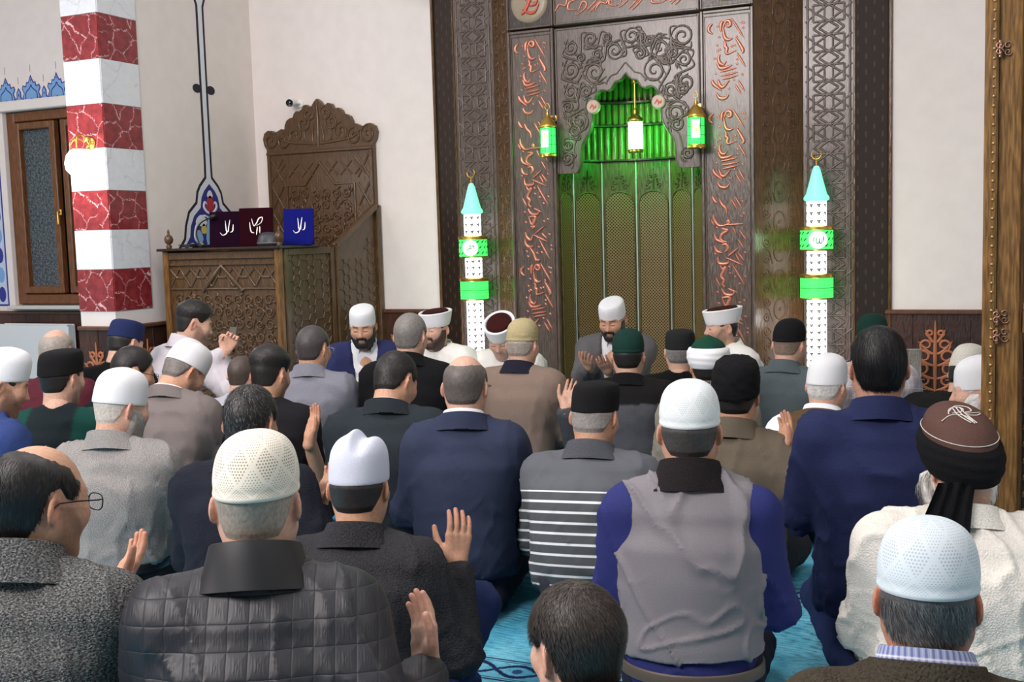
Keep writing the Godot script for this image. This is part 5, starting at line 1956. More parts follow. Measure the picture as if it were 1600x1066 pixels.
# right hand: wrist at the origin, fingers along -z, palm up (+y), thumb towards +x
func hand_field(p: Vector3) -> float:
	var o := 1e3
	for k in 4:
		var bx: float = [0.031, 0.0105, -0.0105, -0.03][k]
		o = smin(o, seg(p, Vector3(bx * 0.6, -0.002, -0.012), Vector3(bx, 0.0, -0.088), 0.0135, 0.0125), 0.012)
	o = smin(o, seg(p, Vector3(0.016, 0.008, -0.02), Vector3(0.03, 0.01, -0.05), 0.015, 0.013), 0.014)
	o = smin(o, seg(p, Vector3(-0.022, 0.008, -0.025), Vector3(-0.026, 0.006, -0.06), 0.012, 0.01), 0.012)
	o = smin(o, seg(p, Vector3(0, 0, 0.022), Vector3(0, 0, -0.01), 0.027, 0.0255), 0.02)
	for k in 4:
		var bx: float = [0.031, 0.0105, -0.0105, -0.03][k]
		var ln: float = [0.072, 0.08, 0.074, 0.058][k]
		var a := Vector3(bx, 0.0, -0.088)
		var spread := Vector3(bx * 0.06, 0, 0)
		var b := a + Vector3(0, 0.010, -1).normalized() * ln * 0.42 + spread * 0.4
		var c := b + Vector3(0, 0.30, -1).normalized() * ln * 0.32 + spread * 0.3
		var d := c + Vector3(0, 0.55, -1).normalized() * ln * 0.26 + spread * 0.2
		var f := minf(seg(p, a, b, 0.0098, 0.0088), minf(seg(p, b, c, 0.0088, 0.008), seg(p, c, d, 0.008, 0.0066)))
		o = smin(o, f, 0.0035)
	var ta := Vector3(0.022, 0.004, -0.02)
	var tb := Vector3(0.05, 0.014, -0.052)
	var tc := Vector3(0.062, 0.024, -0.082)
	var td := Vector3(0.066, 0.034, -0.108)
	var th := minf(seg(p, ta, tb, 0.014, 0.0115), minf(seg(p, tb, tc, 0.0112, 0.0098), seg(p, tc, td, 0.0098, 0.0075)))
	return smin(o, th, 0.009)


# fist around a thin thing held in front of the palm
func grip_field(p: Vector3) -> float:
	var o := 1e3
	for k in 4:
		var bx: float = [0.031, 0.0105, -0.0105, -0.03][k]
		o = smin(o, seg(p, Vector3(bx * 0.6, -0.002, -0.012), Vector3(bx, 0.0, -0.088), 0.0135, 0.0125), 0.012)
	o = smin(o, seg(p, Vector3(0.016, 0.008, -0.02), Vector3(0.03, 0.01, -0.05), 0.015, 0.013), 0.014)
	o = smin(o, seg(p, Vector3(0, 0, 0.022), Vector3(0, 0, -0.01), 0.027, 0.0255), 0.02)
	for k in 4:
		var bx: float = [0.031, 0.0105, -0.0105, -0.03][k]
		var a := Vector3(bx, 0.0, -0.088)
		var b := a + Vector3(0, 0.024, -0.026)
		var c := b + Vector3(0, 0.026, 0.006)
		var d := c + Vector3(0, 0.006, 0.02)
		o = smin(o, minf(seg(p, a, b, 0.0098, 0.0088), minf(seg(p, b, c, 0.0088, 0.008), seg(p, c, d, 0.008, 0.0066))), 0.0035)
	var ta := Vector3(0.022, 0.004, -0.02)
	var tb := Vector3(0.05, 0.02, -0.05)
	var tc := Vector3(0.048, 0.04, -0.076)
	var th := minf(seg(p, ta, tb, 0.014, 0.0115), seg(p, tb, tc, 0.0112, 0.008))
	return smin(o, th, 0.009)


var head_lod := []
var hand_lod := []
var grip_lod := []
var fold_noise := FastNoiseLite.new()
var fine_noise := FastNoiseLite.new()


func templates() -> void:
	fold_noise.seed = 5
	fold_noise.frequency = 1.0
	fold_noise.fractal_type = FastNoiseLite.FRACTAL_NONE
	fine_noise.seed = 11
	fine_noise.frequency = 1.0
	fine_noise.fractal_octaves = 3
	for h in [0.0042, 0.0075]:
		head_lod.append(nets(head_field, Vector3(-0.11, -0.24, -0.135), Vector3(0.11, 0.14, 0.13), h))
	for h in [0.0034, 0.0062]:
		hand_lod.append(nets(hand_field, Vector3(-0.06, -0.04, -0.2), Vector3(0.09, 0.07, 0.11), h))
	grip_lod.append(nets(grip_field, Vector3(-0.06, -0.04, -0.14), Vector3(0.09, 0.08, 0.11), 0.006))


# height of the lower hair edge at depth z (head frame)
func hair_line(z: float) -> float:
	var k := [[-0.11, 0.092], [-0.075, 0.072], [-0.052, 0.045], [-0.03, 0.012], [-0.012, 0.018], [0.005, 0.042], [0.03, 0.032], [0.045, -0.03], [0.06, -0.06], [0.12, -0.072]]
	for i in k.size() - 1:
		if z < k[i + 1][0]:
			return lerpf(k[i][1], k[i + 1][1], clampf((z - k[i][0]) / (k[i + 1][0] - k[i][0]), 0.0, 1.0))
	return -0.072


# thickness of the hair at a head point; style: full, short, fade, bald, rim, boy, buzz
func hair_at(p: Vector3, style: String) -> float:
	if absf(p.x) > 0.0795 and absf(p.y) < 0.035 and p.z > -0.005 and p.z < 0.045:
		return -0.002
	var m := p.y - hair_line(p.z)
	var e := clampf(m / 0.02, -0.3, 1.0)
	var t := 0.0
	match style:
		"full":
			t = 0.008 + 0.007 * clampf((p.y - 0.06) / 0.05, 0.0, 1.0)
		"short":
			t = 0.008
		"fade":
			t = lerpf(0.0022, 0.026, smoothstep(0.03, 0.085, p.y))
		"buzz":
			t = 0.0035
		"boy":
			t = lerpf(0.007, 0.018, smoothstep(0.0, 0.07, p.y))
		"bald", "rim":
			t = 0.007
			var c := (p - Vector3(0, 0.13, -0.03 if style == "bald" else 0.02))
			var r := Vector3(c.x * 1.15, c.y * 0.8, c.z * 0.9).length()
			var open := smoothstep(0.06, 0.1, r + 0.004 * fine_noise.get_noise_3dv(p * 45.0))
			if style == "bald" and p.z < -0.03:
				open *= smoothstep(0.02, -0.01, p.y - 0.055 - 0.3 * (p.z + 0.03))
			e = minf(e, open * 1.3 - 0.3)
	return t * e - 0.0012 * (1.0 - clampf(e, 0.0, 1.0))


func beard_at(p: Vector3, t: float) -> float:
	if p.z > 0.01 or p.y > 0.005:
		return -0.002
	var cheek := lerpf(-0.055, 0.01, smoothstep(-0.085, -0.02, p.z))
	var m := clampf((cheek - p.y) / 0.016, -0.5, 1.0)
	m = minf(m, clampf((p.y + 0.135 + 0.4 * (p.z + 0.06)) / 0.02, -0.5, 1.0))
	# moustache
	if p.y > -0.06 and p.y < -0.04 and absf(p.x) < 0.032 and p.z < -0.075:
		m = maxf(m, 0.75)
	# mouth stays free
	if p.y > -0.078 and p.y < -0.056 and absf(p.x) < 0.021 and p.z < -0.07:
		m = minf(m, -0.4)
	m = minf(m, clampf((0.012 - p.z) / 0.02, -0.5, 1.0))
	return t * m - 0.001 * (1.0 - clampf(m, 0.0, 1.0))


# a shell over part of the head template
func shell(src: MB, thick: Callable, col: Color, grain: float) -> MB:
	var o := MB.new()
	var t := PackedFloat32Array()
	var map := PackedInt32Array()
	map.resize(src.v.size())
	map.fill(-1)
	for k in src.v.size():
		t.append(thick.call(src.v[k]))
	for k in range(0, src.ix.size(), 3):
		var a := src.ix[k]
		var b := src.ix[k + 1]
		var d := src.ix[k + 2]
		if maxf(t[a], maxf(t[b], t[d])) < 0.0:
			continue
		for i in [a, b, d]:
			if map[i] < 0:
				var p := src.v[i]
				var g := 1.0 + grain * (fine_noise.get_noise_3dv(p * Vector3(260, 60, 260)))
				o.col = Color(col.r * g, col.g * g, col.b * g)
				var lump := 1.0 + 0.09 * fine_noise.get_noise_3dv(p * 70.0)
				map[i] = o.add(p + src.n[i] * t[i] * lump, Vector3.ZERO)
			o.ix.append(map[i])
	renormal(o)
	return o


# strands lying along the head on top of a hair shell
func strands(src: MB, thick: Callable, col: Color, count: int, rng: RandomNumberGenerator, lift := 0.35, length := 0.024, crown := Vector3(0.01, 0.125, 0.035), gray := 0.0) -> MB:
	var o := MB.new()
	var tri_n := src.ix.size() / 3
	var tries := 0
	while o.v.size() < count * 4 and tries < count * 6:
		tries += 1
		var k := rng.randi_range(0, tri_n - 1) * 3
		var f := rng.randf()
		var g := rng.randf()
		if f + g > 1.0:
			f = 1.0 - f
			g = 1.0 - g
		var a := src.ix[k]
		var b := src.ix[k + 1]
		var d := src.ix[k + 2]
		var p := src.v[a] + (src.v[b] - src.v[a]) * f + (src.v[d] - src.v[a]) * g
		var t: float = thick.call(p)
		if t < 0.001:
			continue
		var nn := (src.n[a] + src.n[b] + src.n[d]).normalized()
		var flow := p - crown
		flow += Vector3(0, -0.02, 0).rotated(Vector3.FORWARD, 0.3)
		flow = (flow - nn * flow.dot(nn)).normalized()
		flow = flow.rotated(nn, 0.5 * fine_noise.get_noise_3dv(p * 22.0) + rng.randf_range(-0.25, 0.25) + 0.35)
		var ln := length * rng.randf_range(0.5, 1.1) * clampf(t / 0.008, 0.35, 1.0)
		var root := p + nn * t * 0.85
		var mid := root + flow * ln * 0.5 + nn * ln * lift * 0.6
		var tip := root + flow * ln + nn * ln * lift * 0.6
		var sd := nn.cross(flow).normalized() * rng.randf_range(0.0006, 0.0011)
		var u := rng.randf_range(0.6, 1.6)
		var cc := Color(col.r * u, col.g * u, col.b * u)
		if rng.randf() < gray:
			cc = Color(0.16, 0.155, 0.15) * rng.randf_range(0.6, 1.6)
		o.col = cc
		var nr := (nn + flow * 0.2).normalized()
		var i := o.add(root - sd, nr)
		o.add(root + sd, nr)
		o.add(mid + sd * 0.8, nr)
		o.add(mid - sd * 0.8, nr)
		var j := o.add(tip, nr)
		o.ix.append_array([i, i + 1, i + 2, i, i + 2, i + 3, i + 3, i + 2, j])
	return o


# ------------------------------------------------------------------ head wear
# profile of (scale of the rim ellipse, height); tilt lifts the front
func cap_mesh(prof: Array, tilt := 0.0, crease := 0, seg_n := 56, grow := 1.0, back := 0.012, lump := 0.0) -> MB:
	var o := MB.new()
	var fine := []
	for j in prof.size() - 1:
		var p0: Vector2 = prof[maxi(j - 1, 0)]
		var p1: Vector2 = prof[j]
		var p2: Vector2 = prof[j + 1]
		var p3: Vector2 = prof[mini(j + 2, prof.size() - 1)]
		for k in 4:
			fine.append(p1.cubic_interpolate(p2, p0, p3, k / 4.0))
	fine.append(prof[-1])
	var f := func(i: int, j: int) -> Vector3:
		var a := TAU * (i % seg_n) / seg_n
		var s: float = maxf(fine[j].x, 0.0) * grow
		var y: float = fine[j].y
		var x := 0.0835 * s * cos(a)
		var z := 0.1045 * s * sin(a)
		if crease == 1:      # sagging ridge along the crown
			y -= 0.016 * exp(-pow((x - 0.018) / 0.02, 2.0)) * smoothstep(0.09, 0.14, y)
			y += 0.010 * exp(-pow((x + 0.012) / 0.014, 2.0)) * smoothstep(0.1, 0.14, y)
		elif crease == 2:    # six stitched panels
			var w := absf(sin(a * 3.0))
			x *= 0.985 + 0.02 * w
			z *= 0.985 + 0.02 * w
		elif crease == 3:    # wound cloth
			var w := sin(y * 210.0 + a * 1.0 + 1.4 * sin(a * 2.0))
			x *= 1.0 + 0.014 * w
			z *= 1.0 + 0.014 * w
		if lump > 0.0:
			var g := 1.0 + lump * fine_noise.get_noise_3d(x * 28.0, y * 28.0, z * 28.0)
			x *= g
			z *= g
			y += lump * 0.12 * fine_noise.get_noise_3d(x * 30.0 + 9.0, y * 30.0, z * 30.0)
		return Vector3(x, y - tilt * z, z + back)
	o.grid(seg_n + 1, fine.size(), f)
	# inner lip so that the rim has thickness
	var g2 := func(i: int, j: int) -> Vector3:
		var p: Vector3 = f.call(i, 0)
		return p if j == 0 else Vector3(p.x * 0.93, p.y + (0.0 if j == 1 else 0.02), (p.z - back) * 0.94 + back)
	o.grid(seg_n + 1, 3, g2)
	return o


const KNIT := [Vector2(1.0, 0.028), Vector2(1.025, 0.034), Vector2(1.01, 0.045), Vector2(1.02, 0.06), Vector2(0.99, 0.085), Vector2(0.9, 0.112), Vector2(0.72, 0.134), Vector2(0.42, 0.149), Vector2(0.14, 0.153), Vector2(0.0, 0.1535)]
const KUFI := [Vector2(1.0, 0.028), Vector2(1.02, 0.034), Vector2(1.02, 0.06), Vector2(1.015, 0.09), Vector2(0.975, 0.112), Vector2(0.87, 0.127), Vector2(0.55, 0.136), Vector2(0.0, 0.139)]
const TAKKE := [Vector2(1.0, 0.026), Vector2(1.02, 0.032), Vector2(1.02, 0.05), Vector2(1.0, 0.085), Vector2(0.93, 0.117), Vector2(0.74, 0.143), Vector2(0.45, 0.158), Vector2(0.15, 0.165), Vector2(0.0, 0.166)]
const BEANIE := [Vector2(1.02, 0.012), Vector2(1.07, 0.02), Vector2(1.1, 0.045), Vector2(1.1, 0.07), Vector2(1.08, 0.1), Vector2(0.98, 0.13), Vector2(0.75, 0.15), Vector2(0.4, 0.16), Vector2(0.0, 0.162)]
const SARIK := [Vector2(1.0, 0.03), Vector2(1.05, 0.036), Vector2(1.13, 0.06), Vector2(1.24, 0.108), Vector2(1.27, 0.122), Vector2(1.22, 0.128), Vector2(1.08, 0.124), Vector2(1.0, 0.108)]
const FEZ := [Vector2(1.0, 0.08), Vector2(1.0, 0.11), Vector2(0.96, 0.128), Vector2(0.87, 0.135), Vector2(0.5, 0.138), Vector2(0.0, 0.138)]


# ------------------------------------------------------------------ persons
func ik(a: Vector3, b: Vector3, l1: float, l2: float, pole: Vector3) -> Vector3:
	var d := b - a
	var l := clampf(d.length(), 0.05, (l1 + l2) * 0.995)
	var u := d.normalized()
	var x := (l1 * l1 - l2 * l2 + l * l) / (2.0 * l)
	var y := sqrt(maxf(l1 * l1 - x * x, 0.0))
	var w := (pole - u * pole.dot(u)).normalized()
	return a + u * x + w * y


func folds(m: MB, amp: float, f: Field, seed_v: float, elbows: Array, seam := 0.0, seam_x := 0.19) -> void:
	for k in m.v.size():
		var p := m.v[k]
		var q := p - f.P
		var lx := q.dot(f.R)
		var t := q.dot(f.A)
		# long soft folds hanging from the shoulders, small ones near the elbows and at the waist
		var lz := q.dot(f.F)
		var a := fold_noise.get_noise_3d(lx * 7.0 + seed_v + t * 3.2, t * 1.9 - lx * 1.5, lz * 5.0 + seed_v)
		var a2 := fold_noise.get_noise_3d(lx * 5.0 - t * 6.0 + seed_v * 3.0, t * 3.5 + lx * 3.0, lz * 5.0)
		var w := pow(maxf(0.0, 1.0 - absf(a) * 3.4), 2.0) + 0.8 * pow(maxf(0.0, 1.0 - absf(a2) * 3.8), 2.0) * smoothstep(0.34, 0.12, t) + a * 0.5 - 0.3
		for e in elbows:
			var r: float = p.distance_to(e)
			w += 0.9 * exp(-r * r / 0.012) * fold_noise.get_noise_3d(p.x * 12.0 + seed_v, p.y * 30.0 + p.z * 14.0, p.z * 12.0)
		var dd := amp * 1.25 * w
		if seam > 0.0 and t > f.L * 0.42:
			var s := absf(absf(lx) - seam_x - 0.03 * (t - f.L * 0.75))
			dd -= seam * exp(-s * s / 0.00006)
		m.v[k] = p + m.n[k] * dd
	renormal(m)


func body_uv(m: MB, f: Field) -> void:
	for k in m.v.size():
		var q := m.v[k] - f.P
		m.uv[k] = Vector2(atan2(q.dot(f.R), -q.dot(f.F)) / TAU + 0.5, q.dot(f.A))


func knots(src: Array, s: float) -> PackedFloat32Array:
	var o := PackedFloat32Array()
	for k in src:
		o.append(k * s)
	return o


const PERSON := {
	"rel": 10.0, "hrel": 10.0, "bow": 12.0, "tilt": 0.0, "skin": Color(0.80, 0.60, 0.49), "g": 1.0, "sw": 0.165, "lean": 8.0, "bulge": 0.035, "ph": 0.2,
	"hair": "short", "hair_c": Color(0.012, 0.010, 0.009), "beard": 0.0, "beard_c": Color(0.014, 0.012, 0.011), "legs": "kneel", "size": 1.0,
	"rh": Vector3(0.15, -0.30, -0.30), "lh": Vector3(-0.15, -0.30, -0.30), "rf": Vector3(-0.12, 0.5, -0.85), "lf": Vector3(0.12, 0.5, -0.85), "rn": Vector3(-0.25, 0.75, 0.55), "ln": Vector3(0.25, 0.75, 0.55),
	"fold": 0.006, "seam": 0.0, "grip": false, "arms": "long", "near": false, "hands": true,
}


# builds one seated person; returns the node and what the extras need
func person(spec: Dictionary) -> Dictionary:
	var s := PERSON.duplicate()
	s.merge(spec, true)
	var z: float = s.dist
	var k: float = s.size
	var head_w: Vector3 = s.at
	var yaw: float = deg_to_rad(s.view - s.rel)
	var yaw_h: float = deg_to_rad(s.rel - s.hrel)
	var rh := Basis.from_euler(Vector3(deg_to_rad(-s.bow), yaw_h, deg_to_rad(s.tilt)))
	var nb := Basis.from_euler(Vector3(deg_to_rad(-s.bow * 0.75), yaw_h * 0.3, 0)) * Vector3(0, -0.13, 0.046) * k
	# local frame: origin on the floor under the hips, facing -z
	var turn := Basis(Vector3.UP, yaw)
	var hip_y: float = s.ph * k
	var neck_y := head_w.y + nb.y
	var back := (neck_y - hip_y) * tan(deg_to_rad(s.lean))
	var origin := head_w + turn * Vector3(nb.x, 0, nb.z + back)
	origin.y = 0.0
	var node := thing("person", s.label, "person", origin, yaw, s.get("group", ""))
	var hd := Vector3(-nb.x, head_w.y, -nb.z - back)
	var N := Vector3(0, neck_y, -back)
	var P := Vector3(0, hip_y, 0)
	var axis := (N - P).normalized()
	var L := N.distance_to(P)
	var R := Vector3.RIGHT
	var F := R.cross(axis) * -1.0
	F = axis.cross(R).normalized()
	if F.z > 0.0:
		F = -F
	var sw: float = s.sw * k
	var dn := -axis
	var sh := [N + R * sw + dn * 0.082 * k, N - R * sw + dn * 0.082 * k]
	var hand := [N + s.rh * k, N + s.lh * k]
	for i in 2:
		var key: String = ["rhw", "lhw"][i]
		if s.has(key):
			hand[i] = turn.inverse() * (s[key] - origin)
	var elb := []
	for i in 2:
		var sg := 1.0 if i == 0 else -1.0
		var l1 := 0.285 * k
		var l2 := 0.255 * k
		var d: Vector3 = hand[i] - sh[i]
		if d.length() > (l1 + l2) * 0.99:
			hand[i] = sh[i] + d.normalized() * (l1 + l2) * 0.99
		elb.append(ik(sh[i], hand[i], l1, l2, s.get("pole_r" if i == 0 else "pole_l", Vector3(sg * 0.48, -0.85, 0.5))))
	var h := clampf(z * 0.0037, 0.0085, 0.022)
	var near: bool = z < 3.4
	var g: float = s.g
	var RX := [0.19, 0.188, 0.182, 0.19, 0.2, 0.168, 0.07]
	var RZ := [0.165, 0.145, 0.132, 0.132, 0.126, 0.095, 0.062]
	var box_lo := Vector3(-0.45, -0.02, -0.75) * k
	var box_hi := Vector3(0.45, neck_y + 0.1, 0.42) * k
	box_hi.y = neck_y + 0.12
	for i in 2:
		for q in [elb[i], hand[i]]:
			box_lo = box_lo.min(q - Vector3.ONE * 0.12)
			box_hi = box_hi.max(q + Vector3.ONE * 0.12)
	# ---- skin: head, neck, thin core, hands in one mesh
	var skin := MB.new()
	var src: MB = head_lod[0 if z < 4.6 or s.near else 1]
	var hx := Transform3D(rh.scaled(Vector3.ONE * 1.0), hd)
	hx.basis = rh * Basis.from_scale(Vector3.ONE * s.get("head", 1.0) * k)
	var hc: Color = s.hair_c
	var hm := MB.new()
	hm.v = src.v.duplicate()
	hm.n = src.n.duplicate()
	hm.uv = src.uv
	hm.ix = src.ix
	var sk: Color = s.skin.srgb_to_linear()
	for q in src.v:
		var m := Vector3(absf(q.x), q.y, q.z)
		var cc := sk
		var blush := exp(-m.distance_squared_to(Vector3(0.045, -0.02, -0.07)) / 0.0006) * 0.5 + exp(-m.distance_squared_to(Vector3(0.085, 0, 0.02)) / 0.0012) * 0.9 + exp(-m.distance_squared_to(Vector3(0, -0.03, -0.11)) / 0.0003) * 0.5
		cc = Color(cc.r * (1.0 + 0.04 * blush), cc.g * (1.0 - 0.16 * blush), cc.b * (1.0 - 0.18 * blush))
		if q.z < -0.05:
			var lip := exp(-pow((q.y + 0.0655) / 0.009, 2.0)) * smoothstep(0.028, 0.018, m.x)
			cc = cc.lerp(Color(0.34, 0.13, 0.11), lip * 0.55)
			var brow := exp(-pow((q.y - 0.031 + 2.2 * pow(m.x - 0.032, 2.0)) / 0.0055, 2.0)) * smoothstep(0.008, 0.016, m.x) * smoothstep(0.056, 0.048, m.x)
			cc = cc.lerp(s.get("brow_c", hc), brow * 0.85)
			var lid := exp(-pow((q.y - 0.0015 + 4.0 * pow(m.x - 0.031, 2.0)) / 0.0028, 2.0)) * smoothstep(0.015, 0.02, m.x) * smoothstep(0.047, 0.042, m.x)
			cc = cc.lerp(Color(0.03, 0.02, 0.02), lid * 0.8)
		if s.beard > 0.0 and s.beard < 0.0045:
			cc = cc.lerp(s.beard_c, clampf(beard_at(q, 1.0), 0.0, 1.0) * 0.45)
		hm.c.append(cc)
	skin.take(hm, hx)
	skin.col = sk
	var core := Field.new()
	core.torso = false
	core.cap(P, P.lerp(N, 0.75), 0.09 * k, 0.085 * k)
	core.cap(P.lerp(N, 0.75), N, 0.085 * k, 0.05 * k, 0.06)
	core.cap(N, hd + rh * Vector3(0, -0.12, 0.03) * k, 0.05 * k, 0.045 * k, 0.04)
	var bare: bool = s.arms == "bare"
	for i in 2:
		core.cap(N + dn * 0.08 * k, sh[i], 0.045, 0.045, 0.03)
		core.cap(sh[i], elb[i], 0.05 if bare else 0.036, 0.044 if bare else 0.032, 0.02)
		core.cap(elb[i], hand[i], 0.044 if bare else 0.03, 0.029 if bare else 0.027, 0.012)
	var cm := nets(core.d, box_lo, box_hi, 0.02 if not bare else 0.014)
	cm.c.fill(sk)
	skin.take(cm, Transform3D.IDENTITY)
	if s.hands:
		for i in 2:
			var fd: Vector3 = (s.rf if i == 0 else s.lf).normalized()
			var pn: Vector3 = s.rn if i == 0 else s.ln
			pn = (pn - fd * pn.dot(fd)).normalized()
			var bx := Basis(fd.cross(pn) if i == 0 else -fd.cross(pn), pn, -fd)
			var hs: MB = grip_lod[0] if s.grip else hand_lod[0 if z < 3.6 else 1]
			var hm2 := MB.new()
			hm2.v = hs.v
			hm2.n = hs.n
			hm2.uv = hs.uv
			hm2.ix = hs.ix
			for q in hs.v:
				var tip := smoothstep(-0.11, -0.17, q.z) + smoothstep(0.02, 0.03, q.y) * 0.3 + smoothstep(0.05, 0.065, q.x) * 0.4
				hm2.c.append(Color(sk.r * (1.0 + 0.03 * tip), sk.g * (0.97 - 0.12 * tip), sk.b * (0.96 - 0.12 * tip)))
			skin.take(hm2, Transform3D(bx * Basis.from_scale(Vector3.ONE * k), hand[i]))
	var body := put("body", skin, m_skin, node)
	body.set_meta("label", "skin of head, neck and hands")
	# ---- garments
	var seed_v: float = s.at.x * 47.0 + s.at.z * 13.0
	var outer: Field
	for gm in s.wear:
		var f := Field.new()
		f.P = P
		f.A = axis
		f.L = L
		f.R = R
		f.F = F
		f.bulge = s.bulge
		f.grow = gm.get("grow", 0.0)
		f.rx = knots(RX, g * k)
		f.rz = knots(RZ, g * k * gm.get("deep", 1.0))
		f.tlo = gm.get("hem", -0.16)
		var kind: String = gm.kind
		for i in 2:
			var sg := 1.0 if i == 0 else -1.0
			f.cap(N + R * sg * 0.045 * k + dn * 0.035 * k, (sh[i] if kind != "vest" else sh[i].lerp(N, 0.24)) + dn * 0.008 * k, 0.05 * k, 0.062 * k if kind != "vest" else 0.066 * k, 0.05)
			if kind != "shell" and kind != "vest":
				f.cap(sh[i], elb[i] if kind != "tee" else sh[i].lerp(elb[i], 0.72), 0.066 * k * minf(g, 1.12), 0.056 * k, 0.075)
				if kind != "tee":
					f.cap(elb[i], elb[i].lerp(hand[i], 0.9), 0.054 * k, 0.043 * k * gm.get("cuff", 1.0), 0.025)
		f.cut = gm.get("cut", 0)
		f.cutw = gm.get("cutw", 0.03)
		if gm.has("long"):     # robe: skirt over the folded legs
			for sg in [-1.0, 1.0]:
				f.cap(P + R * sg * 0.08, Vector3(sg * 0.17, 0.11, -0.4) * k, 0.11 * k, 0.1 * k, 0.08)
				f.cap(Vector3(sg * 0.17, 0.08, -0.4) * k, Vector3(sg * 0.13, 0.07, 0.12) * k, 0.075 * k, 0.07 * k, 0.06)
		if kind != "shell":
			outer = f
		var mm := nets(f.d, box_lo - Vector3.ONE * 0.05, box_hi + Vector3.ONE * 0.05, h if gm.get("h", 0.0) == 0.0 else gm.h)
		folds(mm, gm.get("fold", s.fold), f, seed_v, elb, gm.get("seam", s.seam) if near else 0.0, sw * 0.99)
		body_uv(mm, f)
		if gm.get("planar", false):
			for q in mm.v.size():
				mm.uv[q].x = (mm.v[q] - P).dot(R)
		if gm.has("shape"):
			gm.shape.call(mm, f)
		if gm.has("paint"):
			for q in mm.v.size():
				mm.c[q] = gm.paint.call(mm.v[q], f)
		var o := put(gm.called, mm, gm.m, node)
		if gm.has("label"):
			o.set_meta("label", gm.label)
	# ---- legs
	var lf := Field.new()
	lf.torso = false
	lf.cap(P + R * 0.06, P - R * 0.06, 0.125 * k * g, 0.125 * k * g)
	var knee := [Vector3(0.17, 0.1, -0.4) * k, Vector3(-0.17, 0.1, -0.4) * k]
	var ank := [Vector3(0.12, 0.06, 0.05) * k, Vector3(-0.12, 0.06, 0.05) * k]
	var toe := [Vector3(0.07, 0.045, 0.22) * k, Vector3(-0.07, 0.045, 0.22) * k]
	if s.legs == "cross":
		knee = [Vector3(0.38, 0.13, -0.26) * k, Vector3(-0.38, 0.13, -0.26) * k]
		ank = [Vector3(-0.1, 0.07, -0.34) * k, Vector3(0.1, 0.09, -0.26) * k]
		toe = [Vector3(-0.24, 0.06, -0.28) * k, Vector3(0.24, 0.06, -0.2) * k]
	if s.has("knee"):
		knee = s.knee
		ank = s.ank
		toe = s.toe
	for i in 2:
		lf.cap(P + R * (0.085 if i == 0 else -0.085) * k, knee[i], 0.105 * k, 0.072 * k, 0.06)
		lf.cap(knee[i], ank[i], 0.068 * k, 0.045 * k, 0.03)
		lf.cap(ank[i], toe[i], 0.042 * k, 0.036 * k, 0.02)
	var blo := Vector3(-0.3, -0.05, -0.55)
	var bhi := Vector3(0.3, hip_y + 0.2, 0.35)
	for q in knee + ank + toe:
		blo = blo.min(q - Vector3.ONE * 0.12)
		bhi = bhi.max(q + Vector3.ONE * 0.12)
	var lm := nets(lf.d, blo, bhi, maxf(h * 1.8, 0.018))
	for q in lm.v.size():
		lm.v[q] += lm.n[q] * 0.006 * fold_noise.get_noise_3dv(lm.v[q] * 14.0 + Vector3.ONE * seed_v)
		lm.v[q].y = maxf(lm.v[q].y, 0.006)
	renormal(lm)
	put("trousers", lm, s.legs_m, node)
	# ---- hair, beard, head wear
	var hm_c: Color = hc
	if s.hair != "none":
		var under: bool = s.has("hats")
		var th := func(p: Vector3) -> float: return minf(hair_at(p, s.hair), (0.036 - p.y) * 0.4 - 0.002) if under else hair_at(p, s.hair)
		var hair := shell(src, th, hm_c, 0.5)
		if not s.has("strands") and not under:
			s["strands"] = 1800
			s["lift"] = 0.18
			s["strand_len"] = 0.018 if s.hair == "full" or s.hair == "fade" else 0.009
		if s.has("strands"):
			var rng := RandomNumberGenerator.new()
			rng.seed = int(s.at.x * -1000.0)
			var st := strands(src, th, hm_c, s.strands, rng, s.get("lift", 0.35), s.get("strand_len", 0.024), s.get("crown", Vector3(0.01, 0.125, 0.035)), s.get("gray", 0.0))
			hair.take(st, Transform3D.IDENTITY)
		var hb := MB.new()
		hb.take(hair, hx)
		put("hair", hb, m_hair, node)
	if s.beard >= 0.0045:
		var bt: float = s.beard
		var be := shell(src, func(p: Vector3) -> float: return beard_at(p, bt), s.beard_c, 0.5)
		if s.has("beard_strands"):
			var rng := RandomNumberGenerator.new()
			rng.seed = 77 + int(s.at.x * -1000.0)
			be.take(strands(src, func(p: Vector3) -> float: return beard_at(p, bt), s.beard_c, s.beard_strands, rng, 0.5, 0.05, Vector3(0, 0.1, 0.02)), Transform3D.IDENTITY)
		var bb := MB.new()
		bb.take(be, hx)
		put("beard", bb, m_hair, node)
	for c in s.get("hats", []):
		var cmesh := cap_mesh(c.prof, c.get("tilt", 0.0), c.get("crease", 0), c.get("seg", 56 if z < 4.6 else 36), c.get("grow", 1.0), c.get("back", 0.012), c.get("lump", 0.0))
		var cb := MB.new()
		cb.take(cmesh, hx * Transform3D(Basis.IDENTITY, Vector3(0, c.get("dy", 0.0), 0)))
		var o := put(c.called, cb, c.m, node)
		if c.has("label"):
			o.set_meta("label", c.label)
	# ---- collar
	for c in s.get("collars", []):
		var up: Vector3 = ((hd + rh * Vector3(0, -0.1, 0.03) * k) - N).normalized().lerp(axis, c.get("straight", 0.4)).normalized()
		var sd := R
		var ff := up.cross(sd).normalized()
		if ff.z > 0.0:
			ff = -ff
		var b := MB.new()
		var r0: float = c.get("r", 0.078) * 1.06 * k
		var hgt: float = c.get("h", 0.04) * 1.25 * k
		var gap: float = c.get("gap", 0.5)
		var base: Vector3 = N + dn * c.get("drop", 0.012) * k
		var low_y: float = c.get("low_y", -0.024) * k
		var foot := PackedFloat32Array()
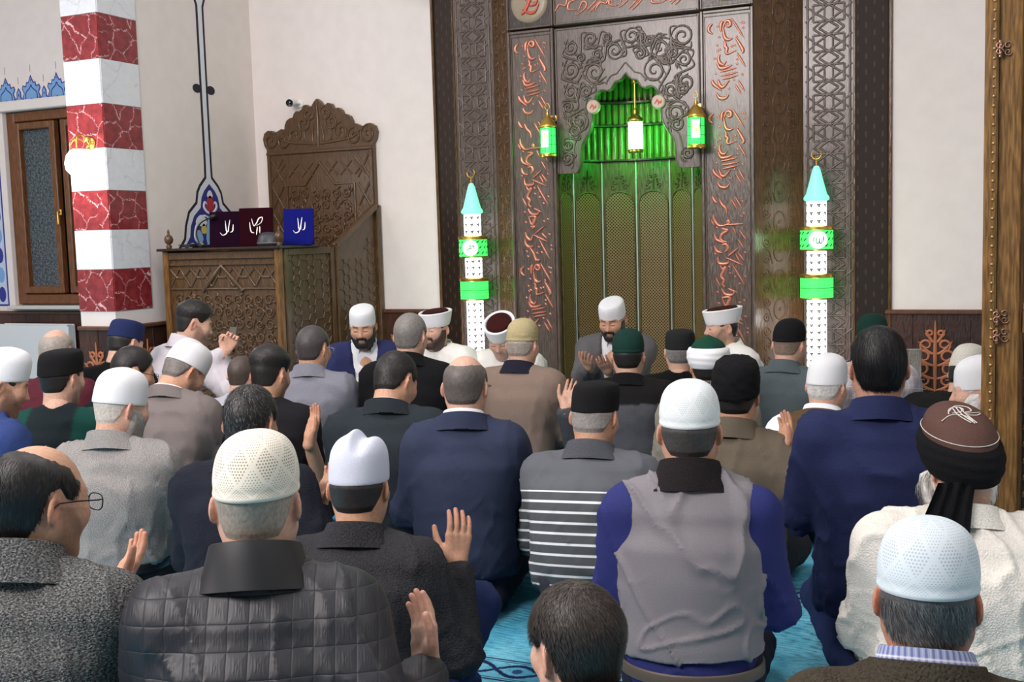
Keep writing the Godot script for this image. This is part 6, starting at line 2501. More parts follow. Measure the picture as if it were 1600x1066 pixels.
		for i in 41:
			var a := lerpf(gap, TAU - gap, i / 40.0)
			var way := sd * sin(a) + ff * cos(a) * 1.12
			var r := 0.05 * k
			while r < 0.115 * k and outer.d(base + way * r + up * low_y) < 0.0:
				r += 0.004
			foot.append(maxf(r, r0 * 0.95) + 0.003)
		for pass_n in 3:
			for i in range(1, 40):
				foot[i] = (foot[i - 1] + foot[i] * 2.0 + foot[i + 1]) / 4.0
		var cf := func(i: int, j: int) -> Vector3:
			var a := lerpf(gap, TAU - gap, i / 40.0)
			var top_y := hgt + 0.004 * k - 0.035 * k * maxf(cos(a), 0.0)
			var hh: float = [low_y, lerpf(low_y, top_y, 0.55), top_y, top_y + 0.002, top_y - 0.001, low_y][j]
			var rt := r0 * 0.93
			var rr: float = [foot[i], lerpf(foot[i], rt, 0.7) + 0.002, rt, rt - 0.003, rt - 0.007, foot[i] - 0.012][j]
			return base + sd * sin(a) * rr + ff * cos(a) * rr * 1.12 + up * hh
		b.grid(41, 6, cf, 6.0, 1.0)
		var o := put(c.get("called", "collar"), b, c.m, node)
		if c.has("label"):
			o.set_meta("label", c.label)
	return {"node": node, "head": hx, "hand": hand, "elbow": elb, "N": N, "P": P, "axis": axis, "F": F, "L": L, "k": k, "turn": turn, "origin": origin}


# ------------------------------------------------------------------ the people in the hall
var m_skin: StandardMaterial3D
var m_hair: StandardMaterial3D


func image_tex(called: String, w: int, h: int, f: Callable) -> Texture2D:
	if tex.has(called):
		return tex[called]
	var im := Image.create_empty(w, h, false, Image.FORMAT_RGB8)
	for y in h:
		for x in w:
			im.set_pixel(x, y, f.call(x, y))
	tex[called] = ImageTexture.create_from_image(im)
	return tex[called]


func people_materials() -> void:
	m_skin = mat("skin", Color.WHITE, 0.55)
	m_skin.uv1_triplanar = true
	m_skin.uv1_scale = Vector3.ONE * 9.0
	m_skin.albedo_texture = noise_tex("skin_c", 0.03, false, 4, 0.0, 0.86)
	m_skin.metallic_specular = 0.4
	m_hair = mat("hair_fibres", Color.WHITE, 0.55)


# tweed or marled wool: light flecks on a dark ground
func flecked(called: String, dark: Color, light: Color, scale: float, size := 256) -> StandardMaterial3D:
	if mats.has(called):
		return mats[called]
	var m := cloth(called, Color.WHITE, 0.95, 60.0, 0.8, 0.6)
	var rng := RandomNumberGenerator.new()
	rng.seed = called.length()
	var nn := FastNoiseLite.new()
	nn.frequency = 0.16
	nn.seed = 3
	m.albedo_texture = image_tex(called + "_flecks", size, size, func(x: int, y: int) -> Color:
		var a := nn.get_noise_2d(x * 0.6, y * 1.6) + rng.randf_range(-0.28, 0.28)
		return dark.lerp(light, smoothstep(-0.35, 0.45, a)))
	m.uv1_scale = Vector3.ONE * scale
	return m


func with_uv(m: StandardMaterial3D, scale: Vector2) -> StandardMaterial3D:
	m.uv1_triplanar = false
	m.uv1_scale = Vector3(scale.x, scale.y, 1)
	m.normal_enabled = false
	return m


func plaid(called: String, base: Color, a: Color, b: Color, scale: Vector3) -> StandardMaterial3D:
	if mats.has(called):
		return mats[called]
	var m := mat(called, Color.WHITE, 0.9)
	m.albedo_texture = image_tex(called + "_check", 64, 64, func(x: int, y: int) -> Color:
		var c := base
		if x % 32 < 12:
			c = c.lerp(a, 0.5)
		if y % 32 < 12:
			c = c.lerp(b, 0.5)
		if x % 32 == 20 or y % 32 == 20:
			c = c.lerp(Color.WHITE, 0.7)
		return c)
	m.uv1_scale = scale
	return m


# crocheted lace cap: eyelets inside lozenges
func lace(called: String, c: Color, gap: Color) -> StandardMaterial3D:
	if mats.has(called):
		return mats[called]
	var m := mat(called, Color.WHITE, 0.95)
	m.albedo_texture = image_tex(called + "_eyelets", 1024, 512, func(x: int, y: int) -> Color:
		var u := x / 1024.0 * 9.0
		var w := y / 512.0 * 3.0
		var du := absf(fposmod(u, 1.0) - 0.5) * 2.0
		var dw := absf(fposmod(w, 1.0) - 0.5) * 2.0
		var inside := du + dw < 0.86
		var other := (1.0 - du) + (1.0 - dw) < 0.86
		if y < 70 or y > 440:
			return c if (y / 5) % 2 == 0 else c * 0.96
		if inside or other:
			var hx := (x + (6 if (y / 12) % 2 == 0 else 0)) % 12
			var hy := y % 12
			if Vector2(hx - 6, hy - 6).length() < (3.6 if inside else 2.7):
				return gap
		return c)
	m.uv1_scale = Vector3(1, 1, 1)
	m.heightmap_enabled = false
	return m


func stripes() -> StandardMaterial3D:
	var m := mat("striped_jersey", Color.WHITE, 0.92)
	m.albedo_texture = image_tex("stripe_rows", 8, 1024, func(_x: int, y: int) -> Color:
		var v := y / 1024.0 * 0.8 - 0.2
		var k := fposmod(v + 0.062, 0.0365)
		if v < 0.272 and v > -0.07:
			return sc(225, 230, 232) if k < 0.0085 else sc(76, 80, 84)
		return sc(84, 87, 93))
	m.uv1_scale = Vector3(1, 1.25, 1)
	m.uv1_offset = Vector3(0, 0.25, 0)
	return m


# spectacles in the head frame
func glasses(p: Dictionary, m: Material) -> void:
	var b := MB.new()
	var hx: Transform3D = p.head
	for sg in [-1.0, 1.0]:
		var ring := PackedVector3Array()
		for i in 25:
			var a := TAU * i / 24.0
			ring.append(hx * Vector3(sg * 0.033 + 0.025 * signf(cos(a)) * pow(absf(cos(a)), 0.7), 0.004 + 0.018 * signf(sin(a)) * pow(absf(sin(a)), 0.7), -0.112))
		b.tube(ring, 0.0014, 6, false)
		b.tube(PackedVector3Array([hx * Vector3(sg * 0.058, 0.012, -0.111), hx * Vector3(sg * 0.08, 0.014, -0.085), hx * Vector3(sg * 0.086, 0.016, -0.03), hx * Vector3(sg * 0.086, 0.014, 0.01), hx * Vector3(sg * 0.084, -0.004, 0.035)]), 0.0017, 6)
	b.tube(PackedVector3Array([hx * Vector3(-0.009, 0.01, -0.112), hx * Vector3(0, 0.013, -0.114), hx * Vector3(0.009, 0.01, -0.112)]), 0.0014, 6)
	var g := put("glasses", b, m, p.node)
	g.set_meta("label", "thin dark spectacles")


func hat(called: String, prof: Array, m: Material, extra := {}) -> Dictionary:
	var d := {"called": called, "prof": prof, "m": m}
	d.merge(extra)
	return d


func top(called: String, kind: String, m: Material, extra := {}) -> Dictionary:
	var d := {"called": called, "kind": kind, "m": m}
	d.merge(extra)
	return d


func lin(r: float, g: float, b: float) -> Color:
	return sc(r, g, b).srgb_to_linear()


func people() -> void:
	people_materials()
	templates()
	var black_t := cloth("black_trousers", sc(40, 40, 44))
	var navy_t := cloth("navy_trousers", sc(36, 38, 54))
	var grey_t := cloth("grey_trousers", sc(72, 72, 78))
	var jeans := cloth("blue_jeans", sc(38, 52, 96), 0.9, 120.0, 0.7)
	var white_cap := cloth("white_cotton_cap", sc(226, 228, 231), 0.9, 140.0, 0.94, 0.3)
	var black_cap := cloth("black_felt", sc(26, 26, 28), 0.95, 140.0, 0.8, 0.5)
	var white_robe := cloth("white_robe", sc(238, 238, 232), 0.85, 120.0, 0.94, 0.3)
	var black_wool := cloth("black_wool", sc(20, 20, 23), 0.95, 100.0, 0.75, 0.5)
	var white_shirt := cloth("white_shirt", sc(236, 238, 242), 0.85, 160.0, 0.95, 0.25)
	var sarik_m := cloth("white_turban_cloth", sc(240, 242, 244), 0.85, 120.0, 0.95, 0.3)
	var fez_m := cloth("dark_red_felt", sc(62, 22, 20), 0.95, 120.0, 0.8, 0.5)
	var steel := mat("spectacle_metal", sc(30, 28, 28), 0.3, 0.6)
	var white_h := lin(206, 204, 200)
	var grey_h := lin(118, 114, 110)
	var pale := sc(214, 172, 150)
	var warm := sc(206, 160, 132)

	# --- first rows, near
	var tweed := flecked("tweed_salt_and_pepper", sc(28, 28, 30), sc(140, 142, 140), 5.0)
	var p := person({"at": Vector3(-1.864, 0.859, -1.696), "view": 47.1, "dist": 2.35, "label": "balding bespectacled man in a salt-and-pepper tweed jacket", "rel": 25, "hrel": 58, "bow": 8, "skin": warm,
		"wear": [top("tweed_jacket", "long", tweed, {"seam": 0.0022, "grow": 0.012})], "legs_m": black_t, "hair": "bald", "strands": 7000, "lift": 0.15, "strand_len": 0.022, "crown": Vector3(0, 0.12, -0.02),
		"beard": 0.002, "collars": [{"m": tweed, "r": 0.085, "h": 0.05, "low": 1.15}], "sw": 0.17, "rhw": Vector3(-1.872, 0.596, -1.884), "rf": Vector3(0.35, 0.75, -0.6), "rn": Vector3(-0.7, 0.3, 0.6)})
	glasses(p, steel)
	var quilted := mat("quilted_nylon", sc(27, 28, 35), 0.55)
	var cell := Image.create_empty(128, 128, false, Image.FORMAT_RGB8)
	for y in 128:
		for x in 128:
			var e := minf(minf(x, 128 - x), minf(y, 128 - y)) / 64.0
			var hgt := 0.75 * pow(e, 0.4) + 0.12 * fold_noise.get_noise_2d(x * 0.06, y * 0.02) * e
			cell.set_pixel(x, y, Color(hgt, hgt, hgt))
	cell.bump_map_to_normal_map(9.0)
	quilted.normal_enabled = true
	quilted.normal_texture = ImageTexture.create_from_image(cell)
	quilted.uv1_scale = Vector3(25, 21, 1)
	p = person({"at": Vector3(-1.380, 0.869, -1.803), "view": 37.0, "dist": 2.25, "label": "man in a dark quilted jacket and a beige lace skullcap", "rel": 8, "hrel": 12, "bow": 8, "skin": pale, "g": 1.02, "sw": 0.168,
		"wear": [top("quilted_jacket", "long", quilted, {"grow": 0.012, "fold": 0.005, "planar": true})], "legs_m": black_t, "hair": "buzz", "hair_c": lin(150, 140, 128), "beard": 0.004, "beard_c": white_h,
		"hats": [hat("lace_skullcap", KNIT, lace("beige_lace", sc(226, 222, 208), sc(150, 138, 116)), {"tilt": 0.12})],
		"collars": [{"m": mat("jacket_collar", sc(23, 23, 26), 0.55), "r": 0.092, "h": 0.052, "low": 1.12}], "rhw": Vector3(-1.086, 0.504, -1.951), "size": 1.0, "rf": Vector3(-0.05, 0.9, -0.42), "rn": Vector3(-0.85, 0.2, 0.5)})
	var charcoal := cloth("charcoal_knit", sc(56, 56, 60), 0.95, 70.0, 0.7, 0.6)
	p = person({"at": Vector3(-1.695, 0.682, -2.688), "view": 31.9, "dist": 3.20, "label": "man in a charcoal sweater and pale blue cap with jeans", "rel": 14, "hrel": 16, "bow": 10, "skin": warm, "ph": 0.13, "g": 1.05, "lean": 10,
		"wear": [top("charcoal_sweater", "long", charcoal, {"seam": 0.0022, "grow": 0.008})], "legs_m": jeans, "hair": "short", "hair_c": lin(42, 38, 36),
		"hats": [hat("pale_blue_cap", TAKKE, cloth("pale_blue_linen", sc(206, 212, 228), 0.9, 120.0, 0.92, 0.3), {"tilt": 0.1, "crease": 1})],
		"collars": [{"m": charcoal, "r": 0.085, "h": 0.034}], "rhw": Vector3(-1.463, 0.439, -2.821), "rf": Vector3(0.1, 1.0, -0.25), "rn": Vector3(-0.5, 0.1, -0.8),
		"pole_r": Vector3(0.12, -0.9, 0.5),
		"knee": [Vector3(0.31, 0.3, -0.26), Vector3(-0.36, 0.13, -0.28)], "ank": [Vector3(0.24, 0.07, 0.04), Vector3(0.12, 0.07, -0.3)], "toe": [Vector3(0.26, 0.05, -0.14), Vector3(0.28, 0.05, -0.3)]})
	var puffer := flecked("navy_camouflage_puffer", sc(46, 56, 80), sc(96, 106, 128), 2.2)
	puffer.roughness = 0.5
	p = person({"at": Vector3(-0.718, 0.631, -1.854), "view": 20.8, "dist": 2.05, "label": "dark-haired boy in a navy camouflage puffer jacket", "rel": -12, "hrel": -30, "bow": 6, "skin": sc(226, 180, 156), "size": 0.9, "sw": 0.15, "ph": 0.1,
		"wear": [top("puffer_jacket", "long", puffer, {"grow": 0.015})], "legs_m": navy_t, "hair": "boy", "hair_c": lin(58, 50, 45), "strands": 14000, "lift": 0.5, "strand_len": 0.017, "crown": Vector3(0.0, 0.125, 0.03),
		"collars": [{"m": puffer, "r": 0.1, "h": 0.06, "low": 1.2}], "head": 1.02})
	var vest_m := cloth("grey_vest_fabric", sc(130, 127, 132), 0.75, 130.0, 0.9, 0.2)
	var blue_shirt := cloth("royal_blue_shirt", sc(46, 52, 112), 0.8, 130.0, 0.85, 0.25)
	p = person({"at": Vector3(-0.816, 0.826, -3.041), "view": 15.0, "dist": 3.15, "label": "man in a grey vest over a royal blue shirt with a white knit cap", "rel": 2, "hrel": 3, "bow": 6, "skin": warm, "g": 1.0, "sw": 0.172, "lean": 3, "bulge": 0.02, "ph": 0.16,
		"wear": [top("shirt", "long", blue_shirt, {"fold": 0.006, "hem": -0.02}), top("vest", "vest", vest_m, {"grow": 0.018, "fold": 0.010, "hem": 0.13, "h": 0.0085})], "legs_m": navy_t, "hair": "short", "hair_c": lin(66, 62, 60),
		"hats": [hat("knit_cap", KNIT, lace("white_lace", sc(222, 229, 230), sc(186, 196, 198)), {"tilt": 0.1})],
		"collars": [{"m": cloth("dark_collar", sc(36, 31, 33)), "r": 0.085, "h": 0.05, "low": 1.12, "gap": 0.4}], "rh": Vector3(0.17, -0.33, -0.26), "lh": Vector3(-0.17, -0.33, -0.26), "pole_r": Vector3(0.35, -0.9, 0.45), "pole_l": Vector3(-0.35, -0.9, 0.45)})
	vest_extras(p)
	var brown_knit := cloth("brown_ribbed_knit", sc(74, 67, 56), 0.95, 60.0, 0.75, 0.7)
	p = person({"at": Vector3(-0.123, 0.719, -2.075), "view": 3.6, "dist": 2.00, "label": "grey-haired man in a brown sweater with a white lace skullcap", "rel": -2, "hrel": 3, "bow": 14, "skin": sc(200, 140, 112), "g": 1.02, "sw": 0.175,
		"wear": [top("brown_sweater", "long", brown_knit, {"grow": 0.012})], "legs_m": grey_t, "hair": "short", "hair_c": lin(80, 78, 78), "strands": 9000, "lift": 0.2, "strand_len": 0.034, "gray": 0.55, "crown": Vector3(0, 0.14, 0.05),
		"hats": [hat("lace_skullcap", KNIT, lace("pale_lace", sc(207, 218, 224), sc(168, 182, 192)), {"tilt": 0.16, "grow": 1.03})],
		"collars": [{"m": plaid("plaid_collar", sc(150, 160, 190), sc(58, 62, 130), sc(90, 120, 120), Vector3(3, 1, 1)), "r": 0.08, "h": 0.05, "called": "shirt_collar", "label": "blue checked collar"}, {"m": brown_knit, "r": 0.1, "h": 0.032, "low": 1.15, "called": "ribbed_neck"}]})
	var robe := cloth("ecru_robe", sc(228, 225, 216), 0.9, 70.0, 0.92, 0.4)
	p = person({"at": Vector3(-0.113, 0.710, -3.289), "view": 2.1, "dist": 3.10, "label": "white-bearded man in an ecru robe with a black turban", "rel": -6, "hrel": -22, "bow": 12, "skin": pale, "g": 1.12, "sw": 0.2, "ph": 0.14, "bulge": 0.05,
		"wear": [top("robe", "long", robe, {"long": true, "fold": 0.011, "grow": 0.015, "cuff": 1.3})], "legs_m": robe, "hair": "none", "beard": 0.03, "beard_c": white_h, "beard_strands": 2500,
		"hats": [hat("turban_wrap", [Vector2(1.0, -0.005), Vector2(1.12, 0.0), Vector2(1.27, 0.03), Vector2(1.32, 0.06), Vector2(1.28, 0.085), Vector2(1.16, 0.1), Vector2(1.0, 0.1)], black_wool, {"crease": 3, "tilt": 0.42, "label": "wound black turban cloth"}), hat("velvet_crown", [Vector2(1.08, 0.04), Vector2(1.12, 0.08), Vector2(1.14, 0.105), Vector2(1.1, 0.122), Vector2(0.98, 0.145), Vector2(0.72, 0.166), Vector2(0.36, 0.178), Vector2(0.0, 0.181)], cloth("brown_velvet", sc(92, 66, 58), 0.7, 100.0, 0.85, 0.2), {"tilt": 0.42, "back": 0.016, "label": "brown velvet crown with white embroidery"})],
		"collars": [{"m": robe, "r": 0.085, "h": 0.03}]})
	turban_extras(p)
	var navy_knit := cloth("navy_jersey", sc(36, 43, 80), 0.9, 110.0, 0.85, 0.35)
	p = person({"at": Vector3(-0.367, 0.944, -3.640), "view": 5.9, "dist": 3.50, "label": "black-haired man kneeling tall in a navy jersey", "rel": -3, "hrel": -6, "bow": 4, "skin": sc(196, 150, 126), "g": 1.0, "sw": 0.175, "lean": 4, "ph": 0.28, "bulge": 0.03,
		"wear": [top("navy_jersey", "long", navy_knit, {"fold": 0.009, "grow": 0.008})], "legs_m": jeans, "hair": "full", "hair_c": lin(18, 16, 18), "strands": 7000, "lift": 0.12, "strand_len": 0.03,
		"collars": [{"m": navy_knit, "r": 0.085, "h": 0.035}]})
	# --- middle rows
	p = person({"at": Vector3(-1.382, 0.717, -3.822), "view": 19.8, "dist": 4.10, "label": "man in a charcoal polo with white stripes and a black cap", "rel": 10, "hrel": 20, "bow": 16, "skin": warm, "g": 1.08, "sw": 0.17, "lean": 14, "bulge": 0.06,
		"wear": [top("striped_polo", "long", stripes(), {"grow": 0.008})], "legs_m": grey_t, "hair": "short", "hair_c": lin(150, 146, 142), "hats": [hat("black_cap", KUFI, black_cap, {"tilt": 0.22, "crease": 2})],
		"collars": [{"m": cloth("charcoal_collar", sc(84, 87, 93)), "r": 0.088, "h": 0.034}]})
	var olive := cloth("olive_brown_jacket", sc(96, 87, 74), 0.7, 110.0, 0.85, 0.3)
	p = person({"at": Vector3(-0.953, 0.747, -4.238), "view": 12.7, "dist": 4.30, "label": "man in an olive brown jacket and a black wool hat", "rel": 12, "hrel": 6, "bow": 8, "skin": warm, "sw": 0.17, "wear": [top("olive_jacket", "long", olive, {"grow": 0.012, "seam": 0.0022, "fold": 0.008})], "legs_m": black_t,
		"hats": [hat("wool_hat", BEANIE, black_wool, {"tilt": 0.25, "lump": 0.06})], "collars": [{"m": olive, "r": 0.085, "h": 0.04}], "rhw": Vector3(-0.751, 0.550, -4.142), "rf": Vector3(0.0, 0.95, -0.3), "rn": Vector3(-0.7, 0.2, 0.6)})
	var brown_vest := cloth("brown_wool_vest", sc(96, 78, 54), 0.95, 80.0, 0.8, 0.5)
	p = person({"at": Vector3(-0.734, 0.674, -5.098), "view": 8.3, "dist": 5.00, "label": "elderly man in a brown wool vest over a white shirt, white cap", "rel": 12, "hrel": 22, "bow": 14, "skin": pale, "g": 1.08, "sw": 0.175, "bulge": 0.05, "wear": [top("shirt", "long", white_shirt, {}), top("vest", "vest", brown_vest, {"grow": 0.014})], "legs_m": black_t,
		"hair": "short", "hair_c": white_h, "hats": [hat("white_cap", TAKKE, white_cap, {"tilt": 0.2, "dy": -0.008})], "collars": [{"m": white_shirt, "r": 0.08, "h": 0.04}, {"m": brown_vest, "r": 0.092, "h": 0.02}]})
	var navy_suit := cloth("navy_suit_wool", sc(50, 58, 82), 0.85, 150.0, 0.8, 0.3)
	p = person({"at": Vector3(-1.886, 0.818, -3.772), "view": 26.5, "dist": 4.25, "label": "balding man in a blue-grey suit jacket with a white collar", "rel": 8, "hrel": 14, "bow": 10, "skin": pale, "sw": 0.152, "g": 0.96, "lean": 5, "wear": [top("suit_jacket", "long", navy_suit, {"grow": 0.016, "seam": 0.0022, "hem": -0.14, "fold": 0.006})], "legs_m": navy_t,
		"hair": "rim", "hair_c": lin(92, 86, 82), "strands": 2500, "lift": 0.1, "strand_len": 0.016, "collars": [{"m": white_shirt, "r": 0.077, "h": 0.042, "called": "shirt_collar", "label": "white shirt collar"}, {"m": navy_suit, "r": 0.092, "h": 0.03, "low": 1.15}]})
	glasses(p, steel)
	var dark_teal := cloth("black_green_jacket", sc(42, 50, 56), 0.9, 100.0, 0.8, 0.4)
	p = person({"at": Vector3(-2.384, 0.780, -4.096), "view": 30.1, "dist": 4.75, "label": "black-haired man bowing in a black-green jacket, white collar", "rel": 12, "hrel": 40, "bow": 32, "tilt": 6, "skin": warm, "sw": 0.18, "lean": 12, "bulge": 0.05, "wear": [top("jacket", "long", dark_teal, {"grow": 0.015, "seam": 0.0022})], "legs_m": black_t,
		"hair": "full", "collars": [{"m": white_shirt, "r": 0.077, "h": 0.036, "label": "white shirt collar", "called": "shirt_collar"}, {"m": dark_teal, "r": 0.095, "h": 0.03}]})
	var ink := cloth("ink_navy_sweater", sc(32, 35, 46), 0.95, 90.0, 0.8, 0.5)
	p = person({"at": Vector3(-2.357, 0.776, -3.062), "view": 37.3, "dist": 3.80, "label": "man with wavy grey-black hair in an ink navy sweater", "rel": 22, "hrel": 26, "bow": 14, "skin": warm, "sw": 0.17, "wear": [top("sweater", "long", ink, {"grow": 0.008})], "legs_m": black_t, "hair": "full", "hair_c": lin(44, 42, 42), "strands": 5000, "lift": 0.4, "gray": 0.25, "strand_len": 0.02,
		"collars": [{"m": ink, "r": 0.085, "h": 0.025}], "rhw": Vector3(-2.144, 0.486, -3.127), "rf": Vector3(0.3, 0.85, -0.3), "rn": Vector3(-0.6, 0.2, 0.6)})
	var marl := flecked("grey_marl_wool", sc(104, 102, 100), sc(170, 168, 165), 7.0)
	p = person({"at": Vector3(-3.053, 0.785, -3.192), "view": 43.5, "dist": 4.20, "label": "white-bearded man in a grey marl cardigan and white cap", "rel": 24, "hrel": 56, "bow": 14, "skin": pale, "sw": 0.165, "lean": 2, "ph": 0.2, "wear": [top("marl_cardigan", "long", marl, {"grow": 0.012, "seam": 0.0022, "hem": 0.07, "fold": 0.008})], "legs_m": black_t, "hair": "buzz", "hair_c": lin(190, 180, 170), "beard": 0.008, "beard_c": lin(150, 146, 140),
		"hats": [hat("white_cap", TAKKE, white_cap, {"tilt": 0.05, "crease": 2, "dy": -0.006})], "collars": [{"m": marl, "r": 0.085, "h": 0.035}], "rh": Vector3(0.1, -0.38, -0.32)})
	belt(p, mat("black_leather", sc(26, 26, 28), 0.4))
	var taupe := cloth("taupe_suit_wool", sc(122, 114, 112), 0.85, 150.0, 0.85, 0.3)
	p = person({"at": Vector3(-3.514, 0.797, -4.088), "view": 40.5, "dist": 5.20, "label": "man bowing low in a taupe suit jacket, white cap", "rel": 30, "hrel": 55, "bow": 40, "skin": warm, "sw": 0.17, "lean": 14, "bulge": 0.05, "wear": [top("suit_jacket", "long", taupe, {"grow": 0.016, "seam": 0.0022, "fold": 0.009})], "legs_m": black_t, "hair": "short", "hair_c": lin(110, 104, 100), "beard": 0.003, "beard_c": grey_h,
		"hats": [hat("white_cap", TAKKE, white_cap, {"tilt": 0.1, "crease": 1})], "collars": [{"m": white_shirt, "r": 0.078, "h": 0.034, "called": "shirt_collar"}, {"m": taupe, "r": 0.092, "h": 0.026}]})
	var raglan := cloth("green_raglan_knit", sc(24, 62, 58), 0.95, 90.0, 0.8, 0.4)
	raglan.albedo_color = Color.WHITE
	p = person({"at": Vector3(-3.959, 0.798, -3.779), "view": 46.2, "dist": 5.10, "label": "man in a dark green raglan sweater and a black cap", "rel": 22, "hrel": 42, "bow": 8, "skin": pale, "sw": 0.165, "wear": [top("raglan_sweater", "long", raglan, {"paint": func(q: Vector3, f: Field) -> Color:
		var w := q - f.P
		return lin(30, 40, 44) if absf(w.dot(f.R)) < 0.1 + 0.1 * (f.L - w.dot(f.A)) else lin(24, 72, 64)})], "legs_m": black_t, "hair": "short", "beard": 0.003, "beard_c": grey_h, "hats": [hat("black_cap", KUFI, black_cap, {"tilt": 0.18, "crease": 2, "grow": 1.04})]})
	var denim := cloth("denim_jacket", sc(52, 72, 128), 0.85, 120.0, 0.75, 0.4)
	p = person({"at": Vector3(-3.718, 0.845, -3.231), "view": 48.8, "dist": 4.50, "label": "man in a blue denim jacket and white cap by the radiator", "rel": 60, "hrel": 80, "bow": 18, "skin": warm, "wear": [top("denim_jacket", "long", denim, {"grow": 0.01, "fold": 0.009})], "legs_m": black_t, "beard": 0.004, "near": true, "hats": [hat("white_cap", TAKKE, white_cap, {"tilt": 0.2})]})
	var maroon := cloth("maroon_sweater", sc(88, 36, 48), 0.95)
	p = person({"at": Vector3(-4.603, 0.840, -4.375), "view": 46.4, "dist": 5.90, "label": "bald man in a maroon sweater before the white radiator", "rel": 20, "hrel": 30, "bow": 10, "skin": pale, "wear": [top("maroon_sweater", "long", maroon)], "legs_m": black_t, "hair": "rim", "hair_c": lin(150, 140, 132)})
	p = person({"at": Vector3(-4.564, 0.845, -4.833), "view": 43.3, "dist": 6.30, "label": "man in black with a navy blue cap", "rel": 35, "hrel": 45, "bow": 22, "skin": pale, "wear": [top("black_sweater", "long", black_wool)], "legs_m": black_t, "hats": [hat("navy_cap", KUFI, cloth("navy_cotton_cap", sc(38, 48, 92)), {"tilt": 0.1})]})
	p = person({"at": Vector3(-4.020, 0.758, -4.297), "view": 42.9, "dist": 5.60, "label": "dark-haired bespectacled man in a black pullover", "rel": 50, "hrel": 78, "bow": 16, "skin": warm, "wear": [top("black_pullover", "long", black_wool)], "legs_m": black_t, "hair": "full"})
	glasses(p, steel)
	# --- the man filming
	var lilac := cloth("light_grey_shirt", sc(200, 196, 202), 0.85, 130.0, 0.93, 0.3)
	p = person({"at": Vector3(-4.411, 0.921, -5.240), "view": 40.1, "dist": 6.60, "label": "young bearded man in a light grey shirt filming with a phone", "rel": 58, "hrel": 80, "bow": 16, "skin": pale, "ph": 0.3, "lean": 14, "sw": 0.165, "wear": [top("shirt", "long", lilac, {"grow": 0.008, "fold": 0.008})], "legs_m": black_t, "hair": "fade", "beard": 0.004, "near": true, "grip": true,
		"collars": [{"m": lilac, "r": 0.08, "h": 0.045}], "rhw": Vector3(-4.195, 0.745, -5.208), "lhw": Vector3(-4.130, 0.767, -5.151), "rf": Vector3(0, 0.75, -0.6), "lf": Vector3(0, 0.75, -0.6), "rn": Vector3(-0.7, 0.3, 0.5), "ln": Vector3(0.7, 0.3, 0.5)})
	phone(p)
	var pale_tee := cloth("pale_grey_tee", sc(186, 187, 196), 0.9)
	p = person({"at": Vector3(-3.801, 0.676, -4.882), "view": 37.8, "dist": 6.05, "label": "small boy with cropped hair in a pale grey shirt", "rel": 18, "hrel": 28, "bow": 8, "skin": sc(226, 184, 160), "size": 0.86, "sw": 0.145, "ph": 0.14, "wear": [top("pale_shirt", "long", pale_tee)], "legs_m": black_t, "hair": "buzz", "hair_c": lin(74, 64, 58), "head": 1.0})
	var black_tee := cloth("black_tee", sc(27, 27, 31), 0.9)
	p = person({"at": Vector3(-3.147, 0.774, -4.249), "view": 36.4, "dist": 5.20, "label": "young man with faded black hair in a black T-shirt", "rel": 18, "hrel": 34, "bow": 14, "skin": warm, "wear": [top("tee_shirt", "tee", black_tee, {"grow": 0.006})], "legs_m": black_t, "hair": "fade", "beard": 0.004, "arms": "bare", "rhw": Vector3(-2.859, 0.506, -4.130), "rf": Vector3(0.2, 0.9, -0.2), "rn": Vector3(-0.6, 0.1, 0.6)})
	var slate := cloth("slate_grey_cardigan", sc(128, 130, 141), 0.92, 90.0, 0.88, 0.45)
	p = person({"at": Vector3(-3.418, 0.812, -5.012), "view": 34.2, "dist": 6.00, "label": "bespectacled man in a slate grey cardigan", "rel": 14, "hrel": 32, "bow": 10, "skin": warm, "sw": 0.17, "wear": [top("cardigan", "long", slate, {"grow": 0.01, "seam": 0.0022, "fold": 0.008})], "legs_m": grey_t, "hair": "short", "hair_c": lin(66, 62, 62), "collars": [{"m": slate, "r": 0.085, "h": 0.035}]})
	glasses(p, mat("pale_spectacle_metal", sc(200, 200, 196), 0.25, 0.9))
	# --- clergy and men facing the hall
	var blazer := cloth("navy_blazer", sc(46, 52, 94), 0.85, 150.0, 0.85, 0.3)
	p = person({"at": Vector3(-3.864, 0.821, -6.244), "view": 31.7, "dist": 7.30, "label": "bearded man facing the hall in a navy blazer, white cap", "rel": 172, "hrel": 190, "bow": 14, "skin": warm, "g": 1.1, "sw": 0.18, "wear": [top("shirt", "shell", white_shirt, {"h": 0.02}), top("blazer", "long", blazer, {"grow": 0.016, "cut": 1, "cutw": 0.05})], "legs_m": navy_t, "beard": 0.008, "near": true,
		"hats": [hat("white_kufi", KUFI, white_cap, {"crease": 2, "tilt": -0.1})], "collars": [{"m": white_shirt, "r": 0.082, "h": 0.04}], "rh": Vector3(0.12, -0.34, -0.3), "lh": Vector3(-0.12, -0.34, -0.3)})
	p = person({"at": Vector3(-2.889, 0.871, -5.145), "view": 29.3, "dist": 5.90, "label": "grey-cropped man in a plain black coat beside the white-robed clergy", "rel": 14, "hrel": 24, "bow": 8, "skin": pale, "sw": 0.175, "wear": [top("black_coat", "long", black_wool, {"grow": 0.012})], "legs_m": black_t, "hair": "short", "hair_c": grey_h, "collars": [{"m": black_wool, "r": 0.085, "h": 0.035}]})
	var fez := {"dy": 0.0}
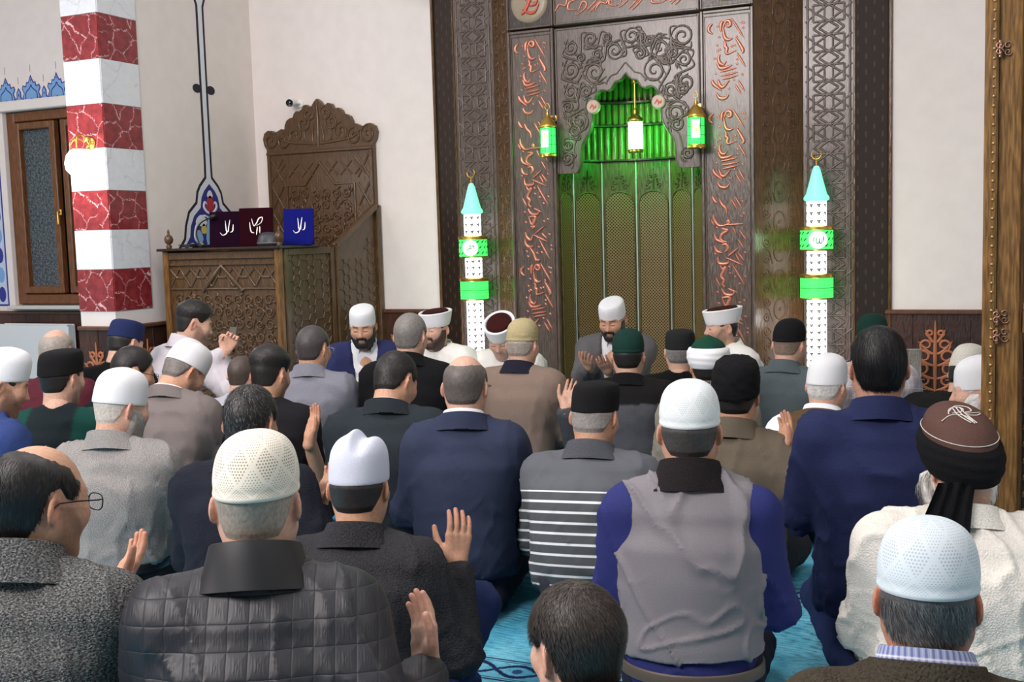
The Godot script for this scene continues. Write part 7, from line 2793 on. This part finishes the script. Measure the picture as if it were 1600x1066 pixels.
	for c in [
		[{"at": Vector3(-3.523, 0.774, -6.612), "view": 28.1, "dist": 7.50}, "robed cleric with a full brown beard between pulpit and lamp tower", -152, -146, 2, 0.008, lin(60, 44, 36), 0.18],
		[{"at": Vector3(-3.074, 0.711, -6.696), "view": 24.7, "dist": 7.40}, "robed cleric with bowed head beside the lamp tower", -172, -165, 28, 0.003, grey_h, 0.18],
		[{"at": Vector3(-1.688, 0.759, -7.101), "view": 13.4, "dist": 7.20}, "robed cleric in profile before the copper-lettered panel", -118, -112, 2, 0.002, lin(60, 50, 46), 0.17]]:
		var d := {"label": c[1], "rel": c[2], "hrel": c[3], "bow": c[4], "skin": pale, "sw": c[7], "g": 1.1, "wear": [top("white_robe", "long", white_robe, {"long": true, "grow": 0.02, "fold": 0.009, "cuff": 1.4})], "legs_m": white_robe, "beard": c[5], "beard_c": c[6], "near": true, "group": "white-robed clergy",
			"hats": [hat("turban_band", SARIK, sarik_m, {"tilt": -0.08, "label": "white turban band"}), hat("fez", FEZ, fez_m, {"tilt": -0.08, "label": "dark red felt crown"})], "collars": [{"m": white_robe, "r": 0.088, "h": 0.03}]}
		d.merge(c[0])
		person(d)
	var tan_j := flecked("tan_brown_wool", sc(112, 96, 86), sc(146, 128, 116), 9.0)
	p = person({"at": Vector3(-2.425, 0.790, -5.564), "view": 23.5, "dist": 6.10, "label": "man in a tan wool jacket and a khaki knit cap", "rel": 20, "hrel": 24, "bow": 10, "skin": pale, "sw": 0.175, "g": 1.05, "lean": 4, "wear": [top("tan_jacket", "long", tan_j, {"grow": 0.014, "seam": 0.0022})], "legs_m": grey_t, "hair": "short", "hair_c": lin(160, 150, 140), "hats": [hat("khaki_cap", KNIT, cloth("khaki_knit", sc(192, 178, 136), 0.95, 90.0, 0.85, 0.6), {"tilt": 0.1, "lump": 0.03})],
		"collars": [{"m": cloth("dark_navy_collar", sc(36, 36, 52)), "r": 0.084, "h": 0.035}]})
	var grey_blazer := cloth("grey_blazer", sc(100, 97, 100), 0.88, 130.0, 0.85, 0.35)
	p = person({"at": Vector3(-2.365, 0.820, -6.915), "view": 18.9, "dist": 7.30, "label": "bearded imam before the niche in a grey blazer, white cap", "rel": -168, "hrel": -160, "bow": 18, "skin": warm, "g": 1.08, "sw": 0.18, "wear": [top("shirt", "shell", white_shirt, {"h": 0.02}), top("blazer", "long", grey_blazer, {"grow": 0.016, "cut": 1, "cutw": 0.06})], "legs_m": grey_t, "beard": 0.008, "near": true,
		"hats": [hat("white_kufi", KUFI, white_cap, {"crease": 2, "tilt": -0.1})], "collars": [{"m": white_shirt, "r": 0.082, "h": 0.04}], "rhw": Vector3(-2.401, 0.551, -6.541), "lhw": Vector3(-2.274, 0.534, -6.541), "rf": Vector3(-0.1, 0.6, -0.8), "lf": Vector3(0.1, 0.6, -0.8)})
	microphone_pin(p)
	var two_tone := cloth("black_grey_coat", Color.WHITE, 0.93, 90.0, 0.82, 0.45)
	p = person({"at": Vector3(-1.832, 0.736, -5.604), "view": 18.1, "dist": 5.90, "label": "man in a black and grey coat with a dark green cap", "rel": 6, "hrel": 6, "bow": 8, "skin": pale, "g": 1.1, "sw": 0.18, "wear": [top("two_tone_coat", "long", two_tone, {"grow": 0.012, "paint": func(q: Vector3, f: Field) -> Color: return lin(25, 25, 28) if (q - f.P).dot(f.A) > 0.3 else lin(78, 80, 86)})], "legs_m": grey_t, "hats": [hat("green_cap", KNIT, cloth("bottle_green_knit", sc(26, 60, 52), 0.95, 90.0, 0.8, 0.5), {"tilt": 0.1})],
		"collars": [{"m": black_wool, "r": 0.085, "h": 0.03}], "lhw": Vector3(-2.078, 0.492, -5.303), "lf": Vector3(0.2, 0.8, -0.5)})
	p = person({"at": Vector3(-1.728, 0.688, -6.251), "view": 15.5, "dist": 6.45, "label": "grey-haired man in a black coat and black felt cap", "rel": 8, "hrel": 8, "bow": 8, "skin": pale, "sw": 0.17, "wear": [top("black_coat", "long", black_wool, {"grow": 0.01})], "legs_m": black_t, "hair": "short", "hair_c": lin(120, 118, 116), "hats": [hat("black_cap", KUFI, cloth("grey_black_felt", sc(38, 40, 42), 0.95, 90.0, 0.8, 0.5), {"tilt": 0.15})]})
	p = person({"at": Vector3(-1.369, 0.701, -5.477), "view": 14.1, "dist": 5.60, "label": "man with a white turban around a green crown, beige jacket", "rel": 2, "hrel": 6, "bow": 8, "skin": warm, "sw": 0.165, "wear": [top("beige_jacket", "long", cloth("beige_jacket", sc(158, 150, 136), 0.9), {"grow": 0.01})], "legs_m": grey_t,
		"hats": [hat("turban_wrap", [Vector2(1.0, 0.005), Vector2(1.12, 0.015), Vector2(1.26, 0.045), Vector2(1.3, 0.075), Vector2(1.22, 0.1), Vector2(1.08, 0.108), Vector2(0.98, 0.1)], sarik_m, {"crease": 3, "tilt": 0.12}), hat("green_crown", [Vector2(1.02, 0.08), Vector2(1.03, 0.105), Vector2(0.9, 0.128), Vector2(0.6, 0.148), Vector2(0.2, 0.162), Vector2(0.0, 0.172)], cloth("green_velvet", sc(20, 72, 56), 0.8), {"tilt": 0.12})],
		"collars": [{"m": plaid("dark_plaid_collar", sc(70, 70, 90), sc(30, 30, 60), sc(120, 120, 140), Vector3(3, 1, 1)), "r": 0.085, "h": 0.045}]})
	p = person({"at": Vector3(-1.088, 0.748, -6.158), "view": 10.1, "dist": 6.10, "label": "man in a slate green jacket and black skullcap", "rel": 16, "hrel": 22, "bow": 12, "skin": pale, "sw": 0.18, "g": 1.05, "wear": [top("slate_jacket", "long", cloth("slate_green_wool", sc(86, 98, 102), 0.9, 110.0, 0.85, 0.3), {"grow": 0.012})], "legs_m": grey_t, "hair": "buzz", "hair_c": lin(130, 112, 98), "hats": [hat("black_skullcap", KNIT, black_cap, {"tilt": 0.18})], "collars": [{"m": mats["slate_green_wool"], "r": 0.085, "h": 0.035}]})
	p = person({"at": Vector3(-0.693, 0.746, -6.554), "view": 6.1, "dist": 6.30, "label": "man in a pale checked shirt and a dark green cap", "rel": 5, "hrel": 5, "bow": 6, "skin": pale, "sw": 0.175, "wear": [top("checked_shirt", "long", plaid("pale_plaid_shirt", sc(184, 178, 180), sc(140, 120, 132), sc(150, 150, 160), Vector3(10, 8, 1)), {"grow": 0.008})], "legs_m": grey_t, "hats": [hat("green_cap", KNIT, mats["bottle_green_knit"], {"tilt": 0.05})]})
	p = person({"at": Vector3(-0.171, 0.638, -5.896), "view": 1.8, "dist": 5.50, "label": "man bent forward in a black cloak with a cream cap", "rel": 40, "hrel": 30, "bow": 24, "skin": pale, "lean": 26, "sw": 0.2, "bulge": 0.08, "wear": [top("black_cloak", "long", black_wool, {"grow": 0.02})], "legs_m": black_t, "hats": [hat("cream_cap", TAKKE, cloth("cream_cap_cotton", sc(222, 220, 208)), {"tilt": 0.1})]})
	p = person({"at": Vector3(-0.107, 0.668, -5.103), "view": 1.3, "dist": 4.75, "label": "white-bearded old man in profile beside the carved wooden door", "rel": -70, "hrel": -88, "bow": 4, "skin": pale, "wear": [top("white_shirt", "long", white_shirt)], "legs_m": grey_t, "hair": "short", "hair_c": white_h, "beard": 0.007, "beard_c": white_h, "hats": [hat("white_cap", TAKKE, white_cap, {"tilt": -0.05})]})


func belt(p: Dictionary, m: Material, rad := 0.0, v := 0.005) -> void:
	var b := MB.new()
	var f := func(i: int, j: int) -> Vector3:
		var a := TAU * (i % 48) / 48.0
		var r: float = [0.0, 0.006, 0.006, 0.0][j] + rad
		var y: float = [0.0, 0.004, 0.032, 0.036][j]
		var ax: Vector3 = p.axis
		var ff: Vector3 = p.F
		return p.P + ax * (v + y) + Vector3.RIGHT * cos(a) * (0.192 + r) + ff * (sin(a) * (0.168 + r))
	b.grid(49, 4, f)
	put("belt", b, m, p.node)


func vest_extras(p: Dictionary) -> void:
	belt(p, mat("brown_leather_belt", sc(84, 74, 64), 0.5), 0.004, 0.01)
	# key chain hanging from the belt
	var b := MB.new()
	var a: Vector3 = p.P + Vector3(0.13, 0.0, 0.165)
	for i in 7:
		var o := a + Vector3(0.006 * i, -0.02 * i, 0.004)
		var ring := PackedVector3Array()
		for k in 13:
			var t := TAU * k / 12.0
			var q := Vector3(0.006 * cos(t), 0.013 * sin(t), 0) if i % 2 == 0 else Vector3(0, 0.013 * sin(t), 0.006 * cos(t))
			ring.append(o + q)
		b.tube(ring, 0.0018, 6, false)
	var c := put("key_chain", b, mat("chain_steel", sc(190, 190, 192), 0.25, 1.0), p.node)
	c.set_meta("label", "steel key chain")


func turban_extras(p: Dictionary) -> void:
	var hx: Transform3D = p.head
	var n: Node = p.node
	# tail of the turban cloth down the back
	var b := MB.new()
	var f := func(i: int, j: int) -> Vector3:
		var u := i / 16.0 - 0.5
		var v := j / 14.0
		var w := lerpf(0.13, 0.19, v)
		var fold := 0.006 * sin(u * 22.0 + 1.5 * v) + 0.004 * sin(u * 47.0 - 3.0 * v)
		var start := hx * Vector3(-0.06 + u * 0.11, -0.03, 0.125 + fold)
		var back: Vector3 = p.N + Vector3(-0.075 + u * w, -0.33, 0.24 + fold)
		var mid: Vector3 = p.N + Vector3(-0.085 + u * w, -0.06, 0.165 + fold)
		return start.lerp(mid, v * 2.0) if v < 0.5 else mid.lerp(back, v * 2.0 - 1.0)
	b.grid(17, 15, f)
	put("turban_tail", b, mats["black_wool"], n)
	# embroidered white monogram on the crown, and its piping
	var e := MB.new()
	var nm := (hx.basis * Vector3(0, 1, 0.42)).normalized()
	var crown := func(x: float, z: float) -> Vector3:
		var w := z + 0.05
		x -= 0.012
		var r := Vector2(x / 0.0835, w / 0.1045).length()
		var y := 0.181 - 0.03 * r * r
		return hx * Vector3(x, y - 0.42 * w + 0.002, w + 0.016)
	var lines := [
		[[-0.055, 0.0], [-0.03, -0.005], [-0.01, 0.0], [0.01, 0.012], [0.02, 0.03]],
		[[-0.03, -0.01], [-0.02, -0.03], [0.0, -0.034], [0.015, -0.02], [0.0, -0.008], [-0.02, -0.01]],
		[[-0.025, -0.02], [0.0, -0.04], [0.03, -0.035], [0.035, -0.015], [0.01, -0.004]],
		[[-0.01, -0.03], [-0.008, 0.005], [0.012, 0.034]], [[0.0, -0.033], [0.002, 0.004], [0.022, 0.036]], [[0.01, -0.03], [0.012, 0.0], [0.028, 0.034]],
		[[0.01, 0.0], [0.035, -0.005], [0.06, -0.02]], [[0.015, 0.006], [0.04, 0.004], [0.058, -0.012]]]
	for l in lines:
		var pts := []
		for q in l:
			pts.append(crown.call(q[0], q[1]))
		e.stroke(spline(pts, 4), 0.0018, 0.0015, nm, false)
	var pipe := []
	for i in 49:
		var a := TAU * i / 48.0
		pipe.append(hx * Vector3(0.0965 * cos(a), 0.113 - 0.42 * 0.1215 * sin(a), 0.1215 * sin(a) + 0.015))
	e.tube(PackedVector3Array(pipe), 0.0014, 5, false)
	var m := put("embroidery", e, cloth("white_thread", sc(228, 224, 218)), n)
	m.set_meta("label", "white embroidered monogram and piping")


func microphone_pin(p: Dictionary) -> void:
	var b := MB.new()
	var o: Vector3 = p.N + p.F * 0.165 - p.axis * 0.16
	b.lathe([Vector2(0, -0.012), Vector2(0.012, -0.006), Vector2(0.014, 0.004), Vector2(0.008, 0.014), Vector2(0, 0.016)], 12, Transform3D(Basis.IDENTITY, o))
	b.tube(PackedVector3Array([o, o - p.axis * 0.1 + p.F * 0.01, o - p.axis * 0.24 - p.F * 0.01]), 0.0022, 5)
	var m := put("lapel_microphone", b, mat("black_plastic", sc(18, 18, 20), 0.5), p.node)
	m.set_meta("label", "small black clip-on microphone with cord")


func phone(p: Dictionary) -> void:
	var h: Vector3 = (p.hand[0] + p.hand[1]) * 0.5
	var w: Vector3 = p.origin + p.turn * (h + Vector3(0, 0.085, -0.07))
	var t := thing("smartphone", "black smartphone held up by the man in the light grey shirt", "phone", w, atan2(p.turn.z.x, p.turn.z.z))
	var b := MB.new()
	var tiltb := Basis(Vector3.RIGHT, -0.25)
	b.bev(Vector3.ZERO, Vector3(0.074, 0.152, 0.009), 0.003, tiltb)
	put("case", b, mat("phone_black", sc(22, 22, 26), 0.25), t)
	var s := MB.new()
	s.box(tiltb * Vector3(0, 0, 0.005), Vector3(0.066, 0.14, 0.0012), tiltb)
	put("screen", s, glow("phone_screen", sc(120, 110, 100), 0.6, sc(20, 20, 22)), t)
	var c := MB.new()
	for k in 3:
		c.lathe([Vector2(0, 0.002), Vector2(0.007, 0.002), Vector2(0.0075, 0.0)], 12, Transform3D(tiltb * Basis(Vector3.RIGHT, -PI / 2), tiltb * Vector3(0.022 - 0.02 * (k % 2), 0.058 - 0.02 * (k / 2), -0.0045)))
	put("lens", c, mat("lens_glass", sc(12, 12, 16), 0.05), t)
